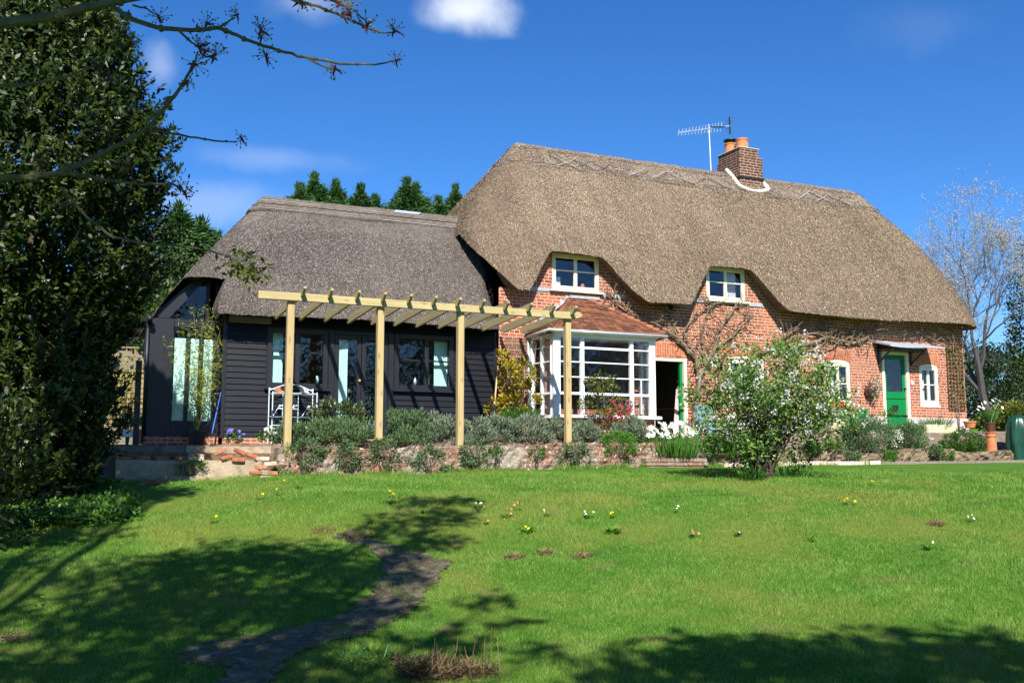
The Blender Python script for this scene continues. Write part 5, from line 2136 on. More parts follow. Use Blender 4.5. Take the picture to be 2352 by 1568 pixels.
for px, py, lab in ((800, 1052, 'woody rosemary stems drooping over the wall face left of the middle'), (985, 1058, 'dense rosemary curtain hanging down the wall below the tallest rosemary'), (700, 1046, 'thin spray hanging over the wall right of the leftmost pergola post'),
                    (1092, 1044, 'grey spray hanging over the wall right of the third pergola post'), (1320, 1042, 'grey spray hanging over the wall below the rightmost pergola post'), (885, 1044, 'short spray hanging over the wall at the second pergola post')):
    a = at(px, py, 17.93)
    bush('drooping_rosemary', lab, 'rosemary', (a.x, 17.95, a.z), (0.34, 0.12, 0.26), 1300, 0.07, 0.014, L_GREYG, 'rosemary hanging over the wall', floor=False, up=-0.3, stems=9)
for px, py, lab in ((1140, 1042, 'small dull plant rooted in the wall face below the lavender'), (1235, 1040, 'golden tinged plant rooted in the wall below the bay window'), (640, 1092, 'tall grass tuft at the left foot of the retaining wall'), (1040, 1085, 'grass tuft at the foot of the wall under the hanging rosemary')):
    a = at(px, py, 17.93)
    bush('wall_plant', lab, 'plant', (a.x, 17.93, a.z), (0.16, 0.07, 0.14), 260, 0.05, 0.018, L_GROUND, None, floor=False, up=0.6, stems=3)
a = at(775, 968, 18.95)
t = bush('rounded_shrub', 'rounded dark leaved shrub with coppery tips in front of the glazed doors', 'shrub', (a.x, 18.95, a.z), (0.52, 0.45, 0.36), 1900, 0.085, 0.036, L_DARK, clumps=34, shell=0.6)
a = at(1425, 1022, 18.0)
bush('green_mound', 'bright green rounded mound spilling over the wall below the bay', 'shrub', (a.x, 18.02, a.z - 0.02), (0.44, 0.32, 0.27), 3600, 0.035, 0.02, L_BRIGHT, clumps=40, shell=0.6, floor=False)

# pansies and bluebells by the wing
for px, py, mt, lab, cat in ((613, 993, P_WHITE, 'white pansies left of the wire stand', 'pansies'), (690, 992, P_WHITE, 'white pansies right of the leftmost pergola post', 'pansies'), (712, 1000, P_YELL, 'yellow primroses beside the leftmost pergola post', 'primroses'),
                             (540, 997, P_BLUE, 'bluebells below the corner of the black boarding', 'bluebells'), (855, 985, P_BLUE, 'violet flowers beside the second pergola post', 'flowers')):
    a = at(px, py, 18.6 if px > 600 else 20.2)
    t = thing('flower_clump', (a.x, a.y, a.z - 0.15), lab, cat)
    crown('foliage', (a.x, a.y, a.z - 0.08), (0.16, 0.14, 0.10), 220, 0.06, 0.03, L_BUSH, t)
    flower_heads(t, [(a.x + random.uniform(-0.15, 0.15), a.y - 0.05 + random.uniform(-0.1, 0.1), a.z + random.uniform(-0.05, 0.09)) for _ in range(12)], 0.04, mt, 5)

# narcissi in the raised brick bed
a = at(1555, 1052, 17.9)
zb = a.z - 0.02
t = strap_clump('narcissus_clump', 'big clump of white narcissi in the low brick bed before the open door', 'narcissi', (a.x, 18.12, zb), 0.85, 0.50, 800, L_BLADE, w=0.022, lean=0.22)
pts = []
for k in range(66):
    px, py = random.uniform(1490, 1618), random.uniform(970, 1006)
    if abs(px - 1555) > 45 and py < 980:
        py += 12
    v = at(px, py, 17.98 + random.random() * 0.3)
    pts.append(tuple(v))
flower_heads(t, pts, 0.072, P_WHITE, 6)
stem_b = MB()
for p in pts:
    stem_b.tube([(a.x + (p[0] - a.x) * 0.7, 18.12, zb), ((a.x + p[0]) / 2 + (p[0] - a.x) * 0.4, 18.1, (zb + p[2]) / 2), p], 0.006, 4)
stem_b.build('stem', L_BLADE, t)
b = MB()
x0, x1 = at(1480, 1055, 17.82).x, at(1612, 1055, 17.82).x
zt = at(1545, 1051, 17.82).z
for r_ in range(2):
    k = 0
    x = x0
    while x < x1:
        L = 0.215 if (r_ + k) % 2 else 0.105
        b.bbox(x, min(x + L, x1 + 0.1), 17.74, 17.85, zt - 0.08 * (r_ + 1), zt - 0.08 * r_ - 0.01, 0.005)
        x += L + 0.012
        k += 1
b.box(x0 + 0.01, x1, 17.76, 18.35, zt - 0.3, zt - 0.018)
tag(b.build('brick_bed', WALLB), 'low red brick bed edging under the white narcissi', 'raised bed')
for px, py, r_, lab in ((1640, 1030, 40, 'fresh green bush right of the narcissi'), (1690, 1040, 26, 'low green bush half behind the blossoming shrub')):
    a = at(px, py, 18.2)
    bush('green_bush', lab, 'shrub', (a.x, 18.2, a.z), (r_ / 118, 0.3, 0.24), 1500, 0.045, 0.026, L_BRIGHT, clumps=26)

# --- blossoming shrub on the lawn
def blossom_shrub():
    hx, hy = 11.05, 13.95
    g = gz(hx, hy)
    t = thing('blossoming_shrub', (hx, hy, g), 'large round shrub covered in white blossom standing alone on the lawn', 'shrub')
    cx, cy, cz = hx + 0.24, hy + 0.1, 2.60
    n_cl = 235
    d = rdirs(n_cl, 0.1)
    rr = rng.random(n_cl) ** 0.45
    cc = np.array([cx, cy, cz]) + d * rr[:, None] * np.array([1.58, 1.25, 1.14])
    # irregular outline: higher right of middle, lower skirts to the right
    k = cc[:, 2] > g + 0.30 + 0.25 * np.exp(-((cc[:, 0] - hx) / 0.35) ** 2)
    cc = cc[k]
    low = np.stack([hx + 0.55 * rng.normal(size=26), hy + 0.3 * rng.normal(size=26), g + 0.12 + 0.55 * rng.random(26)], 1)
    cc = np.concatenate([cc, low])
    wide = np.abs(cc[:, 0] - cx) > 1.3
    cc = cc[~(wide & (cc[:, 2] > 3.3))]
    m = 60
    P = np.repeat(cc, m, 0)
    n = len(P)
    off = rdirs(n) * (rng.random(n) ** 0.6)[:, None] * 0.21
    P = P + off
    D = unit(off / 0.21 + rdirs(n) * 0.8 + np.array([0, 0, 0.25]))
    Nn = unit(rdirs(n) * 0.7 + np.array([0, -0.5, 0.8]))
    s = 0.6 + 0.8 * rng.random(n)
    leaves('foliage', P, D, Nn, 0.060 * s, 0.040 * s, L_BLOS, t)
    # blossom heads
    nb = 430
    hi = cc[cc[:, 2] > g + 0.7]
    sel = np.where((rng.random(nb) < 0.8)[:, None], hi[rng.integers(0, len(hi), nb)], cc[rng.integers(0, len(cc), nb)])
    Bp = sel + rdirs(nb) * 0.21 + np.array([0, -0.09, 0.03])
    m = 11
    P = np.repeat(Bp, m, 0)
    n = len(P)
    off = rdirs(n)
    P = P + off * 0.024
    o = leaves('blossom', P, off + rdirs(n) * 0.3, rdirs(n), 0.036, 0.032, P_PALE, t)
    o['kind'] = 'stuff'
    b = MB()
    for k in range(48):
        e = Vector(cc[rng.integers(0, len(cc))])
        s0 = Vector((hx + random.uniform(-0.16, 0.16), hy + random.uniform(-0.12, 0.12), g - 0.05))
        mid = s0.lerp(e, 0.45) + Vector((0, 0, 0.3))
        mid.x = s0.x + (e.x - s0.x) * 0.3
        pts = [s0, s0.lerp(mid, 0.5) + Vector((random.uniform(-0.04, 0.04), 0, 0)), mid, mid.lerp(e, 0.5) + Vector((random.uniform(-0.08, 0.08), 0, random.uniform(0, 0.1))), e]
        b.tube(pts, [0.019, 0.016, 0.012, 0.008, 0.003], 5)
    b.build('stem', BARK, t)
    strap_clump('strap_leaf_tuft', 'dark strappy leaves at the left foot of the blossoming shrub', 'plant', (hx - 0.45, hy - 0.25, gz(hx - 0.45, hy - 0.25)), 0.28, 0.26, 110, L_BLADE, w=0.02, lean=1.1)
    strap_clump('strap_leaf_tuft', 'strappy leaves at the right foot of the blossoming shrub', 'plant', (hx + 0.42, hy - 0.2, gz(hx + 0.42, hy - 0.2)), 0.34, 0.24, 150, L_BLADE, w=0.02, lean=1.0)


blossom_shrub()

# --- golden shrub, cane, trellis and bed edge left of the bay
a = at(1192, 890, 20.05)
t = thing('golden_shrub', (a.x, 20.05, gz(a.x, 20.05)), 'golden leaved shrub climbing the brick beside the bay window', 'shrub')
for (px, py, rx, rz, n) in ((1190, 925, 48, 48, 900), (1168, 870, 26, 42, 420), (1200, 860, 22, 45, 360), (1160, 825, 14, 26, 150), (1132, 945, 16, 24, 140)):
    c = at(px, py, 20.0)
    crown('foliage', (c.x, c.y, c.z), (rx / 108, 0.28, rz / 108), n, 0.085, 0.036, L_YELL, t, clumps=12)
stemset('stem', (a.x, 20.05, gz(a.x, 20.05)), [at(1160, 815, 20.2), at(1200, 840, 20.2), at(1170, 900, 20.0)], 0.02, 0.006, BARK, t)
a = at(1195, 965, 19.7)
strap_clump('strap_leaf_clump', 'fresh green strappy leaves at the foot of the golden shrub', 'plant', (a.x, 19.7, a.z - 0.03), 0.5, 0.36, 260, L_BLADE, w=0.024, lean=0.9)
b = MB()
a, c = at(1120, 970, 19.35), at(1238, 970, 19.35)
b.bbox(a.x, c.x, 19.35, 19.45, a.z - 0.02, a.z + 0.06)
b.bbox(a.x + 0.05, a.x + 0.13, 19.37, 19.44, 1.9, a.z)
b.bbox(c.x - 0.15, c.x - 0.07, 19.37, 19.44, 1.9, a.z)
tag(b.build('bed_edge', GREYW), 'weathered wooden rail edging the bed under the golden shrub', 'bed edging')
b = MB()
b.tube([at(1130, 1000, 19.6), at(1145, 822, 20.4)], [0.016, 0.022], 8)
tag(b.build('cane', PINEV), 'thin wooden pole leaning on the brick corner beside the black wing', 'pole')


def trellis(name, x0, x1, z0, z1, y, nx_, nz_, w, mat, label, parentz=None):
    t = thing(name, ((x0 + x1) / 2, y, z0), label, 'trellis')
    b = MB()
    for k in range(nx_):
        x = x0 + (x1 - x0) * k / (nx_ - 1)
        b.box(x - w / 2, x + w / 2, y, y + 0.012, z0, z1)
    for k in range(nz_):
        z = z0 + (z1 - z0) * (k + 0.5) / nz_
        b.box(x0 - w / 2, x1 + w / 2, y - 0.013, y - 0.001, z - w / 2, z + w / 2)
    b.build('lattice', mat, t)
    return t


trellis('wire_trellis', 9.20, 9.72, 3.2, 4.42, WY - 0.03, 11, 24, 0.008, GREYW, 'fine square wire trellis on the brick above the golden shrub')
tr = trellis('wooden_trellis', 22.62, 23.2, 3.06, 5.0, WY - 0.045, 6, 18, 0.028, TRELW, 'dark wooden trellis at the right end of the brick front')
t = thing('trellis_climber', (22.9, WY - 0.1, 2.6), 'sparse yellowish climber on the dark wooden trellis', 'climber')
P = np.stack([22.6 + 0.65 * rng.random(300), np.full(300, WY - 0.07), 3.1 + 1.9 * rng.random(300)], 1)
leaves('foliage', P, rdirs(300), rdirs(300) + np.array([0, -1, 0.3]), 0.06, 0.04, L_OLIVE, t)
stemset('stem', (22.9, WY - 0.08, 2.5), [(22.7, WY - 0.06, 4.9), (23.1, WY - 0.06, 4.7), (22.95, WY - 0.06, 5.0)], 0.012, 0.004, VINE, t, wob=0.1)

# --- olive sapling and azalea before the bay
a = at(1385, 905, 18.9)
t = thing('olive_sapling', (a.x, 18.9, gz(a.x, 18.9)), 'thin stemmed sapling with olive green leaves before the bay window', 'sapling')
for (px, py, rx, rz, n) in ((1383, 880, 40, 28, 420), (1368, 930, 44, 40, 460), (1420, 935, 34, 26, 260), (1375, 965, 36, 26, 240)):
    c = at(px, py, 18.9)
    crown('foliage', (c.x, c.y, c.z), (rx / 116, 0.26, rz / 116), n, 0.07, 0.028, L_OLIVE, t, clumps=14)
stemset('stem', (a.x, 18.9, gz(a.x, 18.9)), [at(1385, 870, 18.9), at(1365, 910, 18.9), at(1415, 925, 18.9), at(1392, 950, 18.9)], 0.016, 0.005, BARKG, t)
a = at(1420, 952, 18.75)
t = thing('pink_azalea', (a.x, 18.75, gz(a.x, 18.75)), 'bright pink flowering azalea below the right half of the bay', 'azalea')
crown('foliage', (a.x, 18.8, a.z - 0.05), (0.34, 0.25, 0.26), 330, 0.05, 0.022, L_OLIVE, t)
o = None
P, out = cloud_pts(210, (a.x, 18.72, a.z + 0.02), (0.37, 0.26, 0.32), 34, 0.35, shell=0.3)
P = np.repeat(P, 5, 0)
o = leaves('blossom', P, rdirs(len(P)) + np.array([0, -0.6, 0.2]), rdirs(len(P)) + np.array([0, -0.8, 0.3]), 0.030, 0.026, P_PINK, t)
o['kind'] = 'stuff'
stemset('stem', (a.x, 18.75, gz(a.x, 18.75)), [(a.x - 0.2, 18.75, a.z + 0.1), (a.x + 0.2, 18.75, a.z), (a.x, 18.75, a.z + 0.2)], 0.012, 0.004, BARK, t)

# --- bamboo by the porch
a = at(452, 985, 20.75)
t = thing('bamboo', (a.x, 20.75, a.z - 0.2), 'airy yellow green bamboo before the glazed porch', 'bamboo')
tips = [at(px, py, 20.7) for px, py in ((392, 790), (420, 745), (445, 715), (470, 700), (490, 715), (508, 740), (518, 790), (440, 800), (478, 770), (460, 850), (500, 830))]
stemset('cane', (a.x, 20.75, a.z - 0.1), tips, 0.006, 0.003, L_BAMB, t, wob=0.05)
P = []
for tp in tips:
    for k in range(130):
        q = 0.25 + 0.78 * random.random()
        v = Vector((a.x, 20.75, a.z)).lerp(tp, q)
        P.append((v.x + random.gauss(0, 0.09), v.y + random.gauss(0, 0.07), v.z + random.gauss(0, 0.08)))
P = np.array(P)
leaves('foliage', P, rdirs(len(P)) * np.array([1, 0.6, 0.6]) + np.array([0, 0, -0.15]), rdirs(len(P)) + np.array([0, -0.5, 0.6]), 0.11 * (0.6 + 0.6 * rng.random(len(P))), 0.016, L_BAMB, t)
b = MB()
b.lathe(a.x, 20.75, [(0.13, a.z - 0.32), (0.17, a.z - 0.06), (0.18, a.z - 0.06), (0.18, a.z - 0.02), (0.15, a.z - 0.02), (0.14, a.z - 0.06)], 18)
tag(b.build('plant_pot', IRON), 'dark pot holding the bamboo by the porch', 'pot')
b = MB()
b.tube([at(487, 995, 20.8), at(515, 868, 21.15)], 0.016, 8)
tag(b.build('broom_handle', BLUE), 'bright blue broom handle leaning against the porch', 'pole')

# --- wire stand by the left window
a0, a1 = at(622, 1000, 20.1), at(724, 1000, 20.1)
t = thing('wire_stand', ((a0.x + a1.x) / 2, 20.1, 2.0), 'pale blue wire plant stand with three tiers under the left window', 'plant stand')
ztop = at(622, 887, 20.1).z
zs1, zs2 = at(660, 903, 20.1).z, at(660, 956, 20.1).z
for x in (a0.x, a1.x):
    for y in (20.02, 20.38):
        b = MB()
        b.tube([(x, y, 2.0), (x, y, ztop - (0.1 if y < 20.2 else 0))], 0.011, 6)
        b.build('upright', PALEBLUE, t)
for z in (zs1, zs2, 2.35):
    b = MB()
    for y in np.linspace(20.02, 20.38, 6):
        b.tube([(a0.x, y, z), (a1.x, y, z)], 0.007, 5)
    for x in np.linspace(a0.x, a1.x, 5):
        b.tube([(x, 20.02, z), (x, 20.38, z)], 0.007, 5)
    b.build('shelf', PALEBLUE, t)
b = MB()
b.tube([Vector((a0.x, 20.38, ztop - 0.06)).lerp(Vector((a1.x, 20.38, ztop - 0.06)), k / 10) + Vector((0, 0, 0.13 * math.sin(math.pi * k / 10))) for k in range(11)], 0.009, 6)
for s, x in ((1, a0.x), (-1, a1.x)):
    b.tube([(x, 20.38, ztop - 0.02), (x + s * 0.2, 20.38, ztop - 0.05)], 0.008, 6)
for x in (a0.x + 0.27, a0.x + 0.58):
    b.tube([(x, 20.36, 2.0), (x, 20.36, zs1)], 0.008, 6)
for k, x in enumerate((a0.x + 0.08, a0.x + 0.36, a0.x + 0.66)):
    b.tube([(x, 20.37, zs2 + 0.01), (x + 0.09, 20.37, zs2 + 0.16), (x + 0.15, 20.37, zs2 + 0.26)], 0.008, 5)
    b.tube([(x + 0.10, 20.37, zs2 + 0.17), (x + 0.20, 20.37, zs2 + 0.16)], 0.012, 5)
    b.tube([(x + 0.12, 20.37, zs2 + 0.2), (x + 0.2, 20.37, zs2 + 0.24)], 0.010, 5)
b.build('scrollwork', PALEBLUE, t)
for k, (x, m_, lab) in enumerate(((a0.x + 0.17, TERRA, 'terracotta saucer with shells at the left on the wire stand'), (a0.x + 0.66, CLOTH, 'white shell ornament at the right on the wire stand'))):
    b = MB()
    b.blob((x, 20.2, zs1 + 0.035), (0.10, 0.08, 0.03), k, 7)
    b.blob((x - 0.03, 20.18, zs1 + 0.08), (0.05, 0.05, 0.05), k + 5, 6)
    tag(b.build('shell_ornament', m_), lab, 'ornament')

# --- fence, pot plants left of the porch
a0, a1 = at(255, 800, 23.2), at(348, 800, 23.2)
zf0, zf1, zf2 = at(300, 985, 23.2).z, at(300, 855, 23.2).z, at(300, 797, 23.2).z
t = thing('panel_fence', ((a0.x + a1.x) / 2, 23.2, zf0), 'weathered panel fence with a trellis top between evergreen and porch', 'fence')
b = MB()
n = 11
for k in range(n):
    za, zb2 = zf0 + (zf1 - zf0) * k / n, zf0 + (zf1 - zf0) * (k + 1) / n
    b.add([(a0.x - 1.5, 23.18, za), (a1.x + 0.3, 23.18, za), (a1.x + 0.3, 23.205, zb2 + 0.01), (a0.x - 1.5, 23.205, zb2 + 0.01)], [(0, 1, 2, 3)])
    b.add([(a0.x - 1.5, 23.18, za), (a1.x + 0.3, 23.18, za), (a1.x + 0.3, 23.2, za), (a0.x - 1.5, 23.2, za)], [(3, 2, 1, 0)])
b.build('board_panel', FENCEW, t)
b = MB()
for k in range(15):
    x = a0.x - 1.4 + k * 0.17
    b.box(x, x + 0.025, 23.18, 23.2, zf1, zf2)
for k in range(4):
    z = zf1 + 0.02 + (zf2 - zf1 - 0.03) * k / 3
    b.box(a0.x - 1.5, a1.x + 0.3, 23.165, 23.179, z - 0.014, z + 0.014)
b.build('trellis_top', FENCEW, t)
for x in (a0.x - 0.2, a1.x + 0.2):
    b = MB()
    b.box(x - 0.04, x + 0.04, 23.22, 23.3, zf0 - 0.4, zf2 + 0.03)
    b.build('post', FENCEW, t)
b = MB()
x0, x1 = at(255, 800, 26).x - 3, at(345, 800, 26).x
b.box(x0, x1, 26, 29, 1.8, 4.3)
shed = b.build('grey_shed', GREYW)
tag(shed, 'pale grey shed wall showing through the fence trellis', 'shed')
a = at(296, 905, 22.2)
bush('thin_shrub', 'thin yellow green shrub against the panel fence', 'shrub', (a.x, 22.2, a.z), (0.34, 0.3, 0.85), 800, 0.055, 0.022, L_BAMB, clumps=30, shell=0.2)
a = at(300, 985, 21.6)
strap_clump('potted_grass', 'strappy green plant in the white trough by the fence', 'plant', (a.x, 21.6, a.z), 0.36, 0.42, 130, L_BLADE, lean=0.9, w=0.02)
b = MB()
b.bbox(a.x - 0.22, a.x + 0.04, 21.45, 21.7, a.z - 0.16, a.z - 0.02)
tag(b.build('white_trough', WHITE), 'small white trough standing below the panel fence', 'planter')
b = MB()
b.lathe(a.x + 0.2, 21.5, [(0.09, a.z - 0.3), (0.12, a.z - 0.06), (0.135, a.z - 0.06), (0.135, a.z - 0.01), (0.1, a.z - 0.01)], 16)
tag(b.build('plant_pot', TERRA), 'shaded terracotta pot beside the white trough', 'pot')

# --- wisteria on the brick front
def vine(name, label, strokes, y, twigs, r0, loc, cat='climber', taper=True):
    t = thing(name, loc, label, cat)
    b = MB()
    lv = []
    for st, ra, rb in strokes:
        P = [at(px, py, y) for px, py in st]
        pts, rr = [], []
        for i in range(len(P) - 1):
            for k in range(6):
                q = k / 6
                p = P[i].lerp(P[i + 1], q) + Vector((random.gauss(0, 0.012), random.gauss(0, 0.015), random.gauss(0, 0.012)))
                pts.append(p)
                f = (i + q) / (len(P) - 1)
                rr.append(ra * (1 - f) + rb * f)
        pts.append(P[-1])
        rr.append(rb)
        b.tube(pts, [q * 1.3 for q in rr], 6)
        for k in range(int(len(pts) * twigs)):
            s = random.choice(pts[2:])
            tw = [s.copy()]
            d = Vector((random.gauss(0, 1), random.gauss(-0.15, 0.2), random.gauss(0.35, 0.8))).normalized()
            for j in range(random.randint(2, 5)):
                d = (d + Vector((random.gauss(0, 0.55), random.gauss(0, 0.15), random.gauss(0.05, 0.5)))).normalized()
                tw.append(tw[-1] + d * random.uniform(0.06, 0.13))
                tw[-1].y = min(tw[-1].y, WY - 0.015)
            b.tube(tw, [0.016] + [0.011] * (len(tw) - 2) + [0.006], 4)
            if random.random() < 0.75:
                for _ in range(random.randint(3, 7)):
                    lv.append(tuple(tw[-1] + Vector((random.gauss(0, 0.03), random.gauss(-0.01, 0.02), random.gauss(0, 0.03)))))
    b.build('stem', VINE, t)
    P = np.array(lv)
    leaves('young_leaf', P, rdirs(len(P)), rdirs(len(P)) + np.array([0, -0.8, 0.3]), 0.045, 0.02, L_VINE, t)['kind'] = 'stuff'
    return t


vine('wisteria', 'bare twisted wisteria trained on the brick between the bay and the second upper window',
     [([(1592, 1000), (1600, 930), (1606, 870), (1598, 822), (1562, 782), (1505, 742), (1455, 722), (1412, 690)], 0.06, 0.018), ([(1606, 870), (1640, 800), (1662, 742), (1690, 702), (1715, 690)], 0.035, 0.009),
      ([(1640, 800), (1690, 765), (1722, 725)], 0.022, 0.008), ([(1562, 782), (1540, 720), (1528, 700)], 0.016, 0.007), ([(1455, 722), (1430, 700), (1395, 672)], 0.014, 0.006), ([(1598, 822), (1570, 760), (1600, 720), (1640, 700)], 0.02, 0.007),
      ([(1620, 838), (1610, 760), (1625, 715), (1650, 690)], 0.018, 0.006)], WY - 0.09, 1.5, 0.04, (13.9, WY - 0.1, 2.2))
vine('wisteria', 'bare wisteria stems running sideways under the eaves to the green door',
     [([(1690, 1000), (1700, 900), (1720, 830), (1770, 800), (1815, 762), (1845, 748), (1862, 740)], 0.04, 0.01), ([(1770, 800), (1850, 790), (1905, 775), (1960, 790), (2010, 765), (2070, 762), (2130, 758), (2190, 768), (2216, 764)], 0.034, 0.009),
      ([(1815, 775), (1870, 765), (1930, 782), (1985, 760), (2040, 745)], 0.022, 0.007), ([(1905, 775), (1880, 745), (1920, 735)], 0.015, 0.006), ([(2070, 762), (2120, 770), (2165, 790), (2190, 805)], 0.016, 0.006), ([(1840, 800), (1900, 800), (1950, 775), (2000, 780)], 0.02, 0.007),
      ([(2010, 765), (2080, 775), (2150, 762), (2205, 752)], 0.014, 0.006)], WY - 0.10, 1.25, 0.04, (17.0, WY - 0.1, 2.3))

# --- terrace things on the right
a = at(1990, 1000, 18.5)
bush('grey_bush', 'broad grey green bush below the green bench', 'shrub', (a.x, 18.5, a.z - 0.05), (0.62, 0.42, 0.50), 9500, 0.055, 0.017, L_GREYG, 'bushes on the rockery', clumps=40, up=0.7, floor=False)
a = at(2092, 1008, 18.5)
bush('grey_bush', 'grey green rounded bush below the green door', 'shrub', (a.x, 18.5, a.z - 0.05), (0.50, 0.36, 0.44), 7000, 0.055, 0.017, L_GREYG, 'bushes on the rockery', clumps=34, up=0.7, floor=False)
a = at(2210, 1020, 18.5)
bush('grey_bush', 'fresh green low bush below the stone trough', 'shrub', (a.x, 18.5, a.z - 0.02), (0.58, 0.36, 0.38), 8000, 0.045, 0.02, L_BUSH, 'bushes on the rockery', clumps=34, up=0.7, floor=False)
a = at(2050, 975, 19.3)
bush('rose_bush', 'leggy young rose bush in front of the green door', 'shrub', (a.x, 19.3, a.z), (0.42, 0.3, 0.36), 420, 0.05, 0.03, L_BUSH, clumps=16, shell=0.3)
a = at(2200, 993, 18.7)
t = thing('white_flower', (a.x, 18.7, a.z - 0.1), 'pair of white blooms on top of the low bush at the rockery end', 'flowers')
flower_heads(t, [tuple(a), tuple(a + Vector((0.09, 0, -0.01)))], 0.06, P_WHITE, 6)
for k, (px, py, lab) in enumerate(((2128, 1022, 'trail of white arabis down the rockery left of the trough foot'), (2062, 1012, 'white and orange flowers on the rockery between two grey bushes'))):
    a = at(px, py, 18.5)
    t = thing('rock_plant', (a.x, 18.5, a.z - 0.1), lab, 'rock plant')
    P, out = cloud_pts(240, (a.x, 18.5, a.z), (0.18, 0.06, 0.26), 12, 0.4)
    leaves('blossom', P, rdirs(240), rdirs(240) + np.array([0, -1, 0.4]), 0.035, 0.03, P_WHITE, t)['kind'] = 'stuff'
    crown('foliage', (a.x, 18.55, a.z), (0.2, 0.08, 0.26), 140, 0.04, 0.02, L_GREYG, t)

for px, py, mt, lab in ((1868, 1030, L_BUSH, 'leafy green plant at the left end of the rockery behind the blossoming shrub'), (1912, 1022, L_BLOS, 'green plant below the carved stone'), (2146, 1036, L_GREYG, 'small cushion plant in the rockery under the trough blocks'),
                        (2040, 1048, L_GROUND, 'low green cushion at the rockery foot between the two grey bushes'), (2170, 1048, L_GROUND, 'low cushion at the rockery foot left of the fresh green bush'), (1960, 1050, L_GREYG, 'dark cushion at the rockery foot under the broad grey bush')):
    a = at(px, py, 18.12)
    bush('rock_plant', lab, 'rock plant', (a.x, 18.14, a.z), (0.26, 0.16, 0.15), 900, 0.05, 0.024, mt, clumps=22, floor=False)

# slatted bench
a0, a1 = at(1948, 950, 20.15), at(2003, 950, 20.15)
zz = [at(1975, py, 20.15).z for py in (941, 951, 962)]
t = thing('garden_bench', (a1.x - 0.6, 20.1, 2.35), 'bright green slatted bench against the plinth left of the green door', 'bench')
bx0, bx1 = a1.x - 1.3, a1.x
for z in zz:
    b = MB()
    b.bbox(bx0, bx1, 20.28, 20.31, z - 0.038, z + 0.038, 0.006)
    b.build('back_slat', GREEN, t)
b = MB()
for k in range(4):
    b.bbox(bx0, bx1, 19.86 + k * 0.1, 19.94 + k * 0.1, zz[2] - 0.16, zz[2] - 0.13, 0.005)
b.build('seat', GREEN, t)
for x in (bx0 + 0.06, bx1 - 0.06):
    b = MB()
    b.bbox(x - 0.03, x + 0.03, 20.31, 20.36, gz(x, 20.3), zz[0] + 0.02, 0.005)
    b.bbox(x - 0.03, x + 0.03, 19.88, 19.93, gz(x, 19.9), zz[2] - 0.16, 0.005)
    b.build('leg', GREEN, t)

# blue grey slatted chair behind the blossom
a = at(1636, 985, 18.95)
t = thing('slatted_chair', (a.x, 18.95, gz(a.x, 18.95)), 'blue grey wooden chair half hidden behind the blossoming shrub', 'chair')
g = gz(a.x, 18.95)
for k, (dx, dyy, h) in enumerate(((-0.22, 0.0, 0.95), (0.22, 0.0, 0.95), (-0.22, 0.45, 0.98), (0.22, 0.45, 0.98))):
    b = MB()
    b.bbox(a.x + dx - 0.035, a.x + dx + 0.035, 18.72 + dyy, 18.78 + dyy, g, g + (0.62 if dyy == 0 else h))
    b.build('leg', BLUEGREY, t)
b = MB()
b.bbox(a.x - 0.24, a.x + 0.24, 18.70, 19.2, g + 0.42, g + 0.46)
b.build('seat', BLUEGREY, t)
b = MB()
for k in range(5):
    b.bbox(a.x - 0.2 + k * 0.09, a.x - 0.14 + k * 0.09, 19.17, 19.20, g + 0.46, g + 0.95)
b.bbox(a.x - 0.25, a.x + 0.25, 19.16, 19.21, g + 0.90, g + 0.99)
b.build('backrest', BLUEGREY, t)
for dx in (-0.24, 0.24):
    b = MB()
    b.bbox(a.x + dx - 0.03, a.x + dx + 0.03, 18.68, 19.2, g + 0.62, g + 0.66)
    b.build('armrest', BLUEGREY, t)
# carved stone by the bench
a = at(1918, 978, 18.9)
t = thing('carved_stone', (a.x, 18.9, a.z - 0.3), 'pale carved stone capital half hidden right of the blossoming shrub', 'stone ornament')
b = MB()
b.blob((a.x - 0.01, 18.9, a.z + 0.10), (0.17, 0.14, 0.09), 2, 10, 0.1)
b.lathe(a.x, 18.9, [(0.11, a.z - 0.12), (0.20, a.z - 0.10), (0.22, a.z - 0.02), (0.14, a.z + 0.04), (0.17, a.z + 0.10), (0.10, a.z + 0.14)], 18)
for s in (-1, 1):
    b.tube([(a.x + s * 0.12, 18.84, a.z), (a.x + s * 0.2, 18.82, a.z + 0.08), (a.x + s * 0.22, 18.82, a.z + 0.18)], [0.05, 0.05, 0.02], 8)
    b.blob((a.x + s * 0.17, 18.82, a.z - 0.06), (0.07, 0.07, 0.10), 5, 7)
b.build('scrolled_capital', CARVED, t, smooth=True)
b = MB()
b.blob((a.x - 0.02, 18.95, a.z - 0.28), (0.24, 0.2, 0.16), 9, 8, 0.15)
b.build('rough_base', RUBBLE, t)
b = MB()
a2 = at(1895, 945, 19.4)
for k in range(3):
    b.bbox(a2.x - 0.36 + k * 0.03, a2.x + 0.33 - k * 0.02, 19.2, 19.7, a2.z - 0.12 + k * 0.05, a2.z - 0.075 + k * 0.05, 0.01)
b.bbox(a2.x - 0.25, a2.x + 0.2, 19.3, 19.6, 2.2, a2.z - 0.12)
tag(b.build('slate_table', GREYW), 'stack of grey slates on a block behind the carved stone', 'table')
a = at(1922, 926, 20.3)
b = MB()
for k in range(3):
    b.lathe(a.x - 0.14 + k * 0.16, 20.3, [(0.05, a.z - 0.06), (0.07, a.z + 0.05), (0.075, a.z + 0.05), (0.06, a.z + 0.04)], 12)
b.box(a.x - 0.3, a.x + 0.4, 20.2, 20.4, a.z - 0.1, a.z - 0.062)
tag(b.build('red_pots', REDF), 'three small red pots on a ledge seen through the blossoming shrub', 'pots')

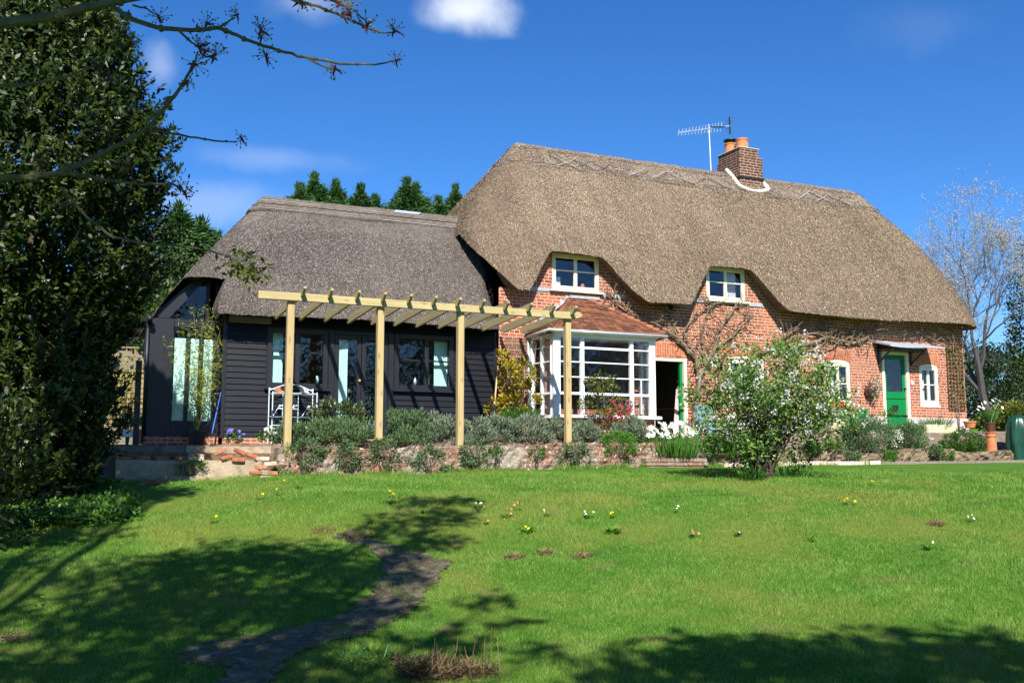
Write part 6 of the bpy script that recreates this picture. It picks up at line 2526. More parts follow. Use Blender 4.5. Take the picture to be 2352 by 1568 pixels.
# wall basket left of the green door
a = at(2003, 898, 20.35)
t = thing('wall_basket', (a.x, 20.4, a.z - 0.1), 'dark wall basket with trailing pale leaves left of the green door', 'planter')
b = MB()
b.blob((a.x, 20.40, a.z), (0.17, 0.11, 0.13), 3, 8)
b.build('basket', RUST, t)
crown('foliage', (a.x + 0.07, 20.33, a.z + 0.05), (0.22, 0.12, 0.32), 260, 0.05, 0.03, L_GREYG, t)
P, out = cloud_pts(60, (a.x + 0.1, 20.28, a.z + 0.02), (0.2, 0.08, 0.3), 12, 0.4)
leaves('blossom', P, rdirs(60), rdirs(60) + np.array([0, -1, 0]), 0.04, 0.035, P_PALE, t)['kind'] = 'stuff'

# stone trough on a block
a0, a1 = at(2116, 985, 19.6), at(2184, 985, 19.6)
zt, zb = at(2150, 976, 19.6).z, at(2150, 995, 19.6).z
b = MB()
x0, x1 = a0.x, a1.x
b.bbox(x0, x1, 19.40, 19.48, zb, zt, 0.012)
b.bbox(x0, x1, 19.75, 19.83, zb, zt, 0.012)
b.bbox(x0, x0 + 0.08, 19.48, 19.75, zb + 0.002, zt - 0.003, 0.01)
b.bbox(x1 - 0.08, x1, 19.48, 19.75, zb + 0.002, zt - 0.003, 0.01)
b.box(x0 + 0.05, x1 - 0.05, 19.46, 19.76, zb + 0.02, zt - 0.05)
tag(b.build('stone_trough', TROUGHM), 'buff stone trough planted with grass under the small arched window', 'trough')
b = MB()
xm = at(2136, 1000, 19.6).x
b.bbox(xm - 0.11, xm + 0.11, 19.45, 19.75, zb - 0.26, zb - 0.004, 0.015)
b.bbox(x1 - 0.3, x1 - 0.1, 19.45, 19.75, zb - 0.26, zb - 0.004, 0.015)
tag(b.build('stone_block', TROUGHM), 'small buff blocks propping the stone trough', 'stone block')
strap_clump('trough_grass', 'tufted green grass growing in the buff stone trough', 'plant', ((x0 + x1) / 2, 19.6, zt - 0.05), 0.5, 0.30, 240, L_BLADE, w=0.012, lean=0.9)

# chimney pot pedestal with narcissi, pots
a = at(2282, 1056, 18.6)
zt, zb = at(2275, 992, 18.6).z, a.z - 0.06
xc = at(2276, 1000, 18.6).x
t = thing('chimney_pot_pedestal', (xc, 18.6, zb), 'tall old terracotta chimney pot used as a pedestal at the right', 'pedestal')
b = MB()
b.lathe(xc, 18.6, [(0.15, zb), (0.14, zb + 0.06), (0.115, zt - 0.12), (0.135, zt - 0.11), (0.135, zt - 0.08), (0.12, zt - 0.075), (0.12, zt - 0.03), (0.14, zt - 0.02), (0.14, zt), (0.1, zt)], 24)
b.build('clay_pot', TERRA, t, smooth=False)
zp = at(2275, 970, 18.6).z
t = thing('potted_narcissi', (xc, 18.6, zt), 'white narcissi in a rusty brown pot on the tall clay pedestal', 'potted plant')
b = MB()
b.lathe(xc, 18.6, [(0.085, zt + 0.002), (0.125, zp - 0.03), (0.135, zp - 0.03), (0.135, zp), (0.115, zp), (0.11, zp - 0.03)], 20)
b.build('pot', RUST, t)
n = 90
an = rng.random(n) * 6.28
P = np.stack([xc + 0.07 * np.cos(an), 18.6 + 0.07 * np.sin(an), np.full(n, zp - 0.03)], 1)
leaves('foliage', P, np.stack([np.cos(an) * 0.4, np.sin(an) * 0.4, np.ones(n)], 1) + rng.normal(size=(n, 3)) * 0.1, rdirs(n), 0.3 + 0.15 * rng.random(n), 0.02, L_BLADE, t)
pts = [tuple(at(px, py, 18.55)) for px, py in ((2249, 934), (2255, 928), (2262, 924), (2268, 930), (2274, 926), (2280, 920), (2288, 917), (2296, 921), (2302, 936), (2301, 945), (2258, 937), (2283, 935), (2277, 938), (2246, 941))]
flower_heads(t, pts, 0.055, P_WHITE, 6)
b = MB()
for p in pts:
    b.tube([(xc, 18.6, zp - 0.03), ((xc + p[0]) / 2, 18.58, (zp + p[2]) / 2 + 0.05), p], 0.006, 4)
b.build('stem', L_BLADE, t)
for px, py, r_, lab in ((2240, 1050, 0.15, 'low terracotta bowl left of the clay pedestal'), (2256, 1048, 0.10, 'small terracotta pot with yellow seedlings beside the clay pedestal'), (2228, 975, 0.16, 'terracotta pot behind the narcissi pedestal')):
    y = 18.35 if py > 1000 else 19.9
    a = at(px, py, y)
    b = MB()
    b.lathe(a.x, y, [(r_ * 0.75, a.z - 0.08), (r_, a.z + 0.06), (r_ * 1.08, a.z + 0.06), (r_ * 1.08, a.z + 0.09), (r_ * 0.9, a.z + 0.09), (r_ * 0.85, a.z + 0.05)], 20)
    tag(b.build('plant_pot', TERRA), lab, 'pot', 'terracotta pots at the right')
a = at(2258, 1036, 18.35)
bush('seedlings', 'yellow green seedlings in the small pot by the clay pedestal', 'plant', (a.x, 18.35, a.z), (0.10, 0.08, 0.05), 90, 0.04, 0.025, L_BRIGHT, stems=0, floor=False)


# covered barbecue at the right edge: draped tarpaulin
def tarp():
    a = at(2345, 1056, 18.2)
    zt = at(2345, 952, 18.2).z
    zb = a.z - 0.03
    b = MB()
    n, m = 40, 16
    V = []
    for k in range(m + 1):
        q = k / m
        z = zb + (zt - zb) * (1 - (1 - q) ** 1.3)
        r = 0.36 * (1 - 0.1 * q) * math.sqrt(max(0.0, 1 - q ** 5)) + 0.01
        for i in range(n):
            th = 2 * math.pi * i / n
            f = 1 + 0.10 * (1 - q * 0.6) * math.sin(th * 7 + 2 * math.sin(q * 3)) + 0.05 * math.sin(th * 13 + q * 4)
            V.append((a.x + r * f * math.cos(th), 18.2 + r * f * 0.8 * math.sin(th), z))
    F = [(k * n + i, k * n + (i + 1) % n, (k + 1) * n + (i + 1) % n, (k + 1) * n + i) for k in range(m) for i in range(n)]
    F.append(tuple(range(m * n, m * n + n)))
    b.add(V, F)
    tag(b.build('covered_barbecue', TARP, None, True), 'barbecue under a dark green tarpaulin at the right edge', 'barbecue')


tarp()


# ------------------------------------------------------------------ trees behind the house
def conifer(name, label, x, y, ztop, r, group, mat=L_CONIF, z0=None, n=2600, L=0.42):
    g = gz(x, y) if z0 is None else z0
    t = thing(name, (x, y, g), label, 'conifer', group)
    h = ztop - g
    q = rng.random(n) ** 0.75                     # 0 top .. 1 bottom
    nb = 260                                      # boughs, each with sprays along it
    bq = rng.random(nb) ** 1.9
    bth = rng.random(nb) * 6.283
    bl = r * bq ** 0.58 * (0.4 + 0.8 * rng.random(nb))
    bi = rng.integers(0, nb, n)
    f = rng.random(n) ** 0.6
    th = bth[bi] + rng.normal(size=n) * 0.20
    rad = bl[bi] * f
    droop = rad * (0.25 - 0.35 * f)
    P = np.stack([x + rad * np.cos(th), y + rad * np.sin(th), ztop - 0.05 * h - bq[bi] * h * 0.95 + droop + rng.normal(size=n) * 0.10], 1)
    lead = rng.random(n) < 0.05
    P[lead] = np.stack([x + rng.normal(size=lead.sum()) * 0.05, y + rng.normal(size=lead.sum()) * 0.05, ztop - 0.12 * h * rng.random(lead.sum())], 1)
    D = np.stack([np.cos(th), np.sin(th), 0.35 - 0.7 * rng.random(n)], 1) + rng.normal(size=(n, 3)) * 0.4
    D[lead] = D[lead] * 0.5 + np.array([0, 0, 1.0])
    leaves('foliage', P, D, rdirs(n) + np.array([0, -0.4, 0.8]), L * (0.5 + 0.8 * rng.random(n)), L * 0.2, mat, t)
    b = MB()
    b.tube([(x, y, g), (x, y, g + h * 0.6), (x, y, ztop)], [0.16, 0.08, 0.012], 6)
    b.build('trunk', BARK, t)


CT = [(690, 430, 34, 1.9, 'conifer at the left end of the row showing above the wing ridge'), (722, 404, 35, 2.0, 'tallest conifer above the left of the wing ridge'), (772, 420, 36, 2.0, 'third conifer from the left above the wing ridge'),
      (828, 430, 35, 1.9, 'conifer with a thin leader right of the group of three above the wing'), (862, 455, 36, 1.9, 'low conifer just right of the middle of the wing ridge'), (935, 414, 34, 1.9, 'tall bushy conifer left of where the two roofs meet'),
      (955, 428, 36, 2.0, 'conifer behind the tall bushy one near the roof valley'), (1008, 458, 35, 1.7, 'short conifer beside the roof valley'), (1046, 430, 37, 1.9, 'conifer tip peeping out behind the tall roof')]
for px, py, y, r_, lab in CT:
    a = at(px, py, y)
    conifer('conifer', lab, a.x, y, a.z, r_ * 2.3, 'conifers behind the house', L_CONIF, n=24000, L=0.22)
for px, py, y, r_, lab in ((412, 478, 30, 1.5, 'slim conifer between the evergreen and the wing roof'), (462, 512, 31, 1.5, 'second slim conifer close to the wing roof'), (497, 545, 33, 1.3, 'small conifer top just above the left hip of the wing')):
    a = at(px, py, y)
    conifer('conifer', lab, a.x, y, a.z, r_ * 1.7, 'conifers left of the wing', L_CONIF, n=8000, L=0.30)


def leafy_tree(name, label, x, y, ztop, rad, n, L, W, mat, group=None, low=0.3, clumps=60, cat='tree', z0=None, shell=0.4):
    g = gz(x, y) if z0 is None else z0
    t = thing(name, (x, y, g), label, cat, group)
    cz = g + (ztop - g) * (0.5 + low / 2)
    rz = (ztop - g) * (0.5 - low / 2)
    crown('foliage', (x, y, cz), (rad, rad, rz), n, L, W, mat, t, clumps=clumps, spread=0.3, lo=-1, shell=shell)
    b = MB()
    b.tube([(x, y, g - 0.2), (x + 0.05, y, g + (ztop - g) * 0.4), (x, y, ztop - rz * 0.5)], [rad * 0.07 + 0.04, rad * 0.05 + 0.02, 0.02], 7)
    for k in range(10):
        d = rdirs(1)[0]
        b.tube([(x, y, cz - rz * 0.6), (x + d[0] * rad * 0.4, y + d[1] * rad * 0.4, cz - rz * 0.1), (x + d[0] * rad * 0.8, y + d[1] * rad * 0.8, cz + d[2] * rz * 0.6)], [0.05, 0.03, 0.01], 5)
    b.build('trunk', BARK, t)
    return t


for px, py, y, r_, lab in ((395, 545, 29, 1.6, 'olive green bushy tree directly right of the evergreen'), (345, 640, 27, 1.6, 'shaded bushy tree behind the panel fence'), (260, 560, 31, 2.0, 'leafy tree mostly hidden by the evergreen')):
    a = at(px, py, y)
    leafy_tree('bushy_tree', lab, a.x, y, a.z, r_, 5200, 0.13, 0.07, L_HEDGE, 'bushy trees left of the house', low=0.0, clumps=90)
for px, py, y, r_, lab, mt in ((2250, 800, 34, 2.0, 'dark green hedge shrub beyond the right corner of the house', L_HEDGE), (2310, 790, 36, 2.4, 'tall hedge shrub behind the potted narcissi', L_HEDGE), (2385, 800, 35, 2.4, 'hedge shrub at the right frame edge', L_HEDGE),
                               (2368, 550, 30, 1.1, 'upright evergreen with pale flecks at the right frame edge', L_EVER), (2330, 925, 27, 1.2, 'olive gold shrub behind the covered barbecue', L_OLIVE), (2190, 800, 40, 2.2, 'hedge shrub just showing past the trellis end of the house', L_HEDGE)):
    a = at(px, py, y)
    leafy_tree('hedge_shrub', lab, a.x, y, a.z, r_, 5200, 0.14, 0.075, mt, 'shrubs beyond the right end of the house', low=0.0, clumps=80, cat='shrub')


def bare_tree(name, label, base, h, spread, seed, mat, levels=5, r0=0.13, blossom=0, bl_mat=P_PALE, bl_size=0.06, trunk_h=0.25, cat='tree', group=None, lean=(0, 0, 0), fit=None):
    rd = random.Random(seed)
    t = thing(name, base, label, cat, group)
    b = MB()
    bl = []
    limbs = []

    def grow(p, d, ln, r, lv):
        pts, rr = [p], [r]
        q = p.copy()
        n = 4
        for k in range(n):
            d = (d + Vector((rd.gauss(0, 0.13), rd.gauss(0, 0.13), rd.gauss(0.03, 0.09)))).normalized()
            q = q + d * ln / n
            pts.append(q.copy())
            rr.append(r * (1 - 0.42 * (k + 1) / n))
        limbs.append((pts, rr, 6 if lv < 2 else 4))
        if lv >= 2:
            for k in range(1, n + 1):
                if rd.random() < 0.9:
                    bl.append(pts[k])
        if lv == levels:
            return
        for k in range(rd.randint(2, 3) + (1 if lv in (0, 1, 2) else 0)):
            i = rd.randint(2, n)
            a = Vector((rd.gauss(0, 1), rd.gauss(0, 1), rd.gauss(0.25, 0.5)))
            nd = (d * 0.9 + a.normalized() * spread).normalized()
            grow(pts[i].copy(), nd, ln * rd.uniform(0.62, 0.86), rr[i] * 0.68, lv + 1)
    grow(Vector(base).copy(), (Vector((0, 0, 1)) + Vector(lean)).normalized(), h * trunk_h, r0, 0)
    if fit:                                   # stretch to the measured height and half width
        allp = [p for l in limbs for p in l[0]]
        zt = max(p.z for p in allp)
        xs = sorted(p.x - base[0] for p in allp)
        kz = fit[0] / (zt - base[2])
        x0, x1 = xs[int(len(xs) * 0.01)], xs[int(len(xs) * 0.99)]
        kx = 2 * fit[1] / (x1 - x0)
        sh = -(x0 + x1) / 2
        for p in {id(q): q for q in allp}.values():
            w_ = min(1.0, max(0.0, (p.z - base[2]) / (zt - base[2]) * 2.2))
            p.x = base[0] + (p.x - base[0] + sh * w_ * 0.8) * kx
            p.y = base[1] + (p.y - base[1]) * kx
            p.z = base[2] + (p.z - base[2]) * kz
    for pts, rr, n in limbs:
        b.tube(pts, rr, n, cap=False)
    b.build('branches', mat, t)
    if blossom:
        B = np.array([tuple(v) for v in bl])
        B = B[rng.integers(0, len(B), blossom)] + rng.normal(size=(blossom, 3)) * 0.05
        P = np.repeat(B, 4, 0)
        n = len(P)
        leaves('blossom', P + rng.normal(size=(n, 3)) * 0.03, rdirs(n), rdirs(n), bl_size, bl_size * 0.8, bl_mat, t)['kind'] = 'stuff'
    return t


a = at(2268, 800, 27)
top = at(2268, 385, 27)
bare_tree('cherry_tree', 'tall leafless tree dotted with white blossom right of the house', (a.x, 27, gz(a.x, 27)), top.z - gz(a.x, 27), 0.8, 21, TWIG, levels=7, r0=0.17, blossom=7500, bl_size=0.042, bl_mat=P_GREY, trunk_h=0.30, group='blossom trees', fit=(top.z - gz(a.x, 27), 2.5))
a = at(2185, 700, 31)
top = at(2125, 470, 31)
bare_tree('cherry_tree', 'thinner blossom tree rising behind the right roof hip', (a.x, 31, gz(a.x, 31)), top.z - gz(a.x, 31), 0.75, 9, TWIG, levels=6, r0=0.12, blossom=1500, bl_size=0.042, bl_mat=P_GREY, trunk_h=0.34, group='blossom trees', lean=(-0.12, 0, 0), fit=(top.z - gz(a.x, 31), 1.5))
a = at(2340, 800, 31)
bare_tree('bare_shrub', 'pale twiggy leafless shrub above the hedge at the right', (a.x, 31, gz(a.x, 31) + 1.2), 3.6, 0.8, 14, VINE, levels=5, r0=0.06, trunk_h=0.3, cat='shrub')


# ------------------------------------------------------------------ overhanging tree at the top left
def overhang():
    V0 = 4.6
    tr = depth_at(-1100, 900, V0)
    g = gz(tr.x, tr.y)
    t = thing('overhanging_tree', (tr.x, tr.y, g), 'budding maple branches reaching in over the top left of the view', 'tree')
    b = MB()
    b.tube([(tr.x, tr.y, g - 0.3), (tr.x + 0.1, tr.y, g + 2), (tr.x + 0.1, tr.y - 0.1, g + 3.6), (tr.x - 0.2, tr.y - 0.3, g + 6.5)], [0.22, 0.18, 0.14, 0.06], 10)
    b.build('trunk', BARK, t)
    S = lambda px, py, v=V0: depth_at(px, py, v)
    R_ = lambda px: px / FPX * V0
    trunk_p = [Vector((tr.x + 0.1, tr.y, g + 2.2)), Vector((tr.x + 0.1, tr.y, g + 3.3))]
    BR = [([trunk_p[1], S(-500, 120), S(-40, 60), S(110, 40), S(220, 14), S(330, -8), S(460, -60)], (40, 18, 13, 12, 10, 8, 5)),
          ([S(255, 14), S(305, 45), S(370, 66), S(440, 70), S(500, 64), S(535, 78), S(570, 93), S(640, 117), S(700, 131), S(780, 147), S(860, 149), S(905, 141)], (6, 6, 5.5, 5, 5, 4.6, 4, 3.6, 3.2, 2.8, 2.2, 1.6)),
          ([S(690, 128), S(740, 152), S(765, 160)], (2.6, 2, 1.4)),
          ([S(412, 72), S(440, 98), S(470, 118)], (3.2, 2.6, 1.6)),
          ([S(305, 12), S(340, 22), S(365, 38)], (2.8, 2, 1.5)),
          ([S(505, 62), S(525, 50), S(540, 40)], (3, 2.2, 1.6)),
          ([trunk_p[0], S(-500, 470), S(-40, 410), S(60, 408), S(130, 398), S(190, 375), S(250, 345), S(300, 320), S(335, 298), S(365, 262), S(400, 222), S(425, 185), S(445, 145), S(455, 120)], (30, 13, 9, 8, 7.5, 7, 6, 6, 5.5, 5, 4.4, 3.6, 2.6, 1.8)),
          ([S(335, 297), S(400, 308), S(470, 320), S(510, 325), S(545, 325)], (3.2, 2.8, 2.3, 2, 1.5)),
          ([S(130, 398), S(190, 402), S(250, 415), S(330, 424), S(395, 420), S(425, 440)], (5, 4.5, 4, 3, 2.4, 1.6)),
          ([S(-40, 200), S(60, 195), S(150, 178), S(220, 150)], (5, 4, 3, 2)),
          ([S(560, -60), S(640, -15), S(690, 6), S(735, 16), S(790, 40), S(838, 62), S(880, 76), S(908, 76)], (5, 4.4, 4, 3.6, 3.2, 2.6, 2, 1.5)),
          ([S(700, -40), S(760, 0), S(815, 25), S(845, 55)], (3, 2.6, 2.2, 1.6)),
          ([S(-40, 350), S(20, 370), S(90, 375)], (3, 2.4, 1.6)),
          ([S(140, 430), S(200, 500), S(260, 545), S(330, 560), S(420, 566), S(480, 574), S(560, 600)], (3.5, 3.2, 2.8, 2.5, 2.2, 2, 1.2))]
    for pts, rr in BR:
        b = MB()
        fine, fr = [], []
        for i in range(len(pts) - 1):
            for k in range(4):
                q = k / 4
                fine.append(pts[i].lerp(pts[i + 1], q) + Vector((random.gauss(0, 1), random.gauss(0, 1), random.gauss(0, 1))) * R_(0.8) * (1 if k else 0))
                e = rr[i] * (1 - q) + rr[i + 1] * q
                fr.append(R_(e) * (1 + 0.12 * random.random()) * 0.92)
        fine.append(pts[-1])
        fr.append(R_(rr[-1]))
        b.tube(fine, fr, 7)
        for k in range(3, len(fine) - 2, 5):         # bud scars
            b.blob(tuple(fine[k]), (fr[k] * 1.5,) * 3, k, 4, 0.2)
        b.build('branch', BARKG, t)
    # flower clusters with red bracts: a few variants, then copies
    protos = []
    for s in range(3):
        root = MB()
        for k in range(3):
            a_ = k * 2.1 + s
            d = Vector((math.cos(a_), 0.3 * math.sin(a_ * 2), math.sin(a_)))
            root.tube([d * 0.003, d * 0.016 + Vector((0, 0, -0.004)), d * 0.028 + Vector((0, 0, -0.016))], [0.006, 0.005, 0.001], 5)
        o = root.build('flower_cluster', L_RED, t)
        st = MB()
        heads = MB()
        for k in range(17):
            d = Vector((random.gauss(0.6, 0.55), random.gauss(0, 0.6), random.gauss(0.15, 0.7))).normalized() * random.uniform(0.03, 0.062)
            st.tube([(0, 0, 0), tuple(d * 0.5 + Vector((0, 0, 0.004))), tuple(d)], 0.0011, 3)
            heads.blob(tuple(d), (0.0042,) * 3, k, 3, 0.1)
        sb = st.build('stalk', BARKG, None)
        sb.parent = o
        sb['kind'] = 'stuff'
        hb = heads.build('bud', P_BUD, None)
        hb.parent = o
        hb['kind'] = 'stuff'
        o.data.transform(__import__('mathutils').Matrix.Translation(Vector(t.location)))
        protos.append(o)
    spots = [(910, 140), (905, 72), (770, 158), (365, 40), (472, 118), (545, 36), (600, 88), (600, 72), (555, 318), (458, 108), (445, 150), (430, 190), (840, 62), (800, 22), (790, 34), (475, 55), (490, 130), (400, 380), (425, 445), (415, 430), (345, 310), (250, 180),
             (90, 372), (300, 385), (225, 150), (612, 130), (780, 8), (690, 4), (150, 470), (300, 100)]
    for k, (px, py) in enumerate(spots):
        o = protos[k] if k < 3 else copy_tree(protos[k % 3], t)
        o.location = S(px, py) - Vector(t.location)
        o.rotation_euler = (random.uniform(-0.6, 0.6), random.uniform(-0.9, 0.9), random.uniform(0, 6.28))
        sc_ = random.uniform(0.8, 1.25)
        o.scale = (sc_, sc_, sc_)
    # leafy sprig hanging before the wing roof
    P, D = [], []
    for k in range(150):
        px, py = random.gauss(560, 26), random.gauss(612, 20)
        py += (px - 560) * 0.35
        P.append(tuple(S(px, py) + Vector((0, random.gauss(0, 0.04), 0))))
    P = np.array(P)
    leaves('foliage', P, rdirs(150) + np.array([0.5, 0, -0.5]), rdirs(150) + np.array([0, -0.8, 0.6]), 0.045 * (0.6 + 0.6 * rng.random(150)), 0.016, L_OLIVE, t)
    P = []
    for k in range(60):
        px, py = random.choice(spots[15:25])
        P.append(tuple(S(px + random.gauss(0, 30), py + random.gauss(0, 26))))
    leaves('young_leaf', np.array(P), rdirs(60), rdirs(60), 0.03, 0.011, L_RED, t)['kind'] = 'stuff'


overhang()


# ------------------------------------------------------------------ flowers in the turf
def dandelion(px, py, lab, k=2):
    t, h = rosette('dandelion', lab, 'dandelion', px, py, 0.08, 12, L_GROUND, 'dandelions in the lawn', up=0.5)
    flower_heads(t, [(h.x + random.uniform(-0.05, 0.05), h.y - 0.02, h.z + random.uniform(0.05, 0.10)) for _ in range(k)], 0.021, P_YELL, 9, face=(0, -0.5, 0.9))


for px, py, lab, k in ((655, 1112, 'lone dandelion near the left end of the retaining wall', 1), (640, 1138, 'dandelion just below the one by the wall', 1), (598, 1148, 'small dandelion in front of the broken steps', 1), (494, 1202, 'dandelion at the edge of the large tree shadow', 1),
                       (898, 1142, 'group of tall dandelions on the bank above the path', 4), (1942, 1160, 'bright dandelion pair on the upper lawn right of the blossoming shrub', 2), (1962, 1160, 'single dandelion right beside the bright pair on the upper lawn', 1), (2000, 1115, 'faint dandelions right of the shrub shadow', 2), (2298, 1108, 'dandelions at the far right of the upper lawn', 2), (93, 1392, 'dandelion alone in the left foreground', 1)):
    dandelion(px, py, lab, k)


def primrose(px, py, lab, mt, k=3, r_=0.10, cat='primrose'):
    t, h = rosette('primrose', lab, cat, px, py, r_, 16, L_BRIGHT, 'primroses on the bank', up=0.7, w=0.34)
    if mt is not None:
        flower_heads(t, [(h.x + random.uniform(-0.07, 0.07), h.y - 0.03, h.z + random.uniform(0.05, 0.11)) for _ in range(k)], 0.019, mt, 5, face=(0, -0.8, 0.6))


for px, py, lab, mt, k, r_ in ((1100, 1172, 'cream primrose on the bank right of the shadow patch', P_CREAM, 4, 0.09), (1166, 1188, 'red primrose with dark leaves in the middle of the bank', P_ROSE, 4, 0.11), (1190, 1172, 'smaller red primrose just behind the red one', P_ROSE, 2, 0.07),
                               (1116, 1205, 'faded orange primrose low on the bank', P_ROSE, 1, 0.07), (1256, 1186, 'pinkish primrose pair on the bank', P_PALE, 2, 0.07), (1350, 1190, 'pale pink primrose right of the pinkish pair', P_PALE, 3, 0.09), (1210, 1226, 'large leafy primrose with yellow blooms at the foot of the bank', P_YELL, 2, 0.17),
                               (1408, 1226, 'large fresh primrose leaves without bloom on the bank', None, 0, 0.17), (1408, 1190, 'orange primrose above the fresh leaves', P_YELL, 3, 0.06), (1552, 1178, 'cream primrose in front of the blossoming shrub', P_CREAM, 2, 0.06), (1592, 1236, 'dark red and pink primrose on the dry bank', P_ROSE, 4, 0.08),
                               (1695, 1232, 'pink primrose with upright leaves on the dry bank', P_PALE, 2, 0.10), (1862, 1246, 'leafy primrose without bloom on the right bank', None, 0, 0.10), (2136, 1264, 'cream primrose with long leaves at the foot of the right bank', P_CREAM, 2, 0.13), (2226, 1200, 'white primrose pair high on the right bank', P_WHITE, 3, 0.07),
                               (975, 1180, 'leaf rosette in the tree shadow on the bank', None, 0, 0.08), (850, 1205, 'leaf rosette left of the tree shadow', None, 0, 0.07), (685, 1125, 'pale green leaf rosette below the left end of the wall', None, 0, 0.10)):
    primrose(px, py, lab, mt, k, r_)


def dry_tuft(px, py, r_, h_, n, lab, cat='dry grass', mat=L_DRY):
    h = ground_hit(px, py)
    t = thing('dry_grass_clump', (h.x, h.y, h.z), lab, cat, 'clumps of dry grass')
    a_ = rng.random(n) * 6.283
    rr = r_ * np.sqrt(rng.random(n))
    x, y = h.x + rr * np.cos(a_), h.y + rr * np.sin(a_) * 0.7
    hgt = np.maximum(0, 1 - (rr / r_) ** 2)
    P = np.stack([x, y, lawn_z(x, y) + hgt * h_ * 0.5 * rng.random(n)], 1)
    D = rng.normal(size=(n, 3))
    D[:, 2] = np.abs(D[:, 2]) * 0.7
    leaves('blades', P, D, rdirs(n), (0.06 + 0.10 * rng.random(n)) * (0.5 + h_ * 3), 0.007, mat, t)
    return t, h


L_DEAD = leafmat('dead_thatch', (0.05, 0.035, 0.02), (0.22, 0.16, 0.085), 0.85, 0.1, 0.15)
t, h = dry_tuft(1000, 1556, 0.20, 0.22, 1300, 'big clump of dead grass and stalks at the bottom edge of the view', mat=L_DEAD)
for dx, dy_, r_, hh_, n in ((-0.16, 0.05, 0.12, 0.10, 420), (0.16, -0.05, 0.14, 0.09, 420), (0.36, -0.06, 0.10, 0.04, 180), (-0.02, 0.20, 0.10, 0.05, 200)):
    a_ = rng.random(n) * 6.283
    q = r_ * np.sqrt(rng.random(n))
    x, y = h.x + dx + q * np.cos(a_), h.y + dy_ + q * np.sin(a_)
    D = rng.normal(size=(n, 3))
    D[:, 2] = np.abs(D[:, 2]) * 0.6
    leaves('blades', np.stack([x, y, lawn_z(x, y) + hh_ * rng.random(n)], 1), D, rdirs(n), 0.05 + 0.09 * rng.random(n), 0.008, L_DEAD, t)
b = MB()
for k in range(16):
    x, y = h.x + random.uniform(-0.45, 0.5), h.y + random.uniform(-0.2, 0.2)
    z = float(lawn_z(x, y))
    b.tube([(x, y, z), (x + random.uniform(-0.12, 0.05), y, z + random.uniform(0.1, 0.3))], [0.004, 0.002], 4)
b.build('stalk', L_DRY, t)['kind'] = 'stuff'
for px, py, r_, lab in ((742, 1222, 0.16, 'ridge of dry grass above the start of the path'), (812, 1236, 0.26, 'dry turf mound at the head of the path'), (1252, 1272, 0.10, 'small dry grass heap in the middle of the lawn'), (1338, 1280, 0.14, 'scatter of mown dry grass right of the small heap'),
                        (1180, 1282, 0.12, 'mown dry grass left of the small heap'), (2150, 1205, 0.10, 'tiny dry tuft below the white primrose pair'), (30, 1470, 0.16, 'dry turf scrap in the left foreground')):
    dry_tuft(px, py, r_, 0.05, 260, lab)
t, h = dry_tuft(830, 1520, 0.3, 0.12, 700, 'long green grass tuft beside the path at the bottom edge', 'grass tuft', L_BLADE)

# ------------------------------------------------------------------ trees behind the viewpoint that shade the lawn


def shade_tree(name, label, trunk, spots, leaf=0.17, dens=2.1):
    g = gz(trunk[0], trunk[1])
    t = thing(name, (trunk[0], trunk[1], g), label, 'tree', 'trees behind the viewpoint')
    b = MB()
    P = []
    top = Vector((trunk[0], trunk[1], g + 5.2))
    b.tube([(trunk[0], trunk[1], g - 0.2), (trunk[0] + 0.1, trunk[1], g + 2.6), tuple(top)], [0.3, 0.24, 0.18], 10)
    for px, py, r_, H, d in spots:
        p = ground_hit(px, py) if py > 1130 else depth_at(px, py, 13.2)
        k = (H - p.z) / -SUN_L.z
        c = p - SUN_L * k
        m = int(math.pi * r_ * r_ / (leaf * leaf * 0.28) * dens * d)
        q = rdirs(m) * (rng.random(m) ** 0.45)[:, None] * np.array([r_, r_, r_ * 0.7])
        q += 0.22 * r_ * np.array([[mnoise.noise(Vector(tuple(v * 2.2 / r_ + o))) for o in (0, 7, 13)] for v in q])
        P.append(q + np.array(c))
        mid = top.lerp(c, 0.5) + Vector((0, 0, 0.5))
        b.tube([top, mid, c], [0.09, 0.05, 0.012], 5)
        for _ in range(3):
            b.tube([mid.lerp(c, 0.6), c + Vector(tuple(rng.normal(size=3) * r_ * 0.5))], [0.022, 0.006], 4)
    P = np.concatenate(P)
    n = len(P)
    leaves('foliage', P, rdirs(n), rdirs(n) + np.array([0, 0, 0.5]), leaf * (0.6 + 0.7 * rng.random(n)), leaf * 0.55, L_HEDGE, t)
    b.build('trunk', BARK, t)


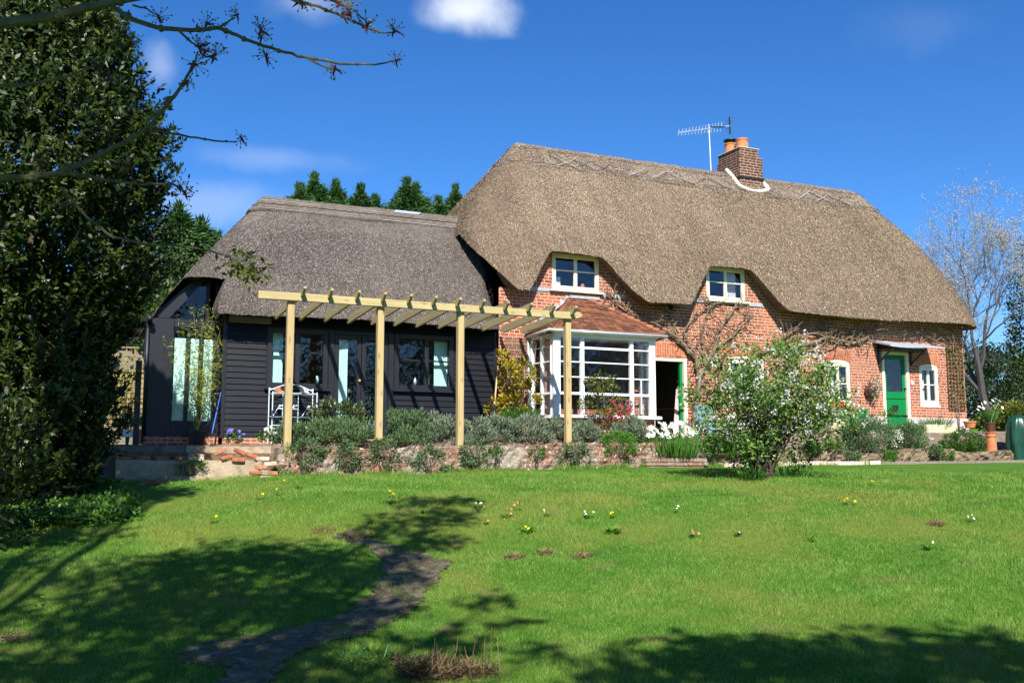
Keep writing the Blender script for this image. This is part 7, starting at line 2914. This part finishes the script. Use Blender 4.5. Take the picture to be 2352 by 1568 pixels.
shade_tree('shade_tree', 'broad leafy tree behind the viewpoint to the left, shading the lower left lawn', (-5.5, -4.5),
           [(330, 1330, 1.15, 8.2, 1), (520, 1285, 1.0, 8.6, 1), (700, 1290, 0.9, 8.0, 1), (810, 1320, 0.6, 8.4, 0.9), (430, 1395, 1.1, 8.0, 1), (620, 1390, 1.0, 8.8, 1), (240, 1430, 0.8, 8.4, 0.9), (770, 1400, 0.55, 8.2, 0.8),
            (120, 1530, 0.8, 8.6, 0.9), (330, 1520, 0.8, 8.2, 1), (520, 1550, 0.7, 8.6, 1), (720, 1540, 0.5, 8.0, 0.8), (110, 1240, 0.55, 8.2, 0.7), (30, 1300, 0.6, 8.6, 0.7), (880, 1560, 0.4, 8.4, 0.8), (30, 1420, 0.45, 8.0, 0.6), (260, 1225, 0.3, 8.4, 0.6),
            (960, 1155, 0.5, 8.8, 0.8), (1025, 1190, 0.5, 9.0, 0.9), (895, 1205, 0.5, 8.8, 0.7), (1000, 1245, 0.45, 8.6, 0.9), (1060, 1150, 0.4, 9.0, 0.7), (850, 1235, 0.4, 8.6, 0.7), (930, 1260, 0.35, 8.8, 0.7),
            (1130, 1385, 0.30, 8.4, 0.7), (1185, 1430, 0.25, 8.6, 0.7), (1050, 1480, 0.4, 8.2, 0.7), (1240, 1500, 0.3, 8.4, 0.6), (960, 1480, 0.3, 8.2, 0.7),
            (930, 1330, 0.35, 8.4, 0.9), (900, 1400, 0.4, 8.2, 0.9), (800, 1455, 0.45, 8.6, 0.9), (680, 1480, 0.5, 8.2, 0.9), (940, 1285, 0.3, 8.8, 0.8), (600, 1500, 0.4, 8.4, 0.8),
            (255, 850, 0.6, 9.6, 1), (190, 760, 0.5, 9.8, 0.9), (170, 900, 0.5, 9.6, 0.9), (220, 690, 0.5, 9.8, 1), (150, 800, 0.5, 9.6, 1), (310, 730, 0.5, 9.8, 1), (300, 830, 0.55, 9.4, 1), (285, 940, 0.5, 9.6, 1)])
shade_tree('shade_tree', 'leafy tree behind the viewpoint to the right, shading the lower right lawn corner', (6.5, -8.0),
           [(1500, 1535, 0.6, 8.2, 0.9), (1680, 1505, 0.55, 8.6, 1), (1880, 1515, 0.7, 8.2, 1.1), (2080, 1500, 0.7, 8.6, 1.1), (2290, 1505, 0.8, 8.4, 1.1), (1640, 1560, 0.7, 8.4, 1), (1960, 1565, 0.8, 8.2, 1.1), (2200, 1570, 0.8, 8.6, 1.1), (1570, 1468, 0.28, 8.4, 0.7), (1760, 1490, 0.4, 8.8, 0.9), (1400, 1570, 0.5, 8.2, 0.8), (2400, 1540, 0.7, 8.2, 1)])
for k, (x, y, h, r_) in enumerate(((-22, -20, 11, 4.5), (-12, -24, 12, 4.5), (-3, -27, 11, 4.5), (6, -28, 12.5, 4.8), (15, -26, 11, 4.5), (25, -27, 12, 4.8), (36, -24, 11, 4.5))):
    leafy_tree('boundary_tree', 'tree in the boundary row far behind the viewpoint', x, y, gz(x, y) + h, r_, 2400, 0.55, 0.34, L_HEDGE, 'boundary trees behind the viewpoint', low=0.0, clumps=60)
